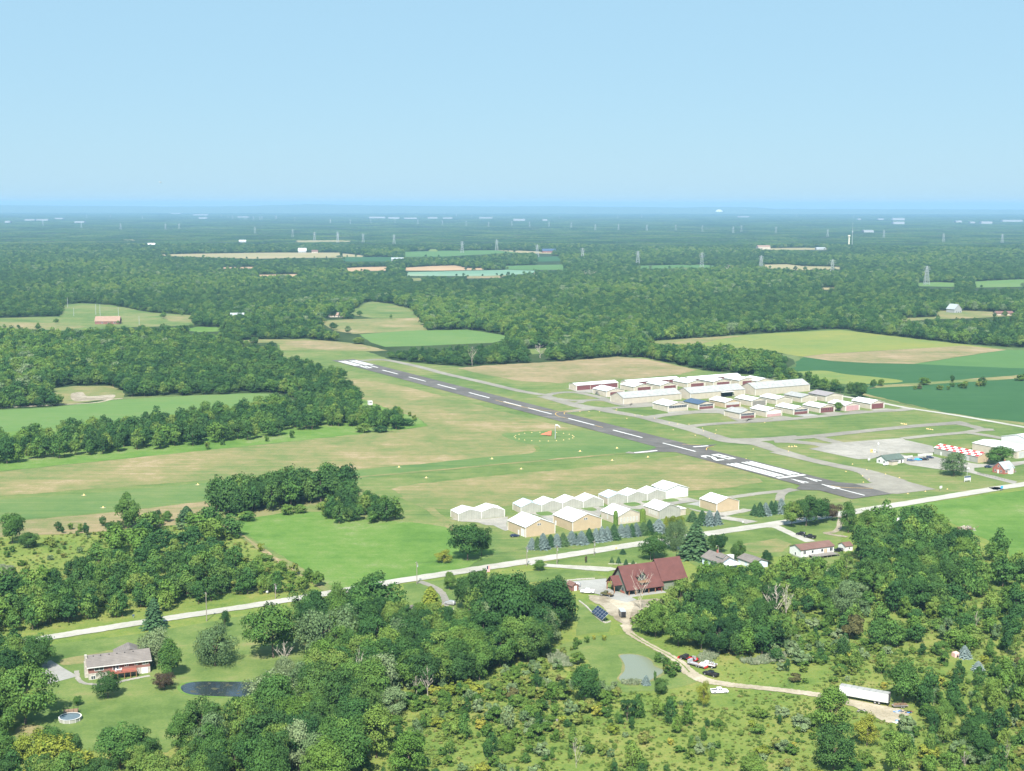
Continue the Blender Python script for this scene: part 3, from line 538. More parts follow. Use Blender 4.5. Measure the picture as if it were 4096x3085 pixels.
P = KP(10, [(280, 520), (400, 525), (480, 545), (600, 560), (780, 545), (900, 560), (890, 600), (760, 640), (640, 660), (600, 700), (590, 770), (560, 790), (535, 730), (470, 690), (380, 600), (300, 560)]); sheet('dirt_yard', P, .047, 'dirt', step=2, amp=.6); EXC.append(P)
P = KP(10, [(470, 550), (560, 560), (620, 590), (600, 640), (575, 720), (520, 700), (500, 620), (440, 570)]); sheet('dirt_yard', P, .051, 'sand', step=2, amp=.6, smooth=True)
TR = KP(10, [(560, 740), (590, 800), (700, 870), (860, 955), (960, 1020), (1030, 1090), (1130, 1145), (1250, 1170), (1400, 1190), (1700, 1220), (1930, 1250), (2050, 1270)])
ribbon('dirt_track', TR, [4.5, 3.2, 2.9, 2.9, 3.6, 5, 5.5, 4.5, 4, 3.8, 4.2, 5], .051, 'sand', amp=.35, sub=14); LINES.append((TR, 4))
ribbon('dirt_track', TR[1:6], .5, .056, 'meadow', amp=.15, sub=14)
P = KP(14, [(440, 960), (560, 985), (850, 1040), (1000, 1070), (1060, 1110), (1000, 1200), (860, 1200), (700, 1130), (560, 1060), (420, 1010)]); sheet('sandy_yard', P, .048, 'sand', step=1.5, amp=.5); EXC.append(P)
# ponds
def pond(k, pts, mt, bank):
    P = smoothc(KP(k, pts)); c = np.mean(np.array(P), 0)
    Q = [tuple(c + (np.array(p)-c)*(1+1.2/np.linalg.norm(np.array(p)-c))) for p in P]
    sheet('pond_bank', Q, .043, bank, step=1, amp=.25); sheet('pond', P, .058, mt, step=1, amp=.1); EXC.append(Q)
pond(11, [(1232, 850), (1280, 825), (1380, 814), (1560, 816), (1720, 818), (1850, 840), (1880, 880), (1800, 910), (1650, 918), (1450, 914), (1320, 905), (1250, 885)], 'pond_dark', 'lime')
pond(13, [(195, 545), (300, 535), (420, 555), (500, 600), (530, 650), (600, 680), (610, 710), (560, 745), (480, 790), (400, 815), (290, 822), (215, 800), (185, 760), (235, 700), (240, 640), (215, 590)], 'pond_green', 'dry')

# ---- painted markings
def rect_rw(s_0, s_1, t0, t1, z=.088, mat='paint', nm='runway_marking'):
    P = [rw(s_0, t0, O9), rw(s_1, t0, O9), rw(s_1, t1, O9), rw(s_0, t1, O9)]
    sheet(nm, P, z, mat, step=500, amp=0)
def sp_(k, x, y): return sproj(K(k, x, y))
def tp_(p): return -(p[0]-O9[0])*math.sin(RA) + (p[1]-O9[1])*math.cos(RA)
e9 = sp_(6, 1298, 795); P9 = 60.96
tc_ = .5*(tp_(K(6, 998, 717)) + tp_(K(6, 1298, 795)))
for k in range(4): rect_rw(-k*P9, -k*P9+36.6, tc_-.75, tc_+.75)
sN = sp_(5, 330, 210)
for k in range(5): rect_rw(sN+k*P9, sN+k*P9+(36.6 if k < 4 else 29), tc_-.75, tc_+.75)
b0 = sproj(K(7, 140, 1017)); bar_s = b0
rect_rw(bar_s-1.6, bar_s+1.6, tc_-10.5, tc_+10.5)
st_a, st_b = sproj(K(6, 1770, 930)), bar_s - 3.5
st_b0 = st_b
for k in range(3):
    for sgn in (-1, 1): t = tc_ + sgn*(1.9 + k*3.1 + .9); rect_rw(st_b0-45.7, st_b0, t-.95, t+.95)
for k in range(3):                                          # far threshold stripes
    for sgn in (-1, 1): t = tc_ + sgn*(1.9 + k*3.1 + .9); rect_rw(sp_(5, 70, 154), sp_(5, 70, 154)+45.7, t-.95, t+.95)
def strokes(segs, s_c, t_c, W, H, flip):
    """digit strokes in a unit box (x 0..1 left to right, y 0..1 bottom to top)"""
    for (x0, y0, x1, y1) in segs:
        pts = []
        for x, y in ((x0, y0), (x1, y0), (x1, y1), (x0, y1)):
            X, Y = (x-.5)*W, (y-.5)*H
            if flip: X, Y = -X, -Y
            pts.append(rw(s_c - Y, t_c + X, O9))
        sheet('runway_marking', pts, .088, 'paint', step=500, amp=0)
a, b = .30, .16
D0 = [(0, 0, a, 1), (1-a, 0, 1, 1), (a, 0, 1-a, b), (a, 1-b, 1-a, 1)]
D8 = D0 + [(a, .42, 1-a, .58)]
sN28 = st_b0 - 45.7 - 12 - 9
def poly_digit(pts, s_c, t_c, W, H): sheet('runway_marking', [rw(s_c - (y-.5)*H, t_c + (x-.5)*W, O9) for x, y in pts], .088, 'paint', step=500, amp=0)
poly_digit([(0, 0), (1, 0), (1, .14), (.42, .14), (.95, .52), (1, .62), (1, .86), (.86, 1), (.14, 1), (0, .86), (0, .66), (.3, .66), (.3, .8), (.38, .86), (.62, .86), (.7, .8), (.7, .66), (0, .16)], sN28, tc_-4.6, 6.2, 18.3)
strokes(D8, sN28, tc_+4.6, 6.2, 18.3, False)
sN10 = sp_(5, 70, 154) + 45.7 + 5 + 9
strokes(D0, sN10, tc_-4.4, 6.2, 18.3, True); strokes([(.35, 0, .65, 1)], sN10, tc_+4.2, 6.2, 18.3, True)
def vmark(s_tip, t_c, L, Wd, th):                           # arrow head, tip towards the far end
    for sg in (-1, 1): sheet('runway_marking', [rw(s_tip, t_c, O9), rw(s_tip+L, t_c+sg*Wd, O9), rw(s_tip+L, t_c+sg*(Wd-th), O9), rw(s_tip+4.2, t_c, O9)][::sg], .088 + .004*(sg > 0), 'paint', step=500, amp=0)
vmark(bar_s+5, tc_-5.0, 14, 2.4, 1.5); vmark(bar_s+5, tc_+5.0, 14, 2.4, 1.5)
at0 = sproj(K(7, 407, 1085)); at1 = sproj(K(7, 795, 1187)); at_t = tc_
vmark(at0, at_t, 14, 2.6, 1.4); rect_rw(at0+1, at1, at_t-.55, at_t+.55, .096)
def line_mark(k, pts, w=.55, mat='ypaint', nm='taxi_line', z=.090): ribbon(nm, KP(k, pts), w, z, mat, amp=.02)
line_mark(7, [(500, 1100), (560, 1110), (650, 1118), (870, 1124)])
line_mark(5, [(1075, 398), (1180, 425), (1290, 450), (1400, 465), (1500, 468), (1640, 462)])
line_mark(6, [(160, 500), (80, 482), (48, 462), (60, 447), (100, 440), (160, 437)]); line_mark(6, [(130, 463), (125, 450), (150, 441), (200, 438)])
line_mark(6, [(400, 562), (470, 579)]); line_mark(6, [(1385, 780), (1385, 765), (1410, 752), (1450, 748)]); line_mark(6, [(1170, 728), (1250, 732), (1330, 733)])
line_mark(6, [(1268, 752), (1400, 742)], 2.2, 'paint', 'hold_bar', .092); line_mark(6, [(748, 803), (850, 794), (948, 784)], 2.4, 'paint', 'runway_marking', .092)

# ================================================================== BUILDINGS
BA = math.radians(29.5)
def slab_roof(pts, th, mat, name, parent):
    """one sloped roof plane from 4 corner points (x,y,z), given thickness"""
    m = MB(); a = [Vector(p) for p in pts]; n = (a[1]-a[0]).cross(a[2]-a[0]).normalized()
    if n.z < 0: n = -n
    low = [p for p in a]; up = [p + n*th for p in a]
    m.add(low+up, [(3, 2, 1, 0), (4, 5, 6, 7)] + [(i, (i+1) % 4, 4+(i+1) % 4, 4+i) for i in range(4)], mat)
    return recalc(m.build(name, parent))
def gable(name, label, cat, A, w, l, he, hr, ridge='y', wall='cream', roof='white_roof', gwall=None, ang=BA, ov=.45, group=None, openings=(), posts=None, z0=0, base=None, doublename='roof_panel'):
    """rectangular building with a pitched roof; local x = facade from the near corner, local y = back"""
    r = empty(name, (A[0], A[1], z0), ang, label, cat, group)
    m = MB(); gw = gwall or wall
    if ridge == 'y':
        m.add([(0, 0, 0), (w, 0, 0), (w, 0, he), (w/2, 0, hr), (0, 0, he)], [(0, 1, 2, 3, 4)], gw)
        m.add([(0, l, 0), (w, l, 0), (w, l, he), (w/2, l, hr), (0, l, he)], [(4, 3, 2, 1, 0)], gw)
        m.add([(0, 0, 0), (0, l, 0), (0, l, he), (0, 0, he)], [(3, 2, 1, 0)], wall); m.add([(w, 0, 0), (w, l, 0), (w, l, he), (w, 0, he)], [(0, 1, 2, 3)], wall)
    else:
        m.add([(0, 0, 0), (0, l, 0), (0, l, he), (0, l/2, hr), (0, 0, he)], [(4, 3, 2, 1, 0)], gw)
        m.add([(w, 0, 0), (w, l, 0), (w, l, he), (w, l/2, hr), (w, 0, he)], [(0, 1, 2, 3, 4)], gw)
        m.add([(0, 0, 0), (w, 0, 0), (w, 0, he), (0, 0, he)], [(0, 1, 2, 3)], wall); m.add([(0, l, 0), (w, l, 0), (w, l, he), (0, l, he)], [(3, 2, 1, 0)], wall)
    m.build('wall', r)
    e = .03
    if ridge == 'y':
        k = (hr-he)/(w/2); d = ov*k
        slab_roof([(-ov, -ov, he-d+e), (w/2, -ov, hr+e), (w/2, l+ov, hr+e), (-ov, l+ov, he-d+e)], .14, roof, 'roof', r)
        slab_roof([(w/2, -ov, hr+e), (w+ov, -ov, he-d+e), (w+ov, l+ov, he-d+e), (w/2, l+ov, hr+e)], .14, roof, 'roof', r)
    else:
        k = (hr-he)/(l/2); d = ov*k
        slab_roof([(-ov, -ov, he-d+e), (w+ov, -ov, he-d+e), (w+ov, l/2, hr+e), (-ov, l/2, hr+e)], .14, roof, 'roof', r)
        slab_roof([(-ov, l/2, hr+e), (w+ov, l/2, hr+e), (w+ov, l+ov, he-d+e), (-ov, l+ov, he-d+e)], .14, roof, 'roof', r)
    if base: bm_ = MB(); bm_.box(-.08, w+.08, -.08, l+.08, 0, .6, base); bm_.build('plinth', r)
    if posts:
        for x, y in ((0, 0), (w, 0), (0, l), (w, l)):
            q = MB(); q.box(x-.14, x+.14, y-.14, y+.14, 0, he-.05, posts); q.build('corner_trim', r)
    for o in openings: opening(r, w, l, *o)
    return r
def opening(r, w, l, face, c, z, ww, hh, kind='window', mat='glass', frame=None, bars=0, proud=.05):
    """a door or window on face f(ront) l(eft) r(ight) b(ack) centred c along it, sill height z"""
    def bx(mb, a0, a1, z0, z1, p, mt, p0=-.05):
        if face == 'f': mb.box(a0, a1, -p, -p0, z0, z1, mt)
        elif face == 'b': mb.box(a0, a1, l+p0, l+p, z0, z1, mt)
        elif face == 'l': mb.box(-p, -p0, a0, a1, z0, z1, mt)
        else: mb.box(w+p0, w+p, a0, a1, z0, z1, mt)
    m = MB(); bx(m, c-ww/2, c+ww/2, z, z+hh, proud, mat); o = m.build(kind, r)
    if frame:
        q = MB(); t = .12
        for a0, a1, z0, z1 in ((c-ww/2-t, c-ww/2, z-t, z+hh+t), (c+ww/2, c+ww/2+t, z-t, z+hh+t), (c-ww/2, c+ww/2, z+hh, z+hh+t), (c-ww/2, c+ww/2, z-t, z)): bx(q, a0, a1, z0, z1, proud+.03, frame)
        for i in range(bars): x = c-ww/2+ww*(i+1)/(bars+1); bx(q, x-.05, x+.05, z, z+hh, proud+.03, frame, proud+.001)
        f = q.build('frame', o)
    return o
def ln(k, a, b): p, q = K(k, *a), K(k, *b); return math.hypot(p[0]-q[0], p[1]-q[1])

HG = 'aircraft hangars in the main hangar yard'
def big_door(w, he, kind):
    x = w/2; dw = w-2.2
    if kind == 'glazed_cream': return [('f', x, he-2.1, dw, 1.9, 'window', 'glass', 'trim', 9), ('f', x, .1, dw, he-2.6, 'door', 'cream_rib')]
    if kind == 'glazed_maroon': return [('f', x, he-2.0, dw, 1.6, 'window', 'glass', 'trim', 9), ('f', x, .1, dw, he-2.4, 'door', 'maroon')]
    if kind == 'grey_maroon': return [('f', x, he-2.2, dw, 1.9, 'door', 'greydoor'), ('f', x, .1, dw, he-2.5, 'door', 'maroon')]
    if kind == 'pale_pink': return [('f', x, he-2.4, dw, 2.2, 'door', 'white'), ('f', x, .1, dw, he-2.7, 'door', 'pink')]
    if kind == 'slots': return [('f', x, .1, dw, he-.5, 'door', 'maroon')] + [('f', 1.8+i*(w-3.6)/5, he-2.6, .55, 1.7, 'window', 'glass', None, 0, .09) for i in range(6)]
    mt = {'maroon': 'maroon', 'pink': 'pink', 'taupe': 'taupe', 'cream': 'cream_rib', 'small': 'maroon'}[kind]
    if kind == 'small': return [('f', w*.56, .1, w*.72, 3.6, 'door', mt, 'trim'), ('f', w*.46, he+.15, .6, .8, 'window', 'glass', 'trim'), ('f', w*.54, he+.15, .6, .8, 'window', 'glass', 'trim')]
    return [('f', x, .1, dw, he-.5, 'door', mt, 'trim')]
rows = [  # crop, near corner, facade far corner, side far corner, eave, ridge, roof, wall, door, label
 (6, (1043, 440), (1222, 425), (915, 410), 4.9, 7.2, 'white_roof_y', 'cream', 'glazed_cream', 'cream hangar with white roof and one dark window band, nearest the runway'),
 (6, (1312, 418), (1458, 407), (1205, 388), 4.3, 6.2, 'navy_roof', 'cream', 'glazed_maroon', 'cream hangar with the only dark navy blue roof'),
 (6, (1550, 403), (1690, 392), (1432, 372), 4.4, 6.4, 'white_roof_y', 'buff', 'grey_maroon', 'hangar with white roof and a grey over maroon door, right of the navy-roofed one'),
 (6, (1782, 390), (1915, 378), (1655, 358), 4.6, 6.4, 'white_roof_y', 'cream', 'taupe', 'hangar with white roof and a wide plain grey-brown door'),
 (6, (2000, 375), (2140, 362), (1880, 345), 4.4, 6.2, 'patch_roof', 'cream', 'cream', 'pale hangar with a patchy flaking white roof'),
 (7, (232, 358), (370, 346), (105, 322), 4.4, 6.2, 'grey_roof', 'cream', 'cream', 'cream hangar with a pale grey roof beside the taupe-roofed hangar'),
 (7, (450, 350), (590, 334), (318, 310), 4.8, 6.8, 'taupe_roof', 'cream', 'cream', 'cream hangar with a brownish grey roof near the gravel perimeter road'),
 (6, (1680, 502), (1827, 492), (1545, 472), 4.4, 6.4, 'grey_roof', 'cream', 'glazed_maroon', 'front-row hangar with a grey roof, dark window band and maroon lower door'),
 (6, (1912, 485), (2062, 474), (1780, 455), 4.6, 6.6, 'white_roof_y', 'cream', 'pale_pink', 'front-row hangar with white roof and a pale door turning pink at the foot'),
 (7, (163, 467), (305, 456), (22, 430), 4.4, 6.2, 'white_roof_y', 'cream', 'glazed_maroon', 'front-row hangar with white roof, dark window band and deep red lower door'),
 (7, (397, 450), (535, 439), (260, 420), 4.2, 6.2, 'white_roof_y', 'cream', 'slots', 'front-row hangar whose maroon door has six narrow dark windows'),
 (7, (622, 435), (762, 425), (485, 405), 4.6, 6.4, 'white_roof_y', 'cream', 'pink', 'front-row hangar with a faded pink door behind the little round tree'),
 (7, (848, 417), (983, 408), (705, 382), 4.6, 6.8, 'white_roof_y', 'cream', 'maroon', 'last hangar of the front row, white roof and plain dark maroon door'),
 (6, (500, 305), (645, 290), (385, 275), 4.8, 7.0, 'white_roof', 'cream', 'small', 'small hangar with outside stairs at its left, first of the middle row'),
 (6, (742, 262), (885, 246), (628, 234), 4.4, 6.6, 'white_roof', 'cream', 'small', 'second white-roofed small hangar of the middle row, right of the one with stairs'),
 (6, (978, 248), (1122, 236), (860, 222), 4.4, 6.6, 'white_roof', 'cream', 'small', 'third white-roofed small hangar of the middle row, behind the grey-roofed long hangar'),
 (6, (1215, 228), (1353, 212), (1095, 200), 4.4, 6.6, 'white_roof', 'cream', 'small', 'fourth white-roofed small hangar of the middle row'),
 (6, (1445, 216), (1582, 200), (1322, 190), 4.4, 6.6, 'white_roof', 'cream', 'small', 'fifth white-roofed small hangar of the middle row'),
 (6, (1672, 205), (1806, 190), (1548, 177), 4.6, 6.8, 'white_roof', 'cream', 'small', 'sixth and last white-roofed small hangar of the middle row'),
 (6, (1830, 205), (1960, 190), (1790, 178), 4.0, 6.0, 'white_roof', 'cream', 'cream', 'small plain white-roofed hangar at the back by the trees')]
for k, A, B, C, he, hr, rf, wl_, dr, lab in rows:
    w, l = ln(k, A, B), ln(k, A, C); w = min(max(w, 13), 19.5); l = min(max(l, 15), 21)
    PA = K(k, *A)
    h = gable('hangar', lab, 'hangar', PA, w, l, he, hr, 'y', wl_, rf, None, openings=big_door(w, he, dr), posts='trim', group=HG)
    if 'outside stairs' in lab:
        q = MB()
        for i in range(9): q.box(-1.5, -.1, l*.62-i*.42, l*.62-i*.42+.4, 3.1-i*.35, 3.2-i*.35, 'greywood')
        q.box(-1.7, -.1, l*.62, l*.62+2.2, 3.1, 3.25, 'greywood'); q.bar((-1.6, l*.62, 4.2), (-1.6, l*.62-3.8, 1.0), .1, 'greywood'); q.bar((-1.6, l*.62+2.1, 4.2), (-1.6, l*.62, 4.2), .1, 'greywood'); q.bar((-1.6, l*.62+2.1, 0), (-1.6, l*.62+2.1, 4.2), .12, 'greywood')
        q.build('stairs', h)
# long hangars, ridge along the facade
def long_hangar(k, A, B, C, he, hr, roof, ndoor, dmat, lab, w=None, l=None):
    w = w or ln(k, A, B); l = l or ln(k, A, C); dw = (w-1.2)/ndoor
    ops = [('f', .6+dw*(i+.5), .1, dw-.5, he-.55, 'door', dmat) for i in range(ndoor)]
    return gable('hangar', lab, 'hangar', K(k, *A), w, l, he, hr, 'x', 'cream', roof, openings=ops, posts='trim', group='long aircraft hangars in the main hangar yard', ov=.3)
long_hangar(6, (232, 250), (605, 222), (172, 236), 4.4, 5.9, 'white_roof', 3, 'maroon', 'long low white-roofed hangar with maroon doors, leftmost of the back row')
long_hangar(6, (690, 222), (1160, 190), (625, 200), 4.4, 5.9, 'white_roof', 5, 'maroon', 'long low white-roofed hangar with maroon doors, middle of the back row', l=11)
long_hangar(6, (1240, 192), (1700, 160), (1180, 175), 4.4, 5.9, 'white_roof', 5, 'maroon', 'long low white-roofed hangar with maroon doors, rightmost of the back row', l=11)
long_hangar(6, (650, 372), (1155, 328), (535, 345), 5.0, 8.6, 'grey_roof', 4, 'cream_rib', 'big tan hangar with a pale grey-blue roof, leftmost of the three big ones', l=19)
h2 = long_hangar(6, (1243, 332), (1728, 292), (1150, 315), 5.2, 9.0, 'grey_roof', 4, 'cream_rib', 'big tan hangar with a grey roof and one door standing open, middle of the three', l=20)
q = MB(); q.box(31.5, 43.5, -.14, -.06, .1, 4.2, 'dark'); q.build('door_opening', h2); q = MB(); q.box(31, 44, -2.6, -.06, 4.3, 4.5, 'white'); q.build('raised_door', h2)
long_hangar(6, (1815, 296), (2335, 262), (1710, 270), 5.8, 9.8, 'grey_roof', 4, 'cream_rib', 'big tan hangar with a grey roof, rightmost of the three', l=20)
# southern rows
def rowunits(k, xs, ys, depth, he, hr, spec, grp):
    for i in range(len(xs)-1):
        A, B = (xs[i], ys[i]), (xs[i+1], ys[i+1]); w = ln(k, A, B)
        PA, PB = K(k, *A), K(k, *B); ang = math.atan2(PB[1]-PA[1], PB[0]-PA[0])
        rf, wl_, lab = spec[i]
        gable('hangar', lab, 'hangar', PA, w, depth, he, hr, 'y', wl_, rf, 'greywall' if wl_ != 'white' else 'white', ang=ang, ov=.12, group=grp, posts='trim', openings=[('f', w/2, .1, w-1.3, he-.4, 'door', 'greywall' if wl_ != 'white' else 'white')])
G2 = 'joined T-hangars of the southern row'
rowunits(8, [143, 300, 457], [401, 385, 371], 10.5, 3.7, 5.6, [('white_roof_y', 'cream', 'left of the joined pair of white-roofed hangars standing apart at the left'), ('white_roof_y', 'cream', 'right of the joined pair of white-roofed hangars standing apart at the left')], G2)
rowunits(8, [568, 709, 851, 992, 1128], [352, 339, 325, 313, 301], 11, 3.6, 5.8, [('clear_roof', 'cream', 'hangar with a bluish see-through roof, left end of the row of four'), ('white_roof_y', 'cream', 'white-roofed hangar, second in the row of four'), ('white_roof_y', 'cream', 'white-roofed hangar, third in the row of four'), ('white_roof_y', 'cream', 'white-roofed hangar at the right end of the row of four')], G2)
rowunits(8, [1160, 1293, 1427, 1555], [290, 277, 263, 250], 11, 3.8, 5.8, [('clear_roof', 'cream', 'hangar with a bluish roof patch, left end of the row of three'), ('white_roof_y', 'cream', 'white-roofed hangar, middle of the row of three'), ('white_roof_y', 'cream', 'white-roofed hangar, right of the row of three beside the all-white one')], G2)
gable('hangar', 'all-white hangar with bright white walls at the right end of the T-hangar row', 'hangar', K(8, 1555, 249), 14.5, 14, 5.0, 7.2, 'y', 'white', 'white_roof_y', group=G2, ang=math.radians(27))
tw = [('f', 9.2-2.2, 5.3, .7, .9, 'window', 'glass', 'trim'), ('f', 9.2-1.1, 5.3, .7, .9, 'window', 'glass', 'trim')]
gable('storage_barn', 'buff barn with a white side door, left of two with twin gable windows', 'barn', K(8, 600, 512), 16.6, 17.5, 5.0, 8.3, 'y', 'buff', 'white_roof_y', posts='trim', group='buff metal barns by the road', ov=.3,
      openings=tw + [('l', 2.8, .1, 3.2, 3.6, 'door', 'white', 'trim'), ('l', 6.8, .1, 1.1, 2.2, 'door', 'white', 'trim')])
gable('storage_barn', 'buff barn with white roof and twin gable windows beside the row of blue spruces', 'barn', K(8, 920, 473), 16.8, 18.5, 5.0, 8.2, 'y', 'buff', 'white_roof_y', posts='trim', group='buff metal barns by the road', ov=.3, openings=tw + [('l', 16.0, .1, 1.2, 2.2, 'door', 'white', 'trim')])
ww = [('f', 2.0+i*1.9, 1.2, .75, 2.0, 'window', 'greydoor', 'trim') for i in range(6)] + [('l', 4.0, 1.2, .75, 2.0, 'window', 'greydoor', 'trim'), ('l', 9.5, 1.2, .75, 2.0, 'window', 'greydoor', 'trim')]
gable('workshop', 'cream building with a white roof and six tall windows behind the clipped columnar evergreens', 'workshop', K(8, 1228, 425), 14.6, 15.5, 4.2, 7.2, 'y', 'cream', 'white_roof_y', 'cream', openings=ww, ov=.3)
r = gable('workshop', 'cream building with white roof and a blank pale gable, second from the left buff barns', 'workshop', K(8, 1508, 388), 13.5, 13.5, 4.6, 7.2, 'y', 'cream', 'white_roof_y', 'greywall', ov=.3, openings=[('l', 2+i*1.7, 1.6, .6, 2.0, 'window', 'greydoor', 'trim') for i in range(5)])
q = MB(); q.box(13.6, 18.0, 1.5, 8, 0, 3.4, 'cream'); q.box(13.6, 18.3, 1.2, 8.3, 3.4, 3.6, 'white'); q.build('annex', r)
gable('storage_barn', 'buff barn with white roof standing alone nearest the runway', 'barn', K(8, 1900, 343), 14.6, 14.5, 4.9, 7.4, 'y', 'buff', 'white_roof_y', posts='trim', group='buff metal barns by the road', ov=.3, openings=[('r', 4, .1, 1.2, 2.2, 'door', 'white', 'trim')])

# terminal, checkered hangar, cream hangar, brick cottage
def vang(k, a, b): p, q = K(k, *a), K(k, *b); return math.atan2(q[1]-p[1], q[0]-p[0])
A = K(7, 990, 912); r = gable('clubhouse', 'white terminal house with dark green shingled roof at the edge of the apron', 'building', A, 14.5, 8.5, 3.1, 5.4, 'x', 'white', 'green_roof', ang=BA, ov=.5,
      openings=[('l', 2, 1.0, 1.1, 1.2, 'window', 'glass', 'trim'), ('l', 6.2, 1.0, 1.1, 1.2, 'window', 'glass', 'trim'), ('f', 9.5, 1.0, 1.2, 1.1, 'window', 'glass', 'trim'), ('f', 12.5, .1, 1.0, 2.1, 'door', 'dark', 'trim')])
q = MB(); q.box(1.6, 6.2, -3.2, -.06, 0, 2.5, 'cream'); q.box(1.3, 6.5, -3.5, -.06, 2.5, 2.72, 'taupe'); q.build('porch', r)
t = empty('propane_tank', (*K(7, 985, 918), 0), BA, 'white propane tank on the ground in front of the terminal house', 'tank')
q = MB(); q.tube((-1.8, 0, .9), (1.8, 0, .9), .6, .6, 'white', 12); q.tube((-2.15, 0, .9), (-1.8, 0, .9), .25, .6, 'white', 12); q.tube((1.8, 0, .9), (2.15, 0, .9), .6, .25, 'white', 12); q.build('tank', t)
for x in (-1.1, 1.1): q = MB(); q.box(x-.12, x+.12, -.45, .45, 0, .5, 'greywall'); q.build('leg', t)
A = K(7, 1800, 895); L = 36; w = 11
r = gable('hangar', 'long hangar with a red and white checkered roof by the car park', 'hangar', A, w, L, 4.2, 6.2, 'y', 'greywall', 'white_roof_y', 'buff', openings=[('l', L-6, .1, 1.1, 2.2, 'door', 'white', 'trim'), ('l', 9, .1, 4.2, 3.2, 'door', 'greydoor')], ov=.3)
sl_ = (6.2-4.2)/(w/2); nx, ny = 3, 12
for sg in (0, 1):
    m = MB()
    for i in range(nx):
        for j in range(ny):
            if (i+j+sg) % 2: continue
            x0, x1 = -.25+i*(w/2+.25)/nx, -.25+(i+1)*(w/2+.25)/nx; y0, y1 = -.25+j*(L+.5)/ny, -.25+(j+1)*(L+.5)/ny
            pts = []
            for x, y in ((x0, y0), (x1, y0), (x1, y1), (x0, y1)):
                z = 4.2 + x*sl_ + .03+.14*math.sqrt(1+sl_*sl_)+.01; pts.append((x if sg == 0 else w-x, y, z))
            m.add(pts, [(0, 1, 2, 3) if sg == 0 else (3, 2, 1, 0)], 'red')
    m.build('roof_check', r)
r = gable('hangar', 'large cream hangar with low white roof and grey door, right of the checkered one', 'hangar', K(7, 2145, 857), 22, 36, 4.8, 6.2, 'y', 'cream', 'white_roof_y', openings=[('f', 11, .1, 18, 4.2, 'door', 'greydoor', 'trim')], ov=.3)
gable('hangar', 'tall white-roofed hangar behind the large cream one at the right edge', 'hangar', K(7, 2290, 790), 24, 26, 6.2, 9.2, 'x', 'white', 'white_roof', ov=.3)
A = K(7, 2035, 996)
r = gable('brick_house', 'small red brick cottage with a grey roof and white front gable by the road bend', 'house', A, 9.5, 8.4, 3.1, 6.7, 'x', 'brick', 'slate_roof', ang=math.radians(33), ov=.3,
      openings=[('l', 2.2, 1.0, .9, 1.2, 'window', 'glass', 'trim'), ('l', 4.3, .1, 1.0, 2.1, 'door', 'white', 'trim'), ('l', 6.3, 1.0, .9, 1.2, 'window', 'glass', 'trim'), ('l', 4.2, 3.9, .8, 1.1, 'window', 'glass', 'trim'), ('f', 2.0, 1.0, 1.8, 1.3, 'window', 'glass', 'trim', 1), ('f', 7.8, 1.0, 1.3, 1.3, 'window', 'glass', 'trim', 1)])
q = MB(); q.prism([(3.4, 0), (6.6, 0), (6.6, 3.2), (5, 5.2), (3.4, 3.2)], -1.6, 2.2, 'white'); recalc(q.build('porch', r))
slab_roof([(3.1, -1.9, 2.9), (5, -1.9, 5.3), (5, 2.2, 5.3), (3.1, 2.2, 2.9)], .1, 'slate_roof', 'roof', r); slab_roof([(5, -1.9, 5.3), (6.9, -1.9, 2.9), (6.9, 2.2, 2.9), (5, 2.2, 5.3)], .1, 'slate_roof', 'roof', r)
q = MB(); q.box(6.5, 7.1, 4.8, 5.4, 5.4, 7.6, 'brick'); q.build('chimney', r)
q = MB(); q.box(9.6, 12, .5, 4, 0, .7, 'greywood'); [q.box(9.6+i*.6, 9.66+i*.6, .45, .5, .7, 1.6, 'greywood') for i in range(5)]; q.box(9.6, 12, .43, .5, 1.55, 1.65, 'greywood'); q.build('deck', r)

# big timber house with maroon roof
A = K(10, 573, 522); LA = math.atan2(K(10, 573, 522)[1]-K(10, 795, 492)[1], K(10, 573, 522)[0]-K(10, 795, 492)[0]) + math.pi
LA = math.radians(24); ca, sa_ = math.cos(LA), math.sin(LA)
w1, l1, he1, hr1 = 16.5, 14.0, 3.2, 10.8
r = empty('timber_house', (A[0], A[1], 0), LA, 'large house with steep maroon roofs, olive walls and timber porch posts', 'house')
m = MB(); m.prism([(2.6, 0), (l1, 0), (l1, he1), (l1/2, hr1-.2), (2.6, he1+2.2)], 0, w1, 'olivewall', 'x'); recalc(m.build('wall', r))
slab_roof([(-1.0, -1.0, he1-.9), (w1+.3, -1.0, he1-.9), (w1+.3, l1/2, hr1), (-1.0, l1/2, hr1)], .2, 'maroon_roof', 'roof', r)
slab_roof([(-1.0, l1/2, hr1), (w1+.3, l1/2, hr1), (w1+.3, l1+1, he1-.9), (-1.0, l1+1, he1-.9)], .2, 'maroon_roof', 'roof', r)
m = MB(); m.prism([(-.5+1.5, 0), (13.5, 0), (13.5, 5.0), (7.2, 11.4), (1.0, 5.0)], w1+.01, w1+11.5, 'olivewall', 'x'); recalc(m.build('wall', r))
slab_roof([(w1-.2, .2, 4.0), (w1+12.3, .2, 4.0), (w1+12.3, 7.2, 11.9), (w1-.2, 7.2, 11.9)], .2, 'maroon_roof', 'roof', r)
slab_roof([(w1-.2, 7.2, 11.9), (w1+12.3, 7.2, 11.9), (w1+12.3, 14.3, 4.0), (w1-.2, 14.3, 4.0)], .2, 'maroon_roof', 'roof', r)
m = MB(); m.prism([(5.6, 5.2), (9.0, 5.2), (9.0, 7.4), (7.3, 9.0), (5.6, 7.4)], 1.4, 6, 'olivewall'); d = recalc(m.build('dormer', r))   # dormer on the front slope
m = MB(); m.box(6.4, 8.2, 1.33, 1.4, 5.6, 7.5, 'glass'); m.build('window', d)
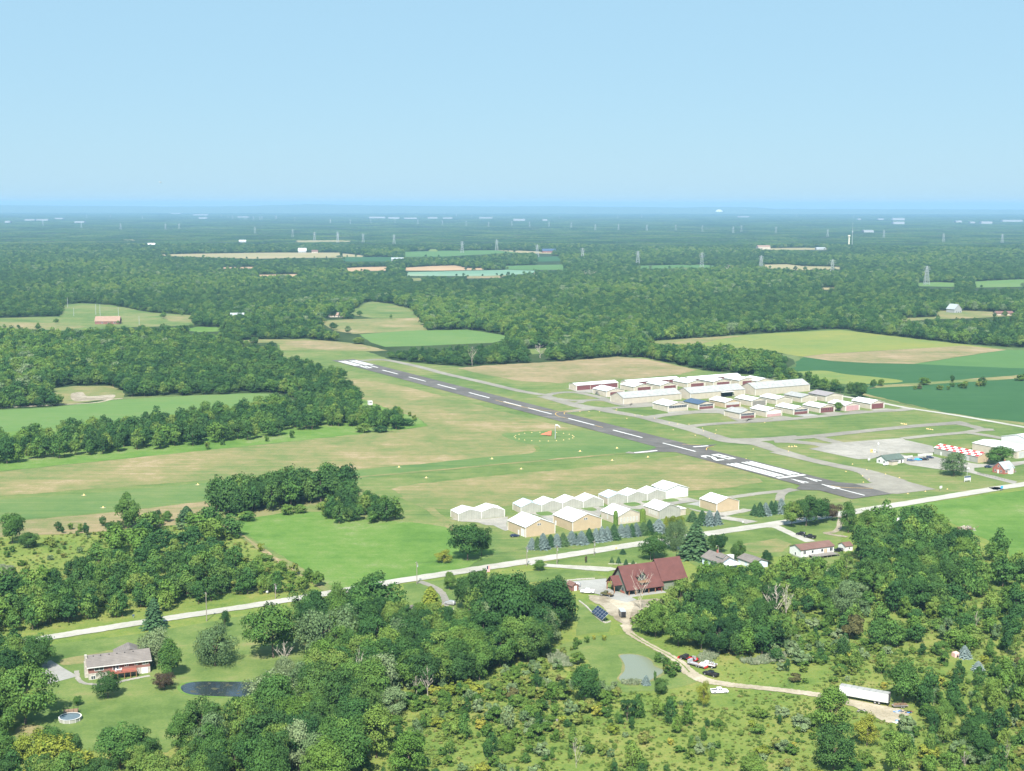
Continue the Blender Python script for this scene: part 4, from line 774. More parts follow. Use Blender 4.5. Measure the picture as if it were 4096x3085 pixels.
slab_roof([(5.0, .8, 6.95), (7.3, .8, 9.15), (7.3, 6.2, 9.15), (5.0, 6.2, 6.95)], .12, 'maroon_roof', 'roof', d); slab_roof([(7.3, .8, 9.15), (9.6, .8, 6.95), (9.6, 6.2, 6.95), (7.3, 6.2, 9.15)], .12, 'maroon_roof', 'roof', d)
m = MB(); m.box(5.6, 9.6, -.8, 1.4, 4.9, 5.1, 'timber'); [m.box(5.6+i*.5, 5.68+i*.5, -.8, -.72, 5.1, 6.0, 'timber') for i in range(9)]; m.box(5.6, 9.7, -.82, -.7, 6.0, 6.1, 'timber'); m.build('balcony', r)
for i in range(6): m = MB(); m.box(.2+i*3.1, .5+i*3.1, -.7, -.4, 0, 2.9, 'timber'); m.build('porch_post', r)
m = MB(); m.box(-.4, w1+.4, -2.6, 2.55, 0, .18, 'newconc'); m.build('porch_slab', r)
for i in range(4): m = MB(); m.box(1.6+i*4, 3.4+i*4, 2.52, 2.6, .4, 2.4, 'glass'); m.build('window', r)
m = MB(); m.box(15, 16.3, 1.0, 2.3, .2, 1.1, 'red'); m.build('porch_bench', r)
# gabled entrance on the left end with curved braces
m = MB(); m.prism([(6.2, 0), (11.2, 0), (11.2, 3.4), (8.7, 5.2), (6.2, 3.4)], -.2, .01, 'olivewall', 'x'); recalc(m.build('wall', r))
slab_roof([(-4.0, 4.6, 3.3), (0, 4.6, 3.3), (0, 8.2, 6.6), (-4.0, 8.2, 6.6)], .15, 'maroon_roof', 'roof', r); slab_roof([(-4.0, 8.2, 6.6), (0, 8.2, 6.6), (0, 11.8, 3.3), (-4.0, 11.8, 3.3)], .15, 'maroon_roof', 'roof', r)
for y in (5.0, 11.4): m = MB(); m.bar((-3.6, y, 0), (-3.6, y, 3.6), .32, 'timber'); m.bar((-3.6, y, 2.0), (-3.6, y + (1.4 if y < 8 else -1.4), 4.0), .2, 'timber'); m.build('porch_post', r)
m = MB(); m.bar((-3.6, 5, 3.6), (-3.6, 11.4, 3.6), .28, 'timber'); m.bar((-3.6, 8.2, 3.6), (-3.6, 8.2, 6.2), .2, 'timber'); m.build('truss', r)
for y in (4.2, 12.0): m = MB(); m.box(-.08, -.02, y-.6, y+.6, 1, 2.4, 'glass'); m.build('window', r)
m = MB(); m.box(-.1, -.02, 6.8, 9.8, .1, 3.0, 'timber'); m.build('door', r)
m = MB(); m.box(-.12, w1, l1-.02, l1+.1, 0, 1.0, 'brick'); m.box(-.12, -.03, 2.6, l1, 0, .9, 'brick'); m.build('plinth', r)

# pale blue house
A = K(10, 1258, 338)
r = gable('cottage', 'pale blue cottage with grey roof, white dormer and a lean-to porch', 'house', A, 9.0, 13.5, 3.4, 5.6, 'y', 'paleblue', 'grey_shingle', ang=math.radians(29), ov=.6,
      openings=[('l', 3, 1.0, 1.1, 1.2, 'window', 'glass', 'trim'), ('l', 6.6, 1.0, 1.3, 1.3, 'window', 'glass', 'trim'), ('l', 11, 1.0, .9, 1.2, 'window', 'glass', 'trim'), ('f', 2.2, .1, 1.6, 2.2, 'door', 'dark', 'trim')])
q = MB(); q.prism([(1.6, 3.6), (4.6, 3.6), (4.6, 5.4), (1.6, 5.9)], 5.2, 8.6, 'white', 'x'); d = recalc(q.build('dormer', r)); q = MB(); q.box(8.6, 8.66, 2.4, 3.8, 4.3, 5.2, 'glass'); q.build('window', d)
q = MB(); q.prism([(2.0, 3.2), (5.6, 3.2), (5.6, 5.3), (3.8, 6.2), (2.0, 5.3)], 1.0, 5.2, 'white'); d = recalc(q.build('dormer', r)); q = MB(); q.box(3.0, 4.6, .94, 1.0, 4.1, 5.1, 'glass'); q.build('window', d)
slab_roof([(1.6, .6, 5.1), (3.8, .6, 6.4), (3.8, 6, 6.4), (1.6, 6, 5.1)], .1, 'grey_shingle', 'roof', d); slab_roof([(3.8, .6, 6.4), (6.0, .6, 5.1), (6.0, 6, 5.1), (3.8, 6, 6.4)], .1, 'grey_shingle', 'roof', d)
slab_roof([(-.3, -3.2, 2.5), (8.6, -3.2, 2.5), (8.6, -.05, 3.2), (-.3, -.05, 3.2)], .1, 'white', 'porch_roof', r)
for x in (0, 4.2, 8.3): q = MB(); q.box(x, x+.15, -3.1, -2.95, 0, 2.5, 'trim'); q.build('porch_post', r)
q = MB(); q.box(4.2, 4.8, 8.0, 8.6, 5.0, 7.0, 'brick'); q.build('chimney', r)
gable('garage', 'pale blue garage with a low grey roof beside the pale blue cottage', 'garage', K(10, 1500, 326), 8.0, 11, 2.7, 4.0, 'y', 'paleblue', 'grey_shingle', ang=math.radians(29), ov=.5, openings=[('l', 3, .1, 2.6, 2.2, 'door', 'white', 'trim'), ('l', 7.6, .1, 2.6, 2.2, 'door', 'white', 'trim')])
# mobile home with deck
A = K(9, 798, 530)
r = gable('bungalow', 'long cream bungalow with a red-brown roof and a raised grey deck', 'house', A, 18.8, 8.4, 3.9, 5.5, 'x', 'white', 'redbrown_roof', ang=math.radians(26), ov=.4, base='greywall',
      openings=[('f', 2, 1.8, 1.4, 1.5, 'window', 'glass', 'trim', 1), ('f', 6.5, 1.9, 1.1, 1.2, 'window', 'glass', 'trim'), ('f', 9.3, 1.0, 1.0, 2.1, 'door', 'white', 'trim'), ('f', 12, 1.9, 1.2, 1.2, 'window', 'glass', 'trim'), ('f', 14, 1.0, 1.8, 2.1, 'door', 'buff', 'trim', 1), ('f', 17.2, 1.7, 1.6, 1.6, 'window', 'glass', 'trim', 1), ('l', 4, .8, .9, 1.2, 'window', 'glass', 'trim')])
q = MB(); q.box(4.2, 17.6, -4.6, -.1, 1.15, 1.3, 'greywood'); [q.box(x, x+.12, -4.5, -4.38, 0, 1.15, 'greywood') for x in (4.3, 6.6, 9, 11.4, 13.8, 17.4)]
q.box(4.2, 17.6, -4.62, -4.52, 2.15, 2.25, 'greywood'); [q.box(4.2+i*.45, 4.26+i*.45, -4.6, -4.54, 1.3, 2.15, 'greywood') for i in range(30)]; q.box(4.2, 4.3, -4.6, -.1, 2.15, 2.25, 'greywood')
[q.box(2.9+i*.28, 3.2+i*.28, -4.2, -2.8, .1+i*.22, .2+i*.22, 'greywood') for i in range(5)]; [q.box(17.7+i*.28, 18+i*.28, -4.2, -2.8, 1.1-i*.22, 1.2-i*.22, 'greywood') for i in range(5)]; q.build('deck', r)
gable('shed', 'small white shed with a red-brown roof right of the cream bungalow', 'shed', K(9, 1080, 486), 4.2, 5.2, 2.4, 3.7, 'x', 'white', 'redbrown_roof', ang=math.radians(26), ov=.3, openings=[('l', 2.6, .1, 1.4, 2, 'door', 'white', 'trim'), ('f', 2.2, 1, .7, .8, 'window', 'glass', 'trim')])
# brick ranch house
A = K(11, 606, 803)
RH = math.atan2(K(11, 1015, 752)[1]-A[1], K(11, 1015, 752)[0]-A[0])
r = empty('brick_house', (A[0], A[1], 0), RH, 'long rose brick ranch house with grey roof and a red raised deck', 'house')
W, Lr = 20.2, 9.0
m = MB(); m.add([(0, 0, 2.3), (W, 0, 2.3), (W, 0, 4.9), (0, 0, 4.9)], [(0, 1, 2, 3)], 'brick2'); m.add([(W, 0, 0), (W, Lr, 0), (W, Lr, 4.9), (W, Lr/2, 7.2), (W, 0, 4.9)], [(0, 1, 2, 3, 4)], 'brick2'); m.add([(0, 0, 0), (0, Lr, 0), (0, Lr, 4.9), (0, Lr/2, 7.2), (0, 0, 4.9)], [(4, 3, 2, 1, 0)], 'brick2'); m.add([(0, Lr, 0), (W, Lr, 0), (W, Lr, 4.9), (0, Lr, 4.9)], [(3, 2, 1, 0)], 'brick2'); m.build('wall', r)
m = MB(); m.box(-.06, W+.06, -.06, Lr+.06, 0, 2.28, 'stone'); m.build('basement_wall', r)
slab_roof([(-.6, -.7, 4.6), (W+.6, -.7, 4.6), (W+.6, Lr/2, 7.25), (-.6, Lr/2, 7.25)], .16, 'grey_shingle', 'roof', r); slab_roof([(-.6, Lr/2, 7.25), (W+.6, Lr/2, 7.25), (W+.6, Lr+.7, 4.6), (-.6, Lr+.7, 4.6)], .16, 'grey_shingle', 'roof', r)
m = MB(); m.box(-.62, W+.62, -.86, -.72, 4.38, 4.66, 'trim'); m.build('gutter', r)
x0, x1, yb = 9.5, 19.5, 15.5                                 # rear wing with hipped end
m = MB(); m.box(x0+.6, x1-.6, Lr+.05, yb-.7, 0, 4.7, 'brick2'); m.build('rear_wing', r)
m = MB(); xm = (x0+x1)/2; m.add([(x0, 5.5, 4.8), (x0, yb, 4.8), (x1, yb, 4.8), (x1, 5.5, 4.8), (xm, 4.6, 7.9), (xm, yb-3.4, 7.9)], [(0, 4, 5, 1), (1, 5, 2), (2, 5, 4, 3), (0, 1, 2, 3), (0, 3, 4)], 'grey_shingle'); recalc(m.build('rear_roof', r))
m = MB(); m.box(-1.1, -.02, 2.6, 4.8, 0, 5.4, 'stone'); m.box(-.9, -.1, 3.0, 4.4, 5.4, 7.8, 'stone'); m.build('chimney', r)
for x in (1.8, 4.2, 7, 9.6, 12.2, 15.0): m = MB(); m.box(x, x+.35, 3.6, 3.9, 6.95, 7.25, 'dark'); m.build('roof_vent', r)
for c, z, a, b_, mt, nm in ((3.4, 3.1, 2.8, 1.2, 'glass', 'window'), (8.9, 2.6, 1.9, 2.1, 'glass', 'patio_door'), (12.4, 3.5, 1.2, .9, 'glass', 'window'), (15.6, 3.5, 1.0, .9, 'glass', 'window'), (18.7, 3.4, 1.8, 1.0, 'glass', 'window'), (18.4, .2, 1.9, 1.9, 'white', 'patio_door'), (1.4, .3, 1.3, 1.1, 'glass', 'window')): opening(r, W, Lr, 'f', c, z, a, b_, nm, mt, 'trim', 1, .12)
opening(r, W, Lr, 'l', 6.9, 2.6, 1.2, 2.1, 'window', 'glass', 'trim', 0, .1)
m = MB(); m.box(6.6, 15.4, -3.6, -.1, 2.35, 2.55, 'deckred'); m.box(6.6, 15.4, -3.66, -3.56, 3.4, 3.5, 'deckred'); [m.box(6.6+i*.3, 6.66+i*.3, -3.63, -3.57, 2.55, 3.4, 'deckred') for i in range(30)]
m.box(6.6, 6.7, -3.6, -.1, 3.4, 3.5, 'deckred'); m.box(15.3, 15.4, -3.6, -.1, 3.4, 3.5, 'deckred'); [m.box(x, x+.18, -3.5, -3.32, 0, 2.35, 'timber') for x in (6.8, 9, 11.2, 13.2, 15.1)]; [m.box(4.2+i*.3, 4.5+i*.3, -3.5, -2.2, .25+i*.28, .35+i*.28, 'deckred') for i in range(8)]; m.build('deck', r)
t = empty('patio_set', (*K(11, 815, 750), 2.6), RH, 'white table and chairs on the red deck of the brick house', 'patio furniture'); m = MB(); m.tube((0, 0, .68), (0, 0, .74), .6, .6, 'white', 12); m.build('tabletop', t); m = MB(); m.tube((0, 0, 0), (0, 0, .68), .06, .06, 'white', 6); m.build('leg', t)
t.location = (A[0]+math.cos(RH)*9.5-math.sin(RH)*-2.2, A[1]+math.sin(RH)*9.5+math.cos(RH)*-2.2, 2.56)
for i in range(4):
    a_ = i*1.57+.6; m = MB(); c = (math.cos(a_)*1.0, math.sin(a_)*1.0); m.box(c[0]-.22, c[0]+.22, c[1]-.22, c[1]+.22, .4, .46, 'white'); m.box(c[0]*1.22-.2, c[0]*1.22+.2, c[1]*1.22-.2, c[1]*1.22+.2, .46, .9, 'white'); [m.box(c[0]+dx-.02, c[0]+dx+.02, c[1]+dy-.02, c[1]+dy+.02, 0, .4, 'white') for dx in (-.18, .18) for dy in (-.18, .18)]; m.build('seat', t)
ribbon('garden_path', KP(11, [(520, 740), (530, 790), (560, 820), (620, 832), (700, 835), (780, 825), (860, 805), (960, 785), (1020, 775)]), 1.6, .05, 'concrete')
# partly hidden house among the trees
gable('bungalow', 'grey-roofed white bungalow mostly hidden by the central trees', 'house', K(12, 700, 400), 13, 8, 2.7, 4.4, 'x', 'white', 'grey_shingle', ov=.5, openings=[('f', 3, 1, 1.4, 1.2, 'window', 'glass', 'trim'), ('f', 9, .1, 1, 2.1, 'door', 'dark', 'trim')])
# distant houses
def far_house(k, x, y, w, l, he, hr, wall, roof, lab, ridge='x', ang=.52, name='farmhouse', cat='house', **kw):
    wall = 'farwhite' if wall == 'white' else wall; roof = 'slate_roof' if roof == 'white_roof' and k != 1 else roof
    r = gable(name, lab, cat, K(k, x, y), w, l, he, hr, ridge, wall, roof, ang=ang, ov=.6, openings=[('f', w*.3, 1, 2.0, 1.5, 'window', 'glass', 'trim'), ('f', w*.55, .1, 1.4, 2.2, 'door', 'dark', 'trim'), ('f', w*.8, 1, 2.0, 1.5, 'window', 'glass', 'trim')], **kw); return r
far_house(1, 600, 944, 32, 16, 4, 10, 'brick2', 'brown_roof', 'sprawling brown-roofed brick house in the open field far left', ang=.1)
far_house(1, 1458, 925, 18, 12, 6, 11, 'white', 'slate_roof', 'white two-storey house among trees beyond the left wood', ang=.2)
far_house(1, 1865, 905, 14, 10, 3, 6, 'white', 'slate_roof', 'low white house with grey roof left of the white gabled barn', ang=.1)
far_house(1, 1955, 900, 14, 14, 5, 9, 'white', 'white_roof', 'white gabled barn behind the runway end', ridge='y', ang=.3, name='barn', cat='barn')
far_house(1, 2085, 900, 22, 12, 3, 6, 'cream', 'brown_roof', 'wide cream bungalow beside the dry field beyond the runway', ang=.1)
far_house(2, 30, 900, 18, 12, 3, 6, 'white', 'slate_roof', 'white bungalow at the end of the pale farm lane', ang=.3)
far_house(3, 1800, 818, 15, 16, 6, 13, 'white', 'slate_roof', 'tall white gabled house in a clearing far right', ridge='y', ang=.5)
far_house(3, 2050, 832, 26, 12, 3, 6, 'cream', 'redbrown_roof', 'long house with a reddish roof at the far right edge', ang=.1)
far_house(2, 420, 548, 34, 16, 7, 11, 'white', 'white_roof', 'large white farm building beyond the orange fields', ang=.1, name='barn', cat='barn')
far_house(2, 1375, 492, 45, 22, 6, 13, 'brick2', 'navy_roof', 'wide farm building with a dark blue roof on the horizon side of the fields', ang=.1, name='barn', cat='barn')
far_house(1, 1885, 492, 26, 18, 6, 15, 'white', 'white_roof', 'white arched barn on the long pale field', ang=.1, name='barn', cat='barn')
far_house(1, 1970, 494, 20, 14, 5, 10, 'cream', 'redbrown_roof', 'farmhouse right of the white barn on the long pale field', ang=.1)
far_house(3, 640, 442, 45, 30, 10, 15, 'cream', 'brown_roof', 'large cream building by a far clearing on the right', ang=.1, name='barn', cat='barn')
far_house(3, 985, 444, 34, 18, 5, 9, 'white', 'white_roof', 'low white shed left of the yellow water tower', ang=.1, name='shed', cat='shed')
far_house(1, 935, 455, 26, 16, 8, 14, 'white', 'white_roof', 'lone white house in the far left woods', ang=.2)
far_house(1, 1510, 430, 28, 20, 7, 12, 'white', 'white_roof', 'pale farm shed above the long pale field', ang=.1, name='shed', cat='shed')
far_house(3, 1155, 432, 28, 14, 5, 8, 'white', 'white_roof', 'white shed at the foot of the water tower', ang=.1, name='shed', cat='shed')
WH = 'white warehouses of the distant town'
for i, (k, x, y, wpx, h) in enumerate([(2, 280, 274, 100, 16), (2, 400, 277, 70, 14), (2, 500, 278, 80, 10), (2, 650, 276, 60, 14), (2, 745, 277, 60, 10), (2, 975, 276, 80, 12), (2, 1190, 290, 75, 18), (2, 1375, 290, 30, 10),
        (3, 1435, 268, 75, 26), (3, 1440, 291, 68, 20), (3, 1350, 266, 35, 10), (3, 1810, 281, 36, 14), (3, 1960, 289, 68, 20), (3, 2085, 277, 127, 16), (3, 1895, 286, 30, 8), (1, 155, 289, 60, 10), (1, 230, 289, 70, 10), (1, 345, 280, 50, 8), (1, 470, 303, 60, 8), (1, 1080, 246, 60, 12), (1, 1220, 256, 90, 14), (1, 1255, 277, 50, 12), (1, 1500, 270, 70, 8), (1, 30, 302, 30, 10), (3, 520, 251, 70, 8), (3, 1230, 266, 20, 10), (3, 1265, 340, 60, 8)]):
    w = wpx*mpp(k, y); A = K(k, x, y)
    far = empty('warehouse', (A[0], A[1], 0), 0, 'white warehouse glinting in the hazy town under the skyline', 'warehouse', WH)
    q = MB(); q.box(0, w, 0, 60, 0, h*.55+6, 'farwhite'); q.build('wall', far); q = MB(); q.prism([(-1, h*.55+6), (61, h*.55+6), (30, h*.55+9)], -1, w+1, 'farwhite', 'x'); recalc(q.build('roof', far))
    LINES.append(([(A[0]-20, A[1]-60), (A[0]+w+20, A[1]-60)], 140))
# ================================================================== VEHICLES (local x = forward, metres)
def wheels(r, xs, hw, rad=.36, wd=.24):
    for x in xs:
        for s in (-1, 1):
            q = MB(); q.tube((x, s*hw-wd/2, rad), (x, s*hw+wd/2, rad), rad, rad, 'tyre', 14); t = q.build('wheel', r)
            q = MB(); y = s*(hw+wd/2); q.tube((x, y-.012, rad), (x, y+.012, rad), rad*.58, rad*.58, 'rim', 10); q.build('rim', t)
def loft(mb, secs, mat):
    """body from cross sections: (x, half width bottom, half width top, z bottom, z top)"""
    vs = []
    for x, wb, wt, zb, zt in secs: vs += [(x, -wb, zb), (x, wb, zb), (x, wb, zb+(zt-zb)*.6), (x, wt, zt), (x, -wt, zt), (x, -wb, zb+(zt-zb)*.6)]
    fs = [(0, 5, 4, 3, 2, 1), tuple(6*(len(secs)-1)+i for i in range(6))]
    for j in range(len(secs)-1):
        for i in range(6): fs.append((6*j+i, 6*j+(i+1) % 6, 6*j+6+(i+1) % 6, 6*j+6+i))
    mb.add(vs, fs, mat)
def vehicle(kind, loc, ang, paint, label, z=.24, group=None, bedmat='dark', roof=None):
    cat = {'pickup': 'pickup truck', 'suv': 'car', 'car': 'car'}[kind]
    r = empty({'pickup': 'pickup_truck', 'suv': 'parked_car', 'car': 'parked_car'}[kind], (loc[0], loc[1], z), ang, label, cat, group)
    b = MB()
    if kind == 'pickup':
        loft(b, [(-2.9, .90, .90, .5, 1.02), (-2.8, .96, .94, .42, 1.08), (-.75, .97, .95, .38, 1.08), (.9, .97, .94, .36, 1.10), (1.9, .97, .88, .36, 1.08), (2.75, .92, .80, .40, .98), (2.95, .85, .74, .45, .8)], paint); recalc(b.build('body', r))
        q = MB(); q.box(-2.7, -.85, -.78, .78, 1.03, 1.10, bedmat); q.build('bed', r)
        q = MB(); [q.box(-2.85, -.8, s*.86-.06, s*.86+.06, 1.02, 1.30, paint) for s in (-1, 1)]; q.box(-2.9, -2.8, -.9, .9, .9, 1.30, paint); q.build('bed_rail', r)
        q = MB(); loft(q, [(-.82, .90, .74, 1.05, 1.8), (-.7, .90, .74, 1.05, 1.84), (.75, .88, .70, 1.05, 1.84), (1.45, .86, .80, 1.04, 1.12)], paint); c = recalc(q.build('cab', r))
        q = MB(); [q.box(x0, x1, s*.87-.03, s*.87+.02, 1.22, 1.62, 'glass') for s in (-1, 1) for x0, x1 in ((-.6, .1), (.2, .85))]; q.add([(.86, -.74, 1.76), (.86, .74, 1.76), (1.44, .80, 1.18), (1.44, -.80, 1.18)], [(0, 1, 2, 3)], 'glass'); q.box(-.86, -.80, -.66, .66, 1.3, 1.7, 'glass'); q.build('window', c)
        wheels(r, (-1.75, 1.85), .86, .40)
    else:
        h = 1.72 if kind == 'suv' else 1.42
        loft(b, [(-2.3, .84, .80, .5, .92), (-2.15, .90, .86, .36, 1.0), (0, .92, .88, .32, 1.0), (1.2, .92, .86, .32, .98), (2.1, .88, .78, .36, .86), (2.3, .80, .70, .42, .72)], paint); recalc(b.build('body', r))
        xr = -2.05 if kind == 'suv' else -1.5
        q = MB(); loft(q, [(xr-.15, .82, .70, .95, h-.35), (xr+.2, .84, .66, .95, h), (.35, .84, .64, .95, h), (1.15, .82, .76, .93, 1.0)], paint); c = recalc(q.build('cabin', r))
        q = MB(); [q.box(x0, x1, s*.80-.04, s*.80+.02, 1.05, h-.22, 'glass') for s in (-1, 1) for x0, x1 in ((xr+.3, -.75), (-.65, .35))]; q.add([(.42, -.66, h-.05), (.42, .66, h-.05), (1.14, .76, 1.04), (1.14, -.76, 1.04)], [(0, 1, 2, 3)], 'glass'); q.box(xr-.14, xr-.02, -.6, .6, 1.05, h-.3, 'glass'); q.build('window', c)
        wheels(r, (-1.4, 1.4), .80, .34)
    for s in (-1, 1): q = MB(); x = 2.88 if kind == 'pickup' else 2.24; q.box(x-.08, x+.04, s*.62-.14, s*.62+.14, .66, .82, 'rim'); q.build('headlight', r)
    return r
HD = math.radians
vehicle('pickup', K(13, 1160, 905), HD(8), 'whitepaint', 'white crew-cab pickup parked in the grass beside the yellowish young tree', .02)
vehicle('pickup', K(13, 1078, 738), HD(137), 'blackpaint', 'black crew-cab pickup at the near end of the parked tow trucks', .06)
vehicle('car', K(8, 526, 508), HD(20), 'navy', 'dark blue car parked on the grass beside the left buff barn', .15)
vehicle('suv', K(7, 1206, 880), HD(-8), 'steelblue', 'steel blue off-roader, leftmost of the four parked by the terminal')
vehicle('car', K(7, 1270, 874), HD(-5), 'skyblue', 'bright blue low car second from left in the terminal car park')
vehicle('pickup', K(7, 1322, 872), HD(-5), 'blackpaint', 'black pickup third from left in the terminal car park')
vehicle('suv', K(7, 1376, 855), HD(-5), 'navy', 'dark sport utility car at the right end of the four by the white picket fence')
vehicle('car', K(7, 1895, 938), HD(8), 'navy', 'dark blue car parked at the left wall of the brick cottage')
vehicle('suv', K(9, 797, 384), HD(150), 'blackpaint', 'black sport utility car, farther of two on the lane to the cream bungalow')
vehicle('pickup', K(9, 856, 402), HD(150), 'blackpaint', 'black pickup, nearer of two on the lane to the cream bungalow')
vehicle('suv', K(9, 1034, 488), HD(150), 'blackpaint', 'black car squeezed between the cream bungalow and the small white shed')
vehicle('suv', K(12, 1022, 290), HD(152), 'silver', 'silver car with dark roof at the end of the curved asphalt lane')
vehicle('suv', K(10, 185, 458), HD(170), 'silver', 'silver sport utility car at the top of the concrete yard')
vehicle('pickup', K(10, 276, 505), HD(168), 'whitepaint', 'white pickup on the concrete yard left of the timber house', bedmat='red')
# drab military style truck
def flat_truck(loc, ang, paint, label, name, cat, L=6.4, bed='wood', plow=None, z=.24, load=None):
    r = empty(name, (loc[0], loc[1], z), ang, label, cat)
    q = MB(); q.box(-L/2, L/2-.2, -.42, .42, .62, .85, 'dark'); q.build('frame', r)
    q = MB(); loft(q, [(L/2-3.0, .98, .84, .75, 2.1), (L/2-1.7, .98, .82, .75, 2.1), (L/2-1.15, .96, .92, .75, 1.35)], paint); c = recalc(q.build('cab', r))
    q = MB(); [q.box(L/2-2.8, L/2-1.75, s*.95-.04, s*.95+.02, 1.45, 1.9, 'glass') for s in (-1, 1)]; q.add([(L/2-1.66, -.8, 2.02), (L/2-1.66, .8, 2.02), (L/2-1.16, .9, 1.42), (L/2-1.16, -.9, 1.42)], [(0, 1, 2, 3)], 'glass'); q.build('window', c)
    q = MB(); loft(q, [(L/2-1.3, .9, .8, .7, 1.35), (L/2-.1, .8, .66, .7, 1.22), (L/2, .76, .6, .72, 1.1)], paint); recalc(q.build('hood', r))
    q = MB(); q.box(-L/2, L/2-3.15, -1.1, 1.1, .95, 1.10, bed); [q.box(-L/2, L/2-3.15, s*1.08-.04, s*1.08+.04, 1.1, 1.5, paint) for s in (-1, 1)]; q.build('bed', r)
    if load: q = MB(); rr = random.Random(3); [q.box(x, x+rr.uniform(.3, .8), y, y+rr.uniform(.3, .7), 1.1, 1.1+rr.uniform(.2, .9), rr.choice(load)) for x in (-L/2+.2, -L/2+1.1, -L/2+1.9) for y in (-.9, 0)]; q.build('cargo', r)
    if plow: q = MB(); q.prism([(L/2+.3, .2), (L/2+.55, .2), (L/2+.42, .95), (L/2+.25, 1.0)], -1.25, 1.25, plow); recalc(q.build('plow_blade', r))
    wheels(r, (-L/2+1.2, L/2-.95), .9, .45, .3); return r
flat_truck(K(10, 420, 528), HD(150), 'olive', 'olive drab flatbed truck parked in front of the timber house', 'flatbed_truck', 'truck', 5.6, load=['timber', 'stone'])
flat_truck(K(13, 862, 592), HD(137), 'dark', 'old truck with a red loading deck, farthest of the tow trucks by the dirt track', 'flatbed_truck', 'truck', 7.0, 'red', 'red', .06, ['rust', 'galv', 'red'])
flat_truck(K(13, 1052, 655), HD(150), 'whitepaint', 'white service truck with a red plough blade and rusty gear on its bed', 'service_truck', 'truck', 5.9, 'rust', 'red', .03, ['rust', 'galv', 'dark'])
r = empty('car_hauler_trailer', (*K(13, 945, 648), .06), HD(137), 'grey steel car hauler trailer between the red-decked truck and the black pickup', 'trailer')
q = MB(); q.box(-3.6, 3.4, -1.15, 1.15, .72, .86, 'galv'); q.box(2.6, 3.4, -1.1, 1.1, .86, 2.0, 'galv'); [q.box(-3.6, 2.6, s*1.1-.06, s*1.1+.06, .86, 1.0, 'rust') for s in (-1, 1)]; q.build('deck', r); wheels(r, (-1.4, -.4), .95, .36)
q = MB(); q.box(-3.9, -3.65, -1.0, 1.0, .35, .95, 'red'); q.build('plow_blade', r); q = MB(); q.bar((3.4, 0, .6), (4.6, 0, .5), .14, 'dark'); q.build('drawbar', r)
# enclosed black trailer
r = empty('cargo_trailer', (*K(10, 541, 690), .2), HD(96), 'small black enclosed cargo trailer with a pale roof on the bare dirt yard', 'trailer')
q = MB(); q.box(-.1, 4.9, -1.05, 1.05, .5, 2.5, 'blackpaint'); q.build('body', r); q = MB(); q.box(-.14, 4.94, -1.08, 1.08, 2.5, 2.58, 'steel_far'); q.build('roof', r); q = MB(); q.box(-.16, -.1, -.95, .95, .55, 2.4, 'dark'); [q.box(-.18, -.1, s*1.0-.05, s*1.0+.05, .5, 2.5, 'rim') for s in (-1, 1)]; q.build('door', r); wheels(r, (2.0, 2.9), 1.0, .34); q = MB(); q.bar((4.9, 0, .5), (6.1, 0, .45), .12, 'dark'); q.build('drawbar', r)
# big box trailer
A = K(14, 862, 1030); B_ = K(14, 372, 940); TA = math.atan2(K(14, 372, 832, 4.1)[1]-K(14, 862, 920, 4.1)[1], K(14, 372, 832, 4.1)[0]-K(14, 862, 920, 4.1)[0])
T0 = K(14, 860, 920, 4.1)
r = empty('semi_trailer', (T0[0], T0[1], .1), TA, 'long white box semi-trailer parked at the end of the dirt track', 'trailer')
Lt = 16.0
q = MB(); q.box(0, Lt, -2.6, 0, 1.15, 3.95, 'white'); q.build('body', r); q = MB(); q.box(-.02, Lt+.02, -2.62, .02, 3.95, 4.03, 'grey_roof'); q.build('roof', r)
q = MB(); q.box(-.04, -.0, -2.5, -.1, 1.25, 3.85, 'dark'); [q.box(-.08, -.04, y-.04, y+.04, 1.2, 3.9, 'rim') for y in (-2.5, -1.3, -.1)]; q.build('door', r); q = MB(); q.box(-.06, .3, -2.6, 0, .5, .62, 'dark'); [q.bar((.1, y, .6), (.1, y, 1.15), .1, 'dark') for y in (-2, -.6)]; q.build('bumper', r)
q = MB(); q.box(1, 15, -.03, .01, 1.05, 1.15, 'greywall'); q.box(6, 15, -1.9, -.7, .95, 1.15, 'dark'); q.build('frame', r); q = MB(); [q.bar((12.6, y, 0), (12.6, y, 1.15), .16, 'dark') for y in (-2.1, -.5)]; q.build('landing_gear', r)
for x in (2.9, 4.2):
    for y in (-2.35, -.25):
        q = MB(); q.tube((x, y-.24, .52), (x, y+.24, .52), .52, .52, 'tyre', 16); t = q.build('wheel', r); q = MB(); q.tube((x, y-.26, .52), (x, y+.26, .52), .27, .27, 'rim', 12); q.build('rim', t)
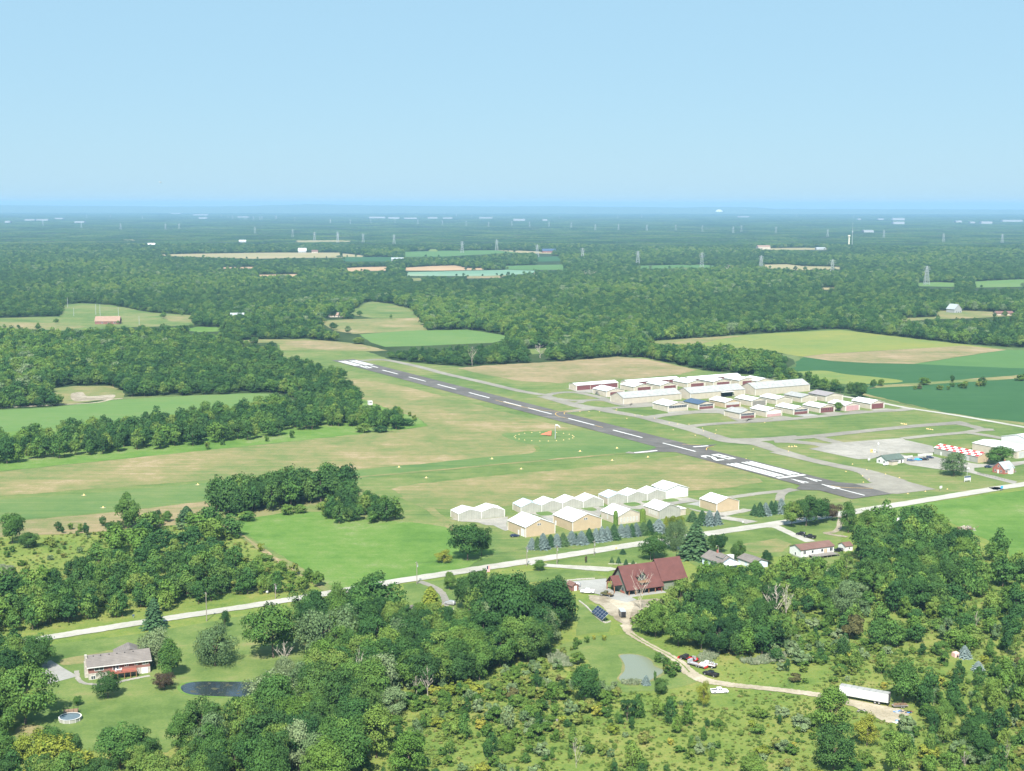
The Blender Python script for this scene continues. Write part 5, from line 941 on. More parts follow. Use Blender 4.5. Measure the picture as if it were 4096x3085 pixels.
# log-laden utility trailer, blue junk, debris near it
r = empty('utility_trailer', (*K(14, 975, 1045), .1), HD(5), 'weathered wooden utility trailer loaded with planks beside the white semi-trailer', 'trailer')
q = MB(); q.box(-2.6, 2.4, -1.0, 1.0, .6, .72, 'greywood'); q.build('deck', r); q = MB(); rr = random.Random(2)
for i in range(12): y = rr.uniform(-.9, .9); q.bar((-2.4+rr.uniform(0, .8), y, .8+rr.uniform(0, .35)), (1.4+rr.uniform(0, .9), y+rr.uniform(-.3, .3), .8+rr.uniform(0, .35)), .16, rr.choice(['greywood', 'wood']))
q.build('planks', r); wheels(r, (0, .8), 1.05, .33); q = MB(); q.bar((-2.6, 0, .6), (-4.0, 0, .45), .1, 'rust'); q.build('drawbar', r)
def junk(k, x, y, lab, mats, n, sp, name='scrap_heap', cat='scrap heap', seed=1, hmax=.6):
    A = K(k, x, y); r = empty(name, (A[0], A[1], .08), .3, lab, cat); rr = random.Random(seed); q = MB()
    for i in range(n):
        a, b = rr.gauss(0, sp), rr.gauss(0, sp*.6); h = rr.uniform(.05, hmax)
        if rr.random() < .5: q.bar((a, b, h*.3+.05), (a+rr.uniform(-1.6, 1.6), b+rr.uniform(-1, 1), h), rr.uniform(.08, .22), rr.choice(mats))
        else:
            R = Matrix.Rotation(rr.uniform(0, 3), 4, 'Z') @ Matrix.Rotation(rr.uniform(-.2, .2), 4, 'X'); w = rr.uniform(.3, .9); q.box(a-w/2, a+w/2, b-.3, b+.3, 0, h, rr.choice(mats), None)
    q.build('pile', r); return r
junk(14, 955, 1098, 'blue and white machine parts lying on the sandy yard', ['bluetarp', 'navy', 'steel_far'], 14, .8, seed=3)
junk(14, 1060, 1100, 'dark blue engine parts at the right edge of the sandy yard', ['navy', 'dark', 'rust', 'bluetarp'], 14, .6, seed=4)
junk(14, 1000, 1130, 'rusty scrap at the edge of the sandy yard', ['rust', 'wood', 'stone'], 22, 1.4, seed=5, hmax=.4)
junk(14, 965, 1200, 'pale blue and white tarpaulin heap at the foot of the sandy yard', ['bluetarp', 'white', 'poolwater', 'white'], 14, .8, seed=6, hmax=.5)
junk(14, 600, 1085, 'dark broken concrete along the left edge of the sandy yard', ['stone', 'dark', 'greywood'], 20, 1.2, seed=7, hmax=.35)
junk(9, 1847, 345, 'grey brush pile in the bright meadow by the road', ['greywood', 'wood', 'deadwood'], 90, 2.4, 'brush_pile', 'brush pile', 8, 1.4)
junk(12, 1780, 1085, 'bleached broken timber in the scrub below the round green tree', ['deadwood', 'greywood'], 14, .9, 'brush_pile', 'brush pile', 9, .6)
junk(12, 2075, 1005, 'pale boulders in the scrub left of the small pond', ['stone', 'white'], 9, .9, 'boulder_heap', 'boulders', 10, .7)
# white covered shape in the meadow
r = empty('boat_cover', (*K(9, 1450, 292), 0), HD(10), 'white tarpaulin-covered hull behind the trees in the bright meadow', 'covered boat')
m = MB(); loft(m, [(-4, .5, .2, 0, .8), (-3, 1.4, .5, 0, 1.7), (0, 1.7, .5, 0, 2.0), (3, 1.3, .4, 0, 1.6), (4.2, .3, .1, 0, .7)], 'white'); recalc(m.build('cover', r))
# solar array with stone bed
A = K(10, 318, 648); Bb = K(10, 440, 715)
r = empty('solar_array', (*K(10, 375, 690), 0), math.atan2(Bb[1]-A[1], Bb[0]-A[0]), 'tilted dark blue solar panel array beside a stone retaining wall', 'solar panels')
c0 = [K(10, 305, 632, 1.6), K(10, 352, 596, 3.4), K(10, 433, 655, 3.4), K(10, 385, 694, 1.6)]
inv = r.matrix_basis.inverted(); 
L4 = [inv @ Vector((p[0], p[1], z)) for p, z in zip(c0, (1.2, 3.6, 3.6, 1.2))]
nn = (L4[1]-L4[0]).cross(L4[3]-L4[0]).normalized(); nn = nn if nn.z > 0 else -nn
m = MB(); m.add(L4+[p-nn*.08 for p in L4], [(0, 1, 2, 3), (7, 6, 5, 4), (0, 4, 5, 1), (1, 5, 6, 2), (2, 6, 7, 3), (3, 7, 4, 0)], 'galv'); recalc(m.build('frame', r))
for i in range(5):
    for j in range(3):
        def bl(u, v): return L4[0].lerp(L4[3], u).lerp(L4[1].lerp(L4[2], u), v) + nn*.03
        m = MB(); u0, u1, v0, v1 = i/5+.008, (i+1)/5-.008, j/3+.01, (j+1)/3-.01; m.add([bl(u0, v0), bl(u1, v0), bl(u1, v1), bl(u0, v1)], [(0, 1, 2, 3)], 'blueglass'); m.build('solar_panel', r)
m = MB(); [m.bar((bl(u, v).x, bl(u, v).y, 0), bl(u, v)-nn*.1, .12, 'galv') for u in (.15, .85) for v in (.25, .75)]; m.build('stand', r)
def wall_line(k, pts, h, w, mat, label, name='retaining_wall', cat='wall'):
    P = smoothc(KP(k, pts), False, 5); r = empty(name, (P[0][0], P[0][1], 0), 0, label, cat); m = MB(); rr = random.Random(4)
    for a, b in zip(P, P[1:]):
        L = math.hypot(b[0]-a[0], b[1]-a[1]); n = max(1, int(L/.8))
        for i in range(n):
            t0, t1 = i/n, (i+.95)/n; q0 = Vector((a[0]+(b[0]-a[0])*t0-P[0][0], a[1]+(b[1]-a[1])*t0-P[0][1], h/2)); q1 = Vector((a[0]+(b[0]-a[0])*t1-P[0][0], a[1]+(b[1]-a[1])*t1-P[0][1], h/2)); s = rr.uniform(.8, 1.15)
            m.bar(q0, q1, w*s, mat, w*s)
    m.build('stones', r); return r
wall_line(10, [(215, 565), (260, 600), (300, 640), (350, 690), (405, 725), (448, 715)], .5, .55, 'stone', 'low curved stone wall beside the solar panels')
wall_line(10, [(110, 415), (180, 408), (260, 402), (330, 398)], .4, .6, 'stone', 'row of pale boulders above the concrete yard', 'boulder_row', 'boulders')
wall_line(10, [(80, 300), (200, 307), (330, 312), (430, 322)], .3, .4, 'stone', 'boulder edging along the drive of the timber house', 'boulder_row', 'boulders')
wall_line(10, [(430, 290), (540, 292), (640, 285)], .3, .4, 'stone', 'boulder edging behind the timber house', 'boulder_row', 'boulders')
gable('shed', 'tiny brown wooden well house at the edge of the dirt yard', 'shed', K(10, 612, 728), 1.8, 1.8, 1.5, 2.4, 'x', 'greywood', 'brown_roof', ov=.35, openings=[('f', .9, .2, .7, 1.2, 'door', 'dark')])
gable('shed', 'small brown shed at the left corner of the concrete yard', 'shed', K(10, 165, 490), 3.0, 4.5, 2.2, 3.3, 'y', 'brick2', 'redbrown_roof', ov=.3, openings=[('f', 1.5, .1, 1.0, 1.9, 'door', 'white', 'trim')])
# deer blind near the wood, tent
r = empty('hunting_blind', (*K(5, 285, 442), 0), .4, 'white box hunting blind on dark legs at the wood edge by the runway', 'hunting blind')
m = MB(); m.box(-1.6, 1.6, -1.6, 1.6, 2.2, 4.9, 'white'); m.build('cabin', r); m = MB(); m.box(-1.8, 1.8, -1.8, 1.8, 4.9, 5.1, 'white'); m.build('roof', r); m = MB(); m.box(-1, 1, -1.66, -1.6, 3.6, 4.2, 'dark'); m.build('window', r)
for sx in (-1, 1):
    for sy in (-1, 1): m = MB(); m.bar((sx*1.6, sy*1.6, 0), (sx*1.4, sy*1.4, 2.2), .22, 'dark'); m.build('leg', r)
r = empty('tent', (*K(14, 1515, 552), 0), .3, 'small pinkish canvas hunting tent in the scrub by a blue spruce', 'tent')
m = MB(); m.add([(-1.1, -1.1, 0), (1.1, -1.1, 0), (1.1, 1.1, 0), (-1.1, 1.1, 0), (-1.0, -1.0, 1.5), (1.0, -1.0, 1.5), (1.0, 1.0, 1.5), (-1.0, 1.0, 1.5), (0, 0, 2.1)], [(0, 1, 5, 4), (1, 2, 6, 5), (2, 3, 7, 6), (3, 0, 4, 7), (4, 5, 8), (5, 6, 8), (6, 7, 8), (7, 4, 8)], 'pinkcloth'); recalc(m.build('canvas', r)); m = MB(); m.add([(-.5, -1.13, .1), (.3, -1.13, .1), (-.1, -1.08, 1.3)], [(0, 1, 2)], 'dark'); m.build('opening', r)
# above-ground pool with deck
A = K(11, 478, 1075); r = empty('swimming_pool', (A[0], A[1], 0), HD(15), 'round above-ground swimming pool with a pale wall at the lawn edge', 'swimming pool')
m = MB(); n = 32; R_ = 3.3
m.add([(R_*math.cos(2*math.pi*i/n), R_*math.sin(2*math.pi*i/n), z) for z in (0, 1.3) for i in range(n)], [(i, (i+1) % n, n+(i+1) % n, n+i) for i in range(n)], 'greywall'); m.build('wall', r)
m = MB(); m.add([((R_+d)*math.cos(2*math.pi*i/n), (R_+d)*math.sin(2*math.pi*i/n), 1.32) for d in (-.15, .18) for i in range(n)], [(i, (i+1) % n, n+(i+1) % n, n+i) for i in range(n)], 'trim'); m.build('rim', r)
m = MB(); m.add([((R_-.02)*math.cos(2*math.pi*i/n), (R_-.02)*math.sin(2*math.pi*i/n), 1.12) for i in range(n)], [tuple(range(n))], 'poolwater'); m.build('water', r)
for i in range(12): m = MB(); a_ = i*math.pi/6; m.bar(((R_+.06)*math.cos(a_), (R_+.06)*math.sin(a_), 0), ((R_+.06)*math.cos(a_), (R_+.06)*math.sin(a_), 1.3), .12, 'trim'); m.build('upright', r)
m = MB(); m.box(-2.2, 2.2, 3.4, 6.6, 1.15, 1.3, 'wood'); [m.box(x, x+.1, y, y+.1, 0, 2.2, 'dark') for x in (-2.2, -.7, .8, 2.1) for y in (3.5, 6.5)]; [m.bar(p, q_, .07, 'dark') for p, q_ in (((-2.2, 6.55, 2.2), (2.2, 6.55, 2.2)), ((-2.2, 3.5, 2.2), (-2.2, 6.5, 2.2)), ((2.15, 3.5, 2.2), (2.15, 6.5, 2.2)))]; m.build('deck', r)
# sign, fences, flag, wind sock, tetrahedron, markers
A = K(7, 1709, 1062); r = empty('airport_sign', (A[0], A[1], 0), HD(20), 'white and blue roadside airport sign on posts with a lamp pole', 'sign')
m = MB(); m.box(-2.2, 2.2, -.12, .12, 1.0, 3.6, 'white'); m.box(-2.2, 2.2, -.14, -.12, 2.5, 3.6, 'steelblue'); m.build('board', r)
for x in (-2, 2): m = MB(); m.box(x-.12, x+.12, -.1, .1, 0, 1.0, 'trim'); m.build('post', r)
m = MB(); m.tube((0, .5, 0), (0, .5, 8), .12, .08, 'galv'); m.box(-.1, 1.3, .4, .6, 7.6, 8.4, 'white'); m.build('pole', r)
def fence(k, a, b, n, h, mat, label, name='fence', thick=.14, gap=.2):
    P, Q = Vector(K(k, *a)), Vector(K(k, *b)); d = Q-P; L = d.length; ang = math.atan2(d.y, d.x); r = empty(name, (P.x, P.y, .1), ang, label, 'fence')
    for i in range(n+1): m = MB(); x = L*i/n; m.box(x-thick/2, x+thick/2, -thick/2, thick/2, 0, h, mat); m.build('post', r)
    for z in (.5, h-.15): m = MB(); m.box(0, L, -.03-thick/2, -thick/2, z, z+.14, mat); m.build('rail', r)
    if gap: m = MB(); x = gap; 
    if gap:
        while x < L: m.box(x, x+.12, -.06-thick/2, -.03-thick/2, .1, h, mat); x += gap
        m.build('pickets', r)
fence(7, (1270, 838), (1400, 828), 6, 1.6, 'trim', 'white picket fence between the car park and the apron by the checkered hangar')
fence(7, (1110, 858), (1220, 843), 5, 1.3, 'trim', 'white picket fence beside the terminal house')
fence(7, (1800, 992), (2040, 1050), 9, 1.2, 'greywood', 'low grey rail fence along the airport entrance lane', gap=0)
A = K(12, 1272, 150); r = empty('flagpole', (A[0], A[1], 0), 0, 'flagpole with a striped red and white flag behind the central trees', 'flagpole')
m = MB(); m.tube((0, 0, 0), (0, 0, 8.5), .07, .04, 'galv'); m.build('pole', r)
m = MB(); [m.box(.06+.0*i, 1.3, -.012, .012, 5.4+i*.2, 5.4+(i+1)*.2, 'red' if i % 2 == 0 else 'white') for i in range(13)]; f = m.build('flag', r); m = MB(); m.box(.05, .62, -.03, .03, 6.6, 8.0, 'navy'); m.build('canton', f)
A = K(5, 1455, 642); r = empty('windsock', (A[0], A[1], 0), 0, 'white windsock on a tall thin mast in the ring of yellow markers', 'windsock')
m = MB(); m.tube((0, 0, 0), (0, 0, 9.6), .28, .16, 'steel_far'); m.build('mast', r)
m = MB(); pts = [((.1, 0, 9.6), .6), ((1.6, .2, 9.5), .52), ((2.6, .4, 8.8), .42), ((3.3, .5, 7.9), .3)]
for (a, ra), (b, rb) in zip(pts, pts[1:]): m.tube(a, b, ra, rb, 'white', 10, False)
m.build('sock', r)
A = K(5, 1400, 622); r = empty('wind_tetrahedron', (A[0], A[1], 0), HD(-8), 'orange-red wind tetrahedron inside the ring of yellow markers', 'wind indicator')
m = MB(); m.add([(-4.5, 0, .9), (3.4, -2.0, .7), (3.4, 2.0, .7), (3.4, 0, 3.8)], [(0, 2, 1), (0, 1, 3), (0, 3, 2), (1, 2, 3)], 'orangered'); recalc(m.build('body', r)); m = MB(); m.tube((1, 0, 0), (1, 0, 1), .2, .2, 'galv'); m.build('pivot', r)
MK = empty('runway_marker', (0, 0, 0), 0, 'x', 'marker')
m = MB(); n = 4; m.add([(1.1*math.cos(i*math.pi/2+.8), 1.1*math.sin(i*math.pi/2+.8), 0) for i in range(4)] + [(0, 0, 1.5)], [(3, 2, 1, 0)] + [(i, (i+1) % 4, 4) for i in range(4)], 'yellowcone'); m.build('cone', MK)
m = MB(); rr = random.Random(1); m.add([(rr.uniform(2.0, 3.0)*math.cos(i*.524), rr.uniform(1.2, 1.8)*math.sin(i*.524), .03) for i in range(12)], [tuple(range(12))], 'sand'); m.build('gravel_bed', MK)
first = True
MKS = [('yellow cone marker along the edge of the grass runway', 'markers along the grass runway', 4, [(530, 842), (652, 921), (1250, 776)]), ('yellow cone marker along the edge of the grass runway', 'markers along the grass runway', 5, [(467, 822), (640, 890), (1055, 770), (1240, 834), (1612, 722), (1845, 702), (1815, 780), (2040, 759)]),
       ('yellow cone marker of the ring round the windsock', 'ring of markers round the windsock', 5, [(1195+190+188*math.cos(t), 630+28*math.sin(t)) for t in np.linspace(0, 2*math.pi, 23)[:-1]]),
       ('small yellow marker beside the taxiways', 'markers beside the taxiways', 6, [(438, 440), (680, 500), (1090, 600), (1410, 677), (1285, 650), (1350, 585), (1358, 610), (1470, 602), (1462, 635), (1230, 552), (1055, 540), (1130, 550), (585, 430), (752, 470), (815, 475), (925, 497), (590, 415), (345, 438), (265, 438), (1900, 535), (1798, 770), (1735, 858)]),
       ('small yellow marker beside the taxiways', 'markers beside the taxiways', 7, [(120, 792), (630, 975), (815, 957), (778, 1013), (835, 1042), (785, 1068), (982, 997), (1105, 1028), (1180, 1170), (1335, 1150), (1530, 1130), (688, 908)]),
       ('yellow aircraft tie-down marker in the grass above the apron', 'tie-down markers above the apron', 7, [(1122, 548), (1135, 550), (1150, 552), (1165, 554), (1350, 594), (1365, 596), (1382, 599), (1398, 602), (125, 752), (150, 752), (175, 748), (190, 752)])]
for lab, grp, k, pts in MKS:
    for p in pts:
        o = MK if first else copy_tree(MK); first = False; A = K(k, *p); o.location = (A[0], A[1], .2); o['label'] = lab; o['group'] = grp; s = .36 if 'small' in lab else .62; s = .5 if 'tie' in lab else (.34 if 'ring' in lab else s); o.scale = (s, s, s)
# fuel pumps on the apron
for x, mt, lab in ((858, 'yellowcone', 'yellow fuel cabinet on the apron'), (882, 'white', 'white fuel pump on the apron beside the yellow cabinet')):
    A = K(7, x, 802); r = empty('fuel_pump', (A[0], A[1], .25), .5, lab, 'fuel pump'); m = MB(); m.box(-.7, .7, -.4, .4, 0, 1.9, mt); m.build('cabinet', r); m = MB(); m.box(-.4, .4, -.44, -.4, 1.1, 1.6, 'dark'); m.build('dial', r)
A = K(7, 915, 812); r = empty('beacon_pole', (A[0], A[1], .25), 0, 'thin pole with a white lamp head behind the terminal house', 'lamp post'); m = MB(); m.tube((0, 0, 0), (0, 0, 6), .1, .08, 'steel_far'); m.build('pole', r); m = MB(); m.tube((0, 0, 6), (0, 0, 7), .55, .4, 'white', 10); m.build('lamp_head', r)
# utility poles
def upole(k, x, y, top, label, arm=2.4, tx=True, lamp=False):
    h = (y-top)*mpp(k, y); A = K(k, x, y); r = empty('utility_pole', (A[0], A[1], 0), HD(31), label, 'utility pole', None)
    m = MB(); m.tube((0, 0, 0), (0, 0, h), .19, .13, 'pole', 8); m.build('pole', r)
    if arm: m = MB(); m.box(-.08, .08, -arm/2, arm/2, h-.75, h-.6, 'pole'); [m.tube((0, y_, h-.6), (0, y_, h-.42), .06, .05, 'galv', 6) for y_ in (-arm/2+.1, 0.5, arm/2-.1)]; m.build('crossarm', r)
    if tx: m = MB(); m.tube((.35, 0, h-2.4), (.35, 0, h-1.4), .25, .25, 'galv', 10); m.build('transformer', r)
    if lamp: m = MB(); m.bar((0, 0, h-.1), (-.9, 0, h+.1), .08, 'galv'); m.box(-1.3, -.8, -.12, .12, h, h+.15, 'white'); m.build('lamp', r)
    return (A[0], A[1], h)
PL = [upole(11, 1407, 400, 195, 'utility pole at the near road edge above the brick house lawn', tx=False), upole(11, 1875, 248, 140, 'utility pole with transformer beyond the road, right of the left wood', tx=True),
      upole(12, 796, 150, -10, 'tall utility pole where the curved lane leaves the road'), upole(8, 608, 705, 570, 'utility pole by the road below the buff barns, left of two'), upole(8, 813, 695, 562, 'utility pole with transformer by the road, right of two below the spruces'),
      upole(8, 1066, 635, 530, 'utility pole by the road below the spruce row'), upole(8, 1450, 668, 592, 'short pole behind the timber house roof', 0, False), upole(8, 1912, 625, 565, 'lamp pole behind the pale blue cottage', 0, False, True)]
for i, (a, b) in enumerate(((0, 1), (2, 3), (3, 4), (4, 5))):
    p, q_ = PL[a], PL[b]; m = MB(); off = 0
    for o_ in (-1.0, .4):
        prev = None
        for j in range(13):
            t = j/12; P = Vector((p[0]+(q_[0]-p[0])*t - o_*.5, p[1]+(q_[1]-p[1])*t + o_*.86, (p[2]-.45)*(1-t)+(q_[2]-.45)*t - 1.2*4*t*(1-t)))
            if prev: m.bar(prev, P, .035, 'dark')
            prev = P
    tag(m.build('power_line'), ['wires crossing the road from the near pole by the brick house lawn', 'wires from the curved-lane pole to the first pole below the barns', 'wires between the two poles below the buff barns', 'wires from the transformer pole to the pole below the spruces'][i], 'power line')
for x, y, h in ((428, 838, 12), (467, 892, 9), (606, 884, 12), (633, 892, 13), (750, 930, 16), (880, 948, 9)):
    A = K(1, x, y); r = empty('utility_pole', (A[0], A[1], 0), .5, 'thin pale pole in the open field by the brown-roofed house', 'utility pole', 'poles in the far left field'); m = MB(); m.tube((0, 0, 0), (0, 0, h*1.3), .3, .2, 'steel_far', 6); m.build('pole', r)
# mailboxes etc.
for k, x, y, mt, lab in ((8, 2078, 420, 'white', 'white mailbox where the hangar drive meets the road'), (11, 1818, 218, 'white', 'small white road sign beside the gravel road near the left wood'), (11, 908, 380, 'steelblue', 'dark road sign at the far road edge behind the brick house lawn'), (7, 1472, 1142, 'white', 'white box in the grass between the runway end and the road'), (7, 2013, 1142, 'skyblue', 'blue utility box beside the road across from the cottage lane'),
                       (7, 834, 890, 'white', 'white notice board left of the terminal house'), (8, 1216, 600, 'yellowcone', 'yellow road sign by the road below the spruce row'), (12, 1040, 335, 'stone', 'pale wellhead in the lawn below the curved lane')):
    A = K(k, x, y); r = empty('roadside_box' if 'box' in lab else 'roadside_sign', (A[0], A[1], 0), .5, lab, 'sign' if ('sign' in lab or 'board' in lab) else 'box'); big = 1.9 if k == 7 else 1
    m = MB(); m.box(-.45*big, .45*big, -.08*big, .08*big, .8*big, 1.5*big, mt); m.build('panel', r); m = MB(); m.box(-.05, .05, -.03, .03, 0, .8*big, 'galv'); m.build('post', r)
# ---- lattice transmission towers, water tower, masts
def lattice(h, arms=3, b=4.5, t=.42, name='tower'):
    m = MB(); n = 7; lv = [(h*(1-(1-i/n)**1.25), b*(1-i/n)+.5) for i in range(n+1)]
    for (z0, r0), (z1, r1) in zip(lv, lv[1:]):
        c0 = [(sx*r0, sy*r0, z0) for sx, sy in ((-1, -1), (1, -1), (1, 1), (-1, 1))]; c1_ = [(sx*r1, sy*r1, z1) for sx, sy in ((-1, -1), (1, -1), (1, 1), (-1, 1))]
        for i in range(4): m.bar(c0[i], c1_[i], t, 'steel_far'); m.bar(c0[i], c1_[(i+1) % 4], t*.6, 'steel_far'); m.bar(c0[(i+1) % 4], c1_[i], t*.6, 'steel_far')
    me = m.build('lattice'); k = MB()
    for j in range(arms): z = h*(.72+.11*j); L = 8 if j == 1 else 6.5; k.bar((-L, 0, z), (L, 0, z), t*.9, 'steel_far'); k.bar((-L, 0, z), (0, 0, z+2.4), t*.5, 'steel_far'); k.bar((L, 0, z), (0, 0, z+2.4), t*.5, 'steel_far')
    return me, k.build('crossarm')
lm, la = lattice(38); proto = empty('transmission_tower', (0, 0, 0), 0, 'x', 'transmission tower'); lm.parent = proto; la.parent = proto
TW = [(2, 867, 492), (2, 1085, 478), (2, 1341, 520), (2, 1628, 548), (2, 1977, 572), (3, 306, 548), (3, 656, 570), (3, 1077, 600), (3, 1635, 650), (1, 1988, 416), (2, 81, 430), (2, 241, 428), (2, 437, 436), (1, 2135, 412)]
TW2 = [(1, 548, 272), (1, 763, 345), (1, 1046, 347), (1, 515, 335), (1, 1399, 265), (1, 1442, 274), (1, 1470, 278), (1, 1518, 277), (1, 1544, 282), (1, 1555, 282), (1, 1602, 288), (1, 1643, 288), (1, 1656, 283), (1, 1740, 280), (1, 1747, 280), (1, 1863, 292), (1, 2088, 306), (1, 1850, 394), (1, 1612, 372), (1, 1132, 343), (1, 272, 322), (1, 900, 280), (1, 1262, 255), (1, 697, 268),
       (2, 34, 306), (2, 160, 311), (2, 290, 307), (2, 442, 305), (2, 587, 312), (2, 742, 318), (2, 893, 322), (2, 1034, 330), (2, 1181, 325), (2, 1293, 330), (2, 1416, 328), (2, 1556, 335), (2, 1708, 350), (2, 1855, 348), (2, 2034, 353), (2, 1058, 278), (2, 928, 268), (2, 830, 262), (2, 757, 250), (2, 670, 246), (2, 1480, 275), (2, 1650, 270), (2, 1850, 275), (2, 2002, 272),
       (3, 152, 330), (3, 309, 337), (3, 492, 345), (3, 540, 336), (3, 745, 348), (3, 1051, 366), (3, 1383, 372), (3, 1736, 396), (3, 2083, 402), (3, 235, 254), (3, 867, 250), (3, 1205, 256)]
firstt = True; rr = random.Random(8)
for lst, grp, lab in ((TW, 'nearer transmission towers', 'steel lattice transmission tower rising over the woods between the far fields'), (TW2, 'distant transmission towers', 'pale transmission tower standing in the hazy distant woods')):
    for k, x, y in lst:
        o = proto if firstt else copy_tree(proto); firstt = False; A = K(k, x, y); d = math.hypot(*A); s = 1.0; o.location = (A[0], A[1], 0); o.scale = (s, s, s); o.rotation_euler = (0, 0, rr.uniform(-.3, .3)); o['label'] = lab; o['group'] = grp
def water_tower(k, x, y, top, label, s=1.0):
    h = (y-top)*mpp(k, y); A = K(k, x, y); r = empty('water_tower', (A[0], A[1], 0), 0, label, 'water tower'); w = h*.075
    m = MB(); m.tube((0, 0, 0), (0, 0, h*.85), w*.75, w*.75, 'farmwt', 14); m.build('shaft', r); m = MB(); m.tube((0, 0, h*.82), (0, 0, h*.9), w*.8, w*1.5, 'farmwt', 16); m.tube((0, 0, h*.9), (0, 0, h*.97), w*1.5, w*1.4, 'farmwt', 16); m.tube((0, 0, h*.97), (0, 0, h), w*1.4, w*.4, 'farmwt', 16); m.build('tank', r)
M['farmwt'] = plain('cream_tower_paint', (.66, .60, .46), .5)
water_tower(3, 1176, 425, 355, 'pale yellow water tower with a cylindrical shaft rising over the far woods')
water_tower(3, 563, 226, 203, 'tiny white water tower on the skyline left of the hills end')
A = K(3, 1195, 428); r = empty('radio_mast', (A[0], A[1], 0), 0, 'thin radio mast right of the yellow water tower', 'radio mast'); m = MB(); m.tube((0, 0, 0), (0, 0, 95), 1.0, .35, 'steel_far', 6); m.tube((0, 0, 56), (0, 0, 62), 2.2, 2.2, 'steel_far', 8); m.build('mast', r)
A = K(3, 408, 228); r = empty('dome', (A[0], A[1], 0), 0, 'white round dome far off under the skyline', 'dome'); m = MB()
for i in range(5): a0, a1 = i*math.pi/10, (i+1)*math.pi/10; m.tube((0, 0, 55*math.sin(a0)+20), (0, 0, 55*math.sin(a1)+20), 75*math.cos(a0), max(.5, 75*math.cos(a1)), 'white', 18, False)
m.tube((0, 0, 0), (0, 0, 20), 75, 75, 'white', 18); m.build('shell', r)
# light aircraft in the sky
Yp = 2600.0; px, py = 0+1035*.6329, 700+48*.6329; X = (px-2048)/FPX*Yp; Z = CAMH + (818+.0015*(px-2048)-py)/FPX*Yp
r = empty('light_aircraft', (X, Yp, Z), HD(70), 'small white high-wing aircraft flying low in the clear sky over the left woods', 'aircraft')
m = MB(); loft(m, [(-4.2, .1, .1, -.1, .3), (-2, .35, .3, -.5, .3), (.4, .6, .5, -.75, .6), (1.5, .6, .5, -.7, .45), (2.9, .45, .4, -.5, .25), (3.3, .15, .15, -.2, .1)], 'white'); recalc(m.build('fuselage', r))
for s in (-1, 1): m = MB(); m.add([(-.3, 0, .65), (1.3, 0, .65), (1.1, s*5.5, .8), (0, s*5.5, .8), (-.3, 0, .8), (1.3, 0, .85), (1.1, s*5.5, .92), (0, s*5.5, .9)], [(0, 1, 2, 3), (7, 6, 5, 4), (0, 4, 5, 1), (2, 6, 7, 3), (1, 5, 6, 2), (3, 7, 4, 0)], 'white'); recalc(m.build('wing', r))
m = MB(); m.box(-4.3, -3.3, -1.7, 1.7, .1, .2, 'white'); m.box(-4.4, -3.4, -.06, .06, .2, 1.5, 'white'); m.build('tailplane', r); m = MB(); m.box(.2, 1.4, -.52, .52, .2, .5, 'glass'); m.build('window', r)
for x, y in ((.3, -1.1), (.3, 1.1), (2.3, 0)): m = MB(); m.tube((x, y-.08, -1.2), (x, y+.08, -1.2), .25, .25, 'tyre', 10); m.bar((x, y*.5, -.6), (x, y, -1.2), .1, 'white'); m.build('wheel', r)

# ================================================================== TREES
def quads_mesh(name, C, N, S, tone, hue, mats, extra=None, asp=1.0):
    """leaf clumps: one bent quad per centre C with normal N and size S"""
    n = len(C); rnd = np.random.default_rng(n).normal(size=(n, 3)); T = np.cross(N, rnd); T /= np.linalg.norm(T, axis=1)[:, None]+1e-9; B = np.cross(N, T)
    S = S[:, None]; j = np.random.default_rng(n+1).uniform(.7, 1.3, size=(n, 4, 1))
    V = np.stack([C - T*S*.5*j[:, 0], C - B*S*.5*asp*j[:, 1], C + T*S*.5*j[:, 2], C + B*S*.5*asp*j[:, 3]], 1).reshape(-1, 3)
    ev, ef = (extra.v, extra.f) if extra else ([], [])
    nv = len(V); allv = np.concatenate([V, np.array(ev).reshape(-1, 3)]) if ev else V
    me = bpy.data.meshes.new(name); me.vertices.add(len(allv)); me.vertices.foreach_set('co', allv.astype(np.float32).ravel())
    loops = list(np.arange(nv)); starts = list(np.arange(n)*4); tot = [4]*n
    for f in ef: starts.append(len(loops)); tot.append(len(f)); loops += [nv+i for i in f]
    me.loops.add(len(loops)); me.loops.foreach_set('vertex_index', np.array(loops, np.int32)); me.polygons.add(len(starts)); me.polygons.foreach_set('loop_start', np.array(starts, np.int32)); me.polygons.foreach_set('loop_total', np.array(tot, np.int32))
    for m in mats: me.materials.append(M[m])
    mi = np.zeros(len(starts), np.int32); mi[n:] = 1 if len(mats) > 1 else 0; me.polygons.foreach_set('material_index', mi)
    at = me.color_attributes.new('tone', 'FLOAT_COLOR', 'POINT'); col = np.ones((len(allv), 4), np.float32); col[:nv, 0] = np.repeat(tone, 4); col[:nv, 1] = np.repeat(hue, 4); at.data.foreach_set('color', col.ravel())
    me.update(); me.validate(); return me
def unit(v): return v/(np.linalg.norm(v, axis=1)[:, None]+1e-9)
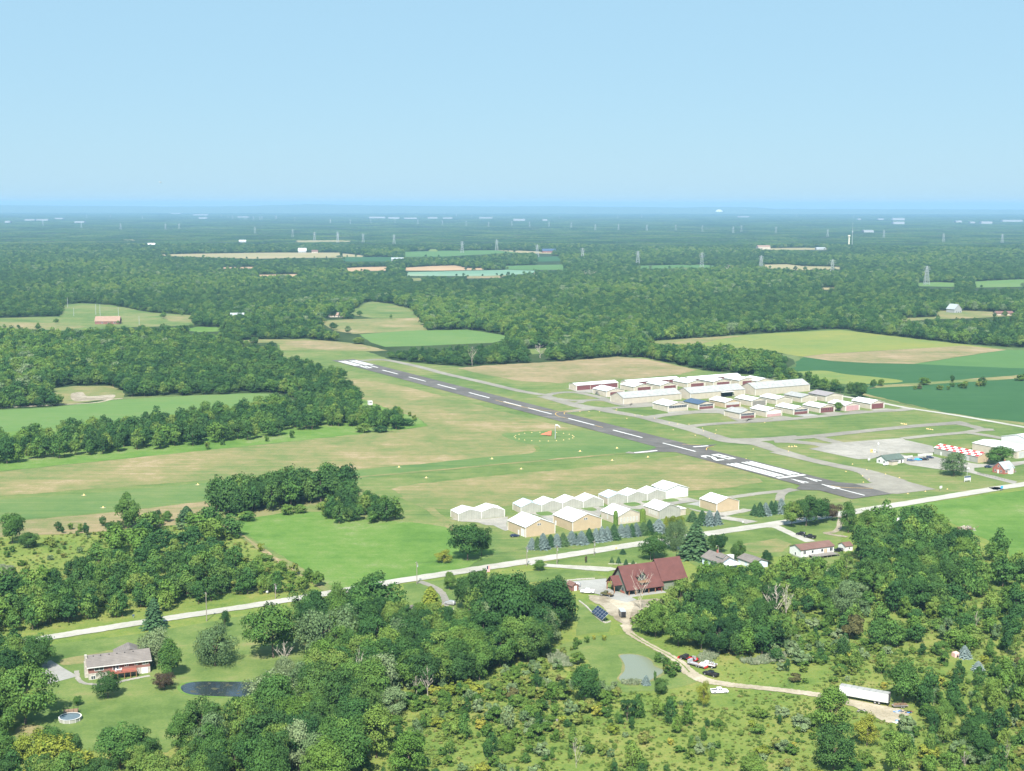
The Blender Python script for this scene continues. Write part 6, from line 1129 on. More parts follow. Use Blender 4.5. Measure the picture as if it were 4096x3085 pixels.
def crown(rg, H, W, kind, nq, qs):
    """leaf positions for a crown. kinds: round oval tall willow open bush"""
    cb = {'round': .10, 'oval': .07, 'tall': .06, 'willow': .04, 'open': .20, 'bush': .01}[kind]; cz = H*(cb+1)/2; rz = H*(1-cb)/2; R = W/2
    nl = {'round': 48, 'oval': 44, 'tall': 40, 'willow': 40, 'open': 26, 'bush': 20}[kind]
    L, RR = [], []
    for i in range(nl):
        d = rg.normal(size=3); d /= np.linalg.norm(d); d[2] = d[2]*.95+.05
        k = rg.uniform(.50, .92); sh = 1.0
        p = np.array([d[0]*R*k, d[1]*R*k, cz + d[2]*rz*k])
        hh = (p[2]-H*cb)/(H*(1-cb))
        if kind in ('tall', 'oval'): sh = 1.12 - .65*max(0, hh)**1.3
        p[:2] *= sh*rg.uniform(.72, 1.22); p[2] *= rg.uniform(.9, 1.06)
        L.append(p); RR.append(R*rg.uniform(.18, .40)*(.7 if kind == 'open' else 1))
    L = np.array(L); RR = np.array(RR); w = RR**2; idx = rg.choice(nl, nq, p=w/w.sum())
    d = rg.normal(size=(nq, 3)); d = unit(d); d[:, 2] = np.where(d[:, 2] < -.55, -d[:, 2]*.7, d[:, 2]); d = unit(d)
    rad = RR[idx]*rg.choice([1, 1.28], nq, p=[.86, .14])*rg.uniform(.70, 1.08, nq)
    C = L[idx] + d*rad[:, None]*np.array([1, 1, .78])
    if kind == 'willow':
        dr = rg.uniform(0, 1, nq)**2*H*.28; C[:, 2] -= dr*(np.linalg.norm(C[:, :2], axis=1)/R)
    q = (C - [0, 0, cz])/[R, R, rz]; rr = np.linalg.norm(q, axis=1)
    keep = (rr > .42) & (C[:, 2] > H*cb*.5)
    C, d, idx = C[keep], d[keep], idx[keep]; n = len(C)
    out = unit((C - [0, 0, cz*.9]))
    N = unit(d*.75 + out*.45 + rg.normal(size=(n, 3))*.55 + [0, 0, .15])
    if kind == 'willow': N[:, 2] *= .35; N = unit(N)
    lt = rg.uniform(0, 1, nl); lh = rg.uniform(0, 1, nl)
    tone = np.clip(lt[idx]*.45 + rg.uniform(0, .55, n), 0, 1); hue = np.clip(lh[idx]*.6 + rg.uniform(0, .4, n), 0, 1)
    S = qs*rg.uniform(.6, 1.35, n); return C, N, S, tone, hue, L
def limbs(rg, H, W, L, mat='bark', nl=6, r0=None, base=.0):
    m = MB(); r0 = r0 or max(.10, H*.020); lean = rg.normal(size=2)*W*.02; top = np.array([lean[0], lean[1], H*.72])
    segs = 5
    for i in range(segs):
        a = top*(i/segs); b = top*((i+1)/segs); m.tube((a[0], a[1], a[2]), (b[0], b[1], b[2]), r0*(1-.8*i/segs)*(1.25 if i == 0 else 1), r0*(1-.8*(i+1)/segs), mat, 7, False)
    for i in range(min(nl, len(L))):
        t = rg.uniform(.25, .7); a = top*t; b = L[i]; m.tube(tuple(a), tuple(a*.45+b*.55+[0, 0, -.04*H]), r0*.45, r0*.28, mat, 5, False); m.tube(tuple(a*.45+b*.55+[0, 0, -.04*H]), tuple(b), r0*.28, r0*.08, mat, 5, False)
    return m
def conifer(rg, H, W, nq, qs, tiers=13, droop=.25):
    C, N, T, Hh = [], [], [], []; zs = rg.uniform(0, 1, nq); zs = zs**1.25; C = np.zeros((nq, 3)); th = rg.uniform(0, 2*math.pi, nq)
    nb = 9; tier = np.floor(zs*tiers); f = zs*tiers - tier
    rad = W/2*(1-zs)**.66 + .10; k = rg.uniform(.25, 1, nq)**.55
    lobe = .80 + .20*np.cos(nb*th + tier*1.9 + np.sin(tier*5)*3)
    r_ = rad*k*lobe*(1.08-.26*f); C[:, 0] = r_*np.cos(th); C[:, 1] = r_*np.sin(th); C[:, 2] = H*.05 + zs*H*.95 - droop*r_*.55 + (1-k)*.2
    out = unit(np.stack([np.cos(th), np.sin(th), np.zeros(nq)], 1)); N = unit(out*.55 + [0, 0, .7] + rg.normal(size=(nq, 3))*.35)
    C[:, 2] = np.maximum(C[:, 2], .15)
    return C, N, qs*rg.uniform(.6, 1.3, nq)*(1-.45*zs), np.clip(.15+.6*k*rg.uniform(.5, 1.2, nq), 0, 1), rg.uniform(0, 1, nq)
def branchy(H, W, seed, n1=12, n2=6, mat='deadwood'):
    rg = np.random.default_rng(seed); m = MB(); r0 = max(.1, H*.014); p = np.zeros(3); pts = [p]
    for i in range(8): p = p + np.array([rg.normal()*.02*H, rg.normal()*.02*H, H*.115]); pts.append(p)
    for i, (a, b) in enumerate(zip(pts, pts[1:])): m.tube(tuple(a), tuple(b), r0*(1-i/8)+.03, r0*(1-(i+1)/8)+.03, mat, 6, False)
    for i in range(n1):
        t = rg.uniform(.2, .98); q = pts[int(t*8)]; th = rg.uniform(0, 6.28); L = W*.55*(1.15-t)*rg.uniform(.6, 1.2); e = q + np.array([math.cos(th)*L, math.sin(th)*L, L*rg.uniform(.5, 1.4)])
        m.tube(tuple(q), tuple(e), r0*.4*(1-t)+.04, .03, mat, 4, False)
        for j in range(n2):
            u = rg.uniform(.3, 1); s = q*(1-u)+e*u; th2 = th + rg.normal()*.9; l2 = L*.4*rg.uniform(.4, 1); m.tube(tuple(s), (s[0]+math.cos(th2)*l2, s[1]+math.sin(th2)*l2, s[2]+l2*rg.uniform(.2, 1.3)), .04, .018, mat, 3, False)
    return m
# templates: (crown mesh, trunk mesh) at 10 m x 10 m so that scale = size/10
TP = {}
def template(key, n, fn):
    TP[key] = [fn(np.random.default_rng(hash_(key)+i*17), i) for i in range(n)]
def hash_(s): return sum(ord(c)*(i+3) for i, c in enumerate(s))
def mk(kind, mat, nq, qs):
    def f(rg, i):
        C, N, S, t, h, L = crown(rg, 10, 10, kind, nq, qs); tr = limbs(rg, 10, 10, L)
        return quads_mesh('foliage', C, N, S, t, h, [mat]), tr_mesh(tr)
    return f
def tr_mesh(m, name='trunk'):
    me = bpy.data.meshes.new(name); me.from_pydata(m.v, [], m.f); [me.materials.append(M[x]) for x in m.mats]; me.polygons.foreach_set('material_index', m.m); me.update(); return me
NQ = 9500
template('round', 5, mk('round', 'leaf', NQ, .36)); template('oval', 4, mk('oval', 'leaf', NQ, .35)); template('tall', 3, mk('tall', 'leaf', 7500, .34))
template('dark', 3, mk('round', 'leaf_dark', NQ, .36)); template('light', 3, mk('oval', 'leaf_light', 8500, .35)); template('yellow', 2, mk('round', 'leaf_yellow', 7500, .34)); template('willow', 3, mk('willow', 'leaf_grey', 8500, .34)); template('grey', 2, mk('oval', 'leaf_grey', 7500, .33)); template('open', 3, mk('open', 'leaf', 4200, .34)); template('bronze', 1, mk('round', 'leaf_brown', 7500, .33))
def mkc(mat, W=5.5, droop=.25):
    def f(rg, i):
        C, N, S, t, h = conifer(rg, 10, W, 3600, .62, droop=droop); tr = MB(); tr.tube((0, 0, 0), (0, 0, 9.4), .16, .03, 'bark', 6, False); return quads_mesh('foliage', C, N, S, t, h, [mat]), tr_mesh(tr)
    return f
template('spruce', 2, mkc('spruce')); template('bluespruce', 2, mkc('bluespruce')); template('pine', 1, mkc('leaf_yellow', 7.5, .05))
def mkcol(rg, i):
    n = 2600; z = rg.uniform(0, 1, n); th = rg.uniform(0, 6.28, n); r_ = 1.25*np.minimum(1, (1-z)*5+.15)**.5*rg.uniform(.85, 1.05, n); C = np.stack([r_*np.cos(th), r_*np.sin(th), .1+z*9.8], 1); N = unit(np.stack([np.cos(th), np.sin(th), np.full(n, .3)], 1)+rg.normal(size=(n, 3))*.3)
    tr = MB(); tr.tube((0, 0, 0), (0, 0, 9), .1, .03, 'bark', 5, False); return quads_mesh('foliage', C, N, .4*rg.uniform(.6, 1.3, n), rg.uniform(.3, .9, n), rg.uniform(.2, .8, n), ['leaf_light']), tr_mesh(tr)
template('column', 1, mkcol)
def mkb(mat):
    def f(rg, i):
        C, N, S, t, h, L = crown(rg, 10, 10, 'bush', 2200, .85); tr = limbs(rg, 7, 10, L, nl=5, r0=.18); return quads_mesh('foliage', C, N, S, t, h, [mat]), tr_mesh(tr, 'stem')
    return f
template('bush', 4, mkb('shrub')); template('bushgrey', 2, mkb('leaf_grey')); template('bushyellow', 1, mkb('leaf_yellow')); M['leaf_olive'] = leaf_mat('olive_brown_foliage', [(0, (.075, .075, .03)), (.5, (.11, .105, .04)), (1, (.16, .14, .06))]); template('bushbrown', 1, mkb('leaf_olive'))
template('dead', 3, lambda rg, i: (tr_mesh(branchy(10, 8, 40+i, 16, 7), 'branches'), None))
NAMES = {'spruce': ('spruce_tree', 'conifer'), 'bluespruce': ('blue_spruce', 'conifer'), 'pine': ('pine_tree', 'conifer'), 'column': ('columnar_evergreen', 'conifer'), 'dead': ('dead_tree', 'dead tree'), 'willow': ('willow_tree', 'tree'),
         'bush': ('shrub', 'shrub'), 'bushgrey': ('shrub', 'shrub'), 'bushyellow': ('shrub', 'shrub'), 'bushbrown': ('shrub', 'shrub')}
WF = {'spruce': 3.5, 'bluespruce': 3.4, 'pine': 5.6, 'column': 2.5, 'dead': 8}
PR = {}; TR_ = random.Random(77)
def plant(key, x, y, h, w, label, group=None):
    nm, cat = NAMES.get(key, ('broadleaf_tree', 'tree')); vs = TP[key]; i = TR_.randrange(len(vs)); cr_, tr = vs[i]
    if key == 'dead': r = link(nm, cr_); tag(r, label, cat, group)
    elif (key, i) not in PR:
        r = empty(nm, (0, 0, 0), 0, label, cat, group); link('crown' if 'bush' not in key else 'foliage', cr_, r); link('trunk' if 'bush' not in key else 'stem', tr, r); PR[(key, i)] = r
    else: r = copy_tree(PR[(key, i)]); r.name = nm
    for kk in ('label', 'category', 'group'):
        if kk in r: del r[kk]
    tag(r, label, cat, group)
    s = w/WF.get(key, 10); r.location = (x, y, 0); r.scale = (s*TR_.uniform(.94, 1.06), s, h/10); r.rotation_euler = (0, 0, TR_.uniform(0, 6.28)); return r
PLACED = []
def PT(key, k, x, y, top, wpx, label, group=None, wmul=1.0):
    """a tree read off the photograph: foot (x,y), row of its top, crown width in crop pixels"""
    m = mpp(k, y); A = K(k, x, y); h = (y-top)*m*1.0; w = wpx*m*wmul; PLACED.append((A[0], A[1], w/2)); return plant(key, A[0], A[1], max(h, .8), max(w, .5), label, group)
# --- trees one can tell apart
PT('round', 11, 175, 1100, 690, 390, 'large spreading tree casting a wide shadow left of the round pool')
PT('oval', 11, 60, 900, 580, 300, 'dense green tree between the concrete pad and the left edge')
PT('round', 11, 262, 700, 490, 220, 'round green tree between the gravel road and the pale drive of the brick house')
PT('dark', 11, 735, 925, 750, 172, 'round maple on the lawn just below the red deck')
PT('round', 11, 528, 978, 905, 60, 'little lawn tree standing alone above the round pool')
PT('bronze', 11, 1120, 868, 742, 155, 'dark bronze-leaved round tree left of the dark pond')
PT('willow', 11, 1070, 690, 455, 240, 'grey-green willow right of the brick house roof')
PT('oval', 11, 1165, 785, 500, 175, 'bright green oval tree in front of the willow right of the brick house')
PT('spruce', 11, 1050, 450, 235, 120, 'dark tree leaning over the gravel road above the brick house')
PT('willow', 11, 1465, 705, 415, 255, 'free-standing pale willow in the middle of the lawn')
PT('tall', 11, 1530, 445, 320, 80, 'small pointed tree by the road behind the pale willow')
PT('round', 11, 1860, 650, 280, 350, 'tall broad cottonwood at the right edge of the brick house lawn')
PT('willow', 11, 1930, 790, 640, 150, 'small yellow-green willow under the leafless top by the dark pond')
PT('dead', 11, 1935, 720, 525, 150, 'bare grey-brown treetop above the small willow by the dark pond')
PT('willow', 11, 1850, 1010, 740, 350, 'grey-green tree overhanging the right end of the dark pond')
PT('dark', 11, 1650, 1160, 910, 300, 'dark green tree below the right end of the dark pond')
PT('round', 11, 1420, 1330, 1060, 280, 'broad yellow-green tree at the bottom edge of the brick house lawn')
PT('round', 11, 820, 1400, 1105, 330, 'broad green tree at the bottom edge below the brick house lawn')
PT('yellow', 11, 420, 1500, 1195, 430, 'wide yellowing tree at the bottom edge left of centre lawn')
PT('dark', 11, 1850, 1330, 960, 400, 'large dark tree in the bottom wood below the dark pond')
PT('oval', 11, 30, 1380, 1130, 230, 'green tree at the bottom left corner')
PT('pine', 12, 890, 445, 155, 215, 'yellowish layered pine in front of the hidden grey-roofed bungalow')
PT('oval', 12, 1018, 188, 58, 92, 'neat egg-shaped tree beside the gravel road and the curved lane')
PT('dark', 12, 1150, 330, 70, 200, 'dark green tree right of the silver car')
PT('round', 12, 1440, 560, 50, 400, 'tallest cottonwood with pale trunk in the central trees')
PT('round', 12, 1720, 480, 75, 280, 'broad tree at the right side of the central trees next to the concrete yard')
PT('round', 12, 1250, 660, 310, 300, 'bright green maple in the centre of the middle wood')
PT('round', 12, 970, 760, 425, 320, 'large green maple left of the bright one in the middle wood')
PT('dark', 12, 1555, 680, 385, 210, 'dark leafy tree at the foot of the tallest cottonwood')
PT('round', 12, 520, 420, 70, 420, 'large pale green cottonwood beside the road left of the curved lane')
PT('willow', 12, 200, 640, 235, 400, 'big grey-green willow left of the hidden bungalow')
PT('dark', 12, 190, 1040, 690, 330, 'heavy dark green tree left of the bare pole trunk')
PT('light', 12, 520, 1330, 960, 300, 'pale green maple at the bottom of the middle wood')
PT('light', 12, 740, 1440, 1130, 320, 'bright yellow-green tree at the bottom edge below the silver-leaved one')
PT('grey', 12, 630, 1040, 840, 220, 'silvery grey-green tree in the middle of the bottom wood')
PT('round', 12, 1940, 960, 700, 190, 'dense upright green tree standing alone left of the milky pond')
PT('light', 12, 1412, 1300, 1150, 130, 'small bright yellow-green tree in the bottom scrub')
PT('dead', 12, 870, 915, 700, 110, 'white dead tree with a forked crown in front of the middle wood'); PT('dead', 12, 795, 905, 750, 70, 'thin white dead tree left of the forked one')
PT('dead', 12, 405, 950, 540, 110, 'bare straight pale trunk rising out of the lower middle wood'); PT('dead', 12, 700, 480, 340, 100, 'bare grey branches in front of the hidden bungalow'); PT('dead', 12, 1225, 700, 600, 90, 'small bare leaning tree at the lower edge of the middle wood')
PT('dead', 12, 1880, 1400, 1160, 70, 'thin bare birch in the bottom scrub'); PT('dead', 12, 1440, 560, 180, 70, 'pale bare trunk inside the tallest cottonwood')
PT('dark', 10, 765, 258, 60, 195, 'dark round-headed tree behind the timber house'); PT('spruce', 10, 1070, 240, -25, 185, 'tallest dark pine behind the pale blue cottage')
PT('willow', 8, 1620, 600, 345, 135, 'pale green weeping willow at the end of the spruce row'); PT('yellow', 8, 1625, 470, 345, 110, 'yellow-green tree between the spruces')
PT('round', 8, 1930, 618, 482, 85, 'green tree right of the tallest dark pine'); PT('dark', 8, 1868, 612, 490, 60, 'slim dark tree against the tallest dark pine'); PT('dark', 8, 2043, 668, 538, 92, 'dark green tree on the lawn between the cottage and bungalow')
PT('column', 8, 1212, 432, 325, 30, 'clipped columnar evergreen left of two in front of the cream workshop'); PT('column', 8, 1396, 412, 312, 38, 'clipped columnar evergreen right of two by the blank-gabled workshop')
for i, (x, y, h, w, c) in enumerate([(642, 590, 75, 44, 1), (680, 592, 82, 44, 0), (718, 590, 106, 60, 1), (770, 572, 80, 50, 0), (812, 570, 84, 54, 1), (855, 568, 88, 50, 0), (912, 554, 86, 58, 1), (942, 552, 70, 34, 0), (980, 555, 86, 58, 1), (1032, 545, 96, 48, 0), (1078, 540, 90, 48, 1), (1118, 536, 98, 50, 1), (1155, 530, 92, 48, 1), (1200, 525, 102, 54, 0), (1250, 504, 84, 48, 1), (1290, 505, 80, 50, 1), (1322, 503, 82, 46, 0), (1352, 500, 88, 46, 1), (1400, 492, 84, 60, 0), (1442, 488, 96, 48, 0), (1505, 480, 92, 72, 1), (1555, 468, 100, 46, 2), (1735, 402, 70, 50, 0), (1800, 424, 96, 56, 0), (1850, 428, 100, 56, 1), (1903, 422, 92, 44, 1)]):
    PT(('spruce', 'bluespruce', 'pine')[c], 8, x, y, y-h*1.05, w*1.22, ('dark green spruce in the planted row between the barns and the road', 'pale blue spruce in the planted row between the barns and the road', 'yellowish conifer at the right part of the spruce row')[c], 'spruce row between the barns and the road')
for i, (x, y, h, w, c) in enumerate([(503, 256, 72, 34, 0), (538, 260, 90, 46, 0), (574, 257, 84, 44, 1), (610, 248, 86, 40, 0), (636, 244, 84, 34, 0), (672, 242, 94, 52, 1)]):
    PT(('spruce', 'bluespruce')[c], 9, x, y, y-h, w*1.2, ('dark green spruce in the clump on the grass triangle by the runway link', 'pale blue spruce in the clump on the grass triangle by the runway link')[c], 'spruce clump by the runway link')
PT('round', 8, 205, 668, 400, 240, 'large tree at the right edge of the bright meadow'); PT('dark', 8, 300, 640, 440, 130, 'darker tree joined to the large one at the right edge of the bright meadow')
PT('yellow', 8, 45, 685, 598, 115, 'low yellowish tree in the bright meadow near the road'); PT('round', 8, 690, 738, 665, 86, 'small round tree where the timber house drive meets the road')
for x, y, h, w, lab in ((1262, 625, 36, 36, 'small dark fir on the road verge below the spruces'), (1187, 684, 42, 24, 'first small cone evergreen behind the timber house'), (1232, 690, 50, 28, 'second cone evergreen behind the timber house, the largest'), (1283, 698, 42, 24, 'third cone evergreen behind the timber house'), (1332, 694, 30, 22, 'fourth and smallest cone evergreen behind the timber house')): PT('spruce', 8, x, y, y-h, w, lab)
PT('bronze', 8, 1010, 686, 632, 18, 'slim dark young tree beside the drive of the timber house')
PT('grey', 7, 1590, 1008, 785, 245, 'grey-green tree with its full shadow on the airport lawn'); PT('round', 7, 2000, 912, 738, 235, 'green tree behind the brick cottage'); PT('round', 7, 560, 432, 348, 72, 'little round tree in front of the pink hangar door')
PT('round', 9, 740, 330, 160, 120, 'tree at the left of the clump above the two black cars'); PT('dark', 9, 830, 325, 138, 170, 'biggest tree of the clump above the two black cars'); PT('round', 9, 900, 305, 140, 150, 'rounded tree right in the clump above the two black cars'); PT('bronze', 9, 995, 290, 172, 110, 'reddish brown tree beside the road end of the clump'); PT('tall', 9, 1097, 368, 165, 125, 'lone tall tree with a bare lower trunk beside the gravel road')
PT('oval', 9, 585, 568, 475, 85, 'small green tree right of the pale blue garage'); PT('open', 9, 1085, 620, 470, 110, 'thin airy tree on the lawn right of the grey deck')
PT('dead', 9, 630, 945, 668, 190, 'large bleached dead tree with spreading branches in the right-hand wood'); PT('dead', 9, 697, 950, 665, 100, 'slender bleached dead tree right of the spreading one'); PT('dead', 9, 600, 905, 690, 90, 'bleached dead tree left behind the spreading one'); PT('dead', 9, 975, 720, 580, 80, 'grey dead tree below the lawn of the cream bungalow'); PT('dead', 9, 1910, 985, 850, 60, 'broken pale trunk in the far right wood')
PT('dead', 10, 668, 635, 285, 150, 'tall bare tree standing in front of the timber house'); PT('grey', 9, 1080, 900, 650, 210, 'large grey-green tree in the middle of the right-hand wood')
PT('round', 4, 818, 1055, 812, 145, 'tall lone tree beside the grass runway in the left middle'); PT('round', 4, 78, 1145, 945, 155, 'round tree near the left edge below the grass runway'); PT('dark', 4, 180, 1170, 1075, 130, 'low dark tree right of the round one near the left edge')
PT('spruce', 4, 1180, 1005, 905, 100, 'dark conical tree left of the dense grove'); PT('oval', 4, 965, 1042, 940, 100, 'oval green tree right of the tall lone tree'); PT('oval', 4, 1062, 1008, 933, 62, 'small green tree between the lone tree and the grove')
PT('yellow', 13, 1010, 1050, 788, 132, 'yellowish young tree in front of the white pickup'); PT('dark', 13, 595, 915, 750, 160, 'round dark tree below the milky pond'); PT('open', 13, 265, 1182, 918, 172, 'young tree with its shadow underneath left in the lower scrub'); PT('bluespruce', 13, 447, 828, 728, 66, 'small blue spruce on the shore of the milky pond')
PT('light', 13, 1480, 1720, 1505, 320, 'low bright yellow-green tree at the bottom edge'); PT('tall', 13, 535, 790, 682, 40, 'slim sapling on the shore of the milky pond')
PT('light', 14, 300, 1260, 830, 420, 'large yellow-green tree in front of the semi-trailer'); PT('dark', 14, 330, 1660, 1190, 430, 'large dark blue-green tree at the bottom below the semi-trailer'); PT('yellow', 14, 650, 1420, 1110, 260, 'yellow-green tree below the sandy yard'); PT('tall', 14, 1000, 1010, 555, 400, 'airy poplar clump behind the semi-trailer')
PT('bluespruce', 14, 1600, 560, 440, 100, 'blue spruce beside the pink tent'); PT('bluespruce', 14, 1732, 688, 590, 85, 'small blue spruce right of and below the tent'); PT('round', 14, 1375, 545, 405, 165, 'flat-topped dark tree left of the pink tent'); PT('light', 14, 960, 1700, 1250, 330, 'fresh green tree at the bottom edge below the sandy yard'); PT('light', 14, 1880, 1060, 730, 220, 'light green tree in the scrub near the right edge'); PT('oval', 14, 1400, 1240, 960, 230, 'green tree right of the sandy yard')
PT('dead', 14, 2000, 1700, 1300, 60, 'bleached bare trunk leaning at the bottom right corner'); PT('dead', 14, 1300, 1090, 925, 30, 'broken pole-like stump in the scrub right of the sandy yard'); PT('dead', 14, 1600, 1666, 1440, 90, 'small white dead tree at the bottom right')
PT('dead', 5, 1360, 130, 30, 110, 'white dead tree in the wood strip above the dry field'); PT('dead', 5, 930, 180, 45, 60, 'white dead tree in the wood strip left part'); PT('dead', 2, 1670, 655, 595, 90, 'wide white dead tree in the far marshy woods'); PT('dead', 3, 470, 585, 525, 70, 'white dead tree in the far marshy woods right'); PT('dead', 2, 1325, 665, 610, 40, 'dead tree beside the pale green far field')
PT('light', 7, 1325, 200, 130, 120, 'round pale tree in the hedge between the dark crop fields'); PT('dark', 7, 750, 312, 170, 140, 'dark leaning tree beside the gravel perimeter road'); PT('dark', 7, 872, 228, 152, 52, 'dark upright tree at the left end of the hedge'); PT('light', 7, 940, 210, 145, 80, 'pale green tree near the left end of the hedge'); PT('dark', 7, 1575, 180, 108, 40, 'small dark tree midway along the hedge')

# --- woods: trees sampled over ground regions
for k_, x_, y_, d_ in ((14, 1515, 552, 16), (14, 1600, 560, 12), (14, 1732, 688, 12), (13, 1160, 905, 10), (14, 1000, 1100, 10), (14, 2000, 1500, 6), (12, 1880, 1400, 8), (10, 612, 728, 10)):
    q_ = K(k_, x_, y_); LINES.append(([q_, (q_[0]*(1-d_/q_[1]), q_[1]-d_)], 3.5))     # openings in front of small things
PA_ = np.array(PLACED)
def sample(poly, sp, dens=1.0, clump=0, seed=0):
    poly = [tuple(p) for p in poly]; a = np.array(poly); lo, hi = a.min(0), a.max(0); rg = np.random.default_rng(seed)
    nx, ny = int((hi[0]-lo[0])/sp)+1, int((hi[1]-lo[1])/sp)+1
    gx, gy = np.meshgrid(np.arange(nx), np.arange(ny)); P = np.stack([gx.ravel(), gy.ravel()], 1).astype(float); P += rg.uniform(-.48, .48, P.shape); P = P*sp + lo
    P = P[inpoly(P, poly)]
    if clump: s_ = 2*math.pi/clump; v = np.sin(P[:, 0]*s_+1.3*np.sin(P[:, 1]*s_*.7))+np.sin(P[:, 1]*s_*1.3+2*np.sin(P[:, 0]*s_*.5)); P = P[(v + rg.normal(size=len(P))*.8) > (1-dens)*2.4-1.2]
    elif dens < 1: P = P[rg.uniform(size=len(P)) < dens]
    return P
def clearview(P, h):
    """drop far trees that would hide the fields and houses behind them"""
    for e in EXC:
        a = np.array(e)
        if a[:, 1].mean() < 1250: continue
        for k in (.3, .65, 1.0):
            if not len(P): return P, h
            Q = P*(CAMH/(CAMH-k*h))[:, None]; bb = (Q[:, 0] > a[:, 0].min()) & (Q[:, 0] < a[:, 0].max()) & (Q[:, 1] > a[:, 1].min()) & (Q[:, 1] < a[:, 1].max())
            if bb.any():
                kk = bb.copy(); kk[bb] = inpoly(Q[bb], e); P = P[~kk]; h = h[~kk]
    return P, h
def clear(P, pad=2.0, exc=True):
    if exc:
        for e in EXC:
            a = np.array(e); bb = (P[:, 0] > a[:, 0].min()-1) & (P[:, 0] < a[:, 0].max()+1) & (P[:, 1] > a[:, 1].min()-1) & (P[:, 1] < a[:, 1].max()+1)
            if bb.any(): k = bb.copy(); k[bb] = inpoly(P[bb], e); P = P[~k]
    for pts, d in LINES:
        if len(P): P = P[~near_line(P, pts, d)]
    for x, y, r in PLACED:
        P = P[np.hypot(P[:, 0]-x, P[:, 1]-y) > r*.75]
    return P
for o in list(bpy.data.objects):                     # keep woods out of buildings
    if o.parent is None and o.type == 'EMPTY' and o.get('category') in ('hangar', 'house', 'barn', 'workshop', 'garage', 'shed', 'building', 'swimming pool', 'tent', 'trailer', 'pickup truck', 'truck', 'car', 'solar panels'):
        pts = [o.matrix_basis @ (c.matrix_basis @ Vector(v)) for c in o.children if c.type == 'MESH' for v in c.bound_box]
        if pts:
            xs, ys = [p.x for p in pts], [p.y for p in pts]; pd = 2.0; EXC.append([(min(xs)-pd, min(ys)-pd-3), (max(xs)+pd, min(ys)-pd-3), (max(xs)+pd, max(ys)+pd), (min(xs)-pd, max(ys)+pd)])
CAND = []   # x,y,h,w,key,label,group
def wood(poly, k, sp, h, mix, label, group, wr=(.58, .90), dens=1.0, clump=0, seed=1, exc=True):
    P = clear(sample(KP(k, poly), sp, dens, clump, seed), exc=exc); rg = random.Random(seed)
    ks, ws = zip(*mix)
    for x, y in P:
        key = rg.choices(ks, ws)[0]; hh = rg.uniform(*h)*1.12; w = max(sp*1.0 if sp > 5 and 'bush' not in key and wr[1] > .7 else 0, hh*rg.uniform(*wr)) if key not in ('spruce', 'bluespruce', 'dead') else hh*.5
        CAND.append((x, y, hh, w, key, label, group))
BM = [('round', 4), ('oval', 3), ('tall', 1), ('dark', 3), ('light', 1.2)]
W_ = 'trees of the '
wood([(-120, 1300), (0, 1285), (100, 1262), (250, 1230), (400, 1208), (500, 1215), (520, 1245), (500, 1262), (560, 1262), (560, 1285), (350, 1322), (150, 1352), (0, 1377), (-120, 1398)], 0, 6.6, (6, 11), BM, 'leafy green tree in the wood between the left meadow and the gravel road', W_+'left roadside wood', seed=2, dens=.95)
wood([(520, 1218), (620, 1235), (690, 1255), (715, 1268), (560, 1292), (500, 1290), (500, 1240)], 0, 5.5, (3, 6.5), [('oval', 2), ('light', 2), ('bush', 3), ('yellow', .6)], 'low tree or thicket by the road at the right end of the left wood', W_+'left roadside thicket', seed=3)
wood([(250, 1150), (520, 1140), (520, 1215), (400, 1205), (250, 1228), (100, 1255), (180, 1190)], 0, 13, (6, 13), [('round', 3), ('oval', 3), ('light', 1)], 'scattered green tree in the scrub above the left roadside wood', W_+'left scrub', seed=4, dens=.6)
wood([(560, 1400), (640, 1365), (760, 1335), (860, 1322), (880, 1365), (990, 1372), (1010, 1315), (1060, 1305), (1190, 1315), (1240, 1345), (1235, 1400), (1180, 1425), (1060, 1470), (950, 1490), (850, 1500), (800, 1560), (760, 1720), (560, 1720), (440, 1670), (460, 1610), (560, 1580), (640, 1530), (665, 1440)], 0, 7.0, (9, 15), BM + [('grey', .5)], 'leafy tree in the big central wood below the road', W_+'central wood', seed=5)
wood([(-150, 1640), (100, 1640), (330, 1640), (480, 1590), (480, 1740), (-150, 1740)], 0, 7.5, (7, 12), BM + [('yellow', 1)], 'leafy tree along the bottom left edge', W_+'bottom left wood', seed=6)
wood([(-150, 1420), (60, 1400), (100, 1440), (90, 1500), (60, 1600), (-150, 1640)], 0, 7.5, (8, 13), BM, 'leafy tree at the left edge beside the brick house lawn', W_+'left edge wood', seed=7)
wood([(1385, 1372), (1440, 1335), (1480, 1300), (1560, 1270), (1600, 1285), (1690, 1320), (1705, 1370), (1660, 1425), (1560, 1428), (1480, 1400), (1400, 1388)], 0, 6.2, (8, 13), BM, 'leafy tree in the dense wood right of the dirt yard', W_+'wood right of the dirt yard', seed=8)
wood([(1580, 1268), (1620, 1240), (1700, 1235), (1760, 1230), (1830, 1262), (1800, 1300), (1740, 1340), (1700, 1330), (1640, 1290)], 0, 7, (5, 9), [('yellow', 1), ('light', 3), ('oval', 2), ('open', 1), ('round', 2)], 'yellow-green tree between the cottage and the dead trees', W_+'light grove behind the dead trees', seed=9)
wood([(1850, 1195), (1900, 1150), (1990, 1150), (2050, 1180), (2090, 1215), (2110, 1270), (2080, 1330), (1960, 1340), (1890, 1300), (1850, 1265)], 0, 7.5, (9, 15), BM + [('open', 1)], 'tall tree in the wood right of the cream bungalow', W_+'wood right of the bungalow', seed=10)
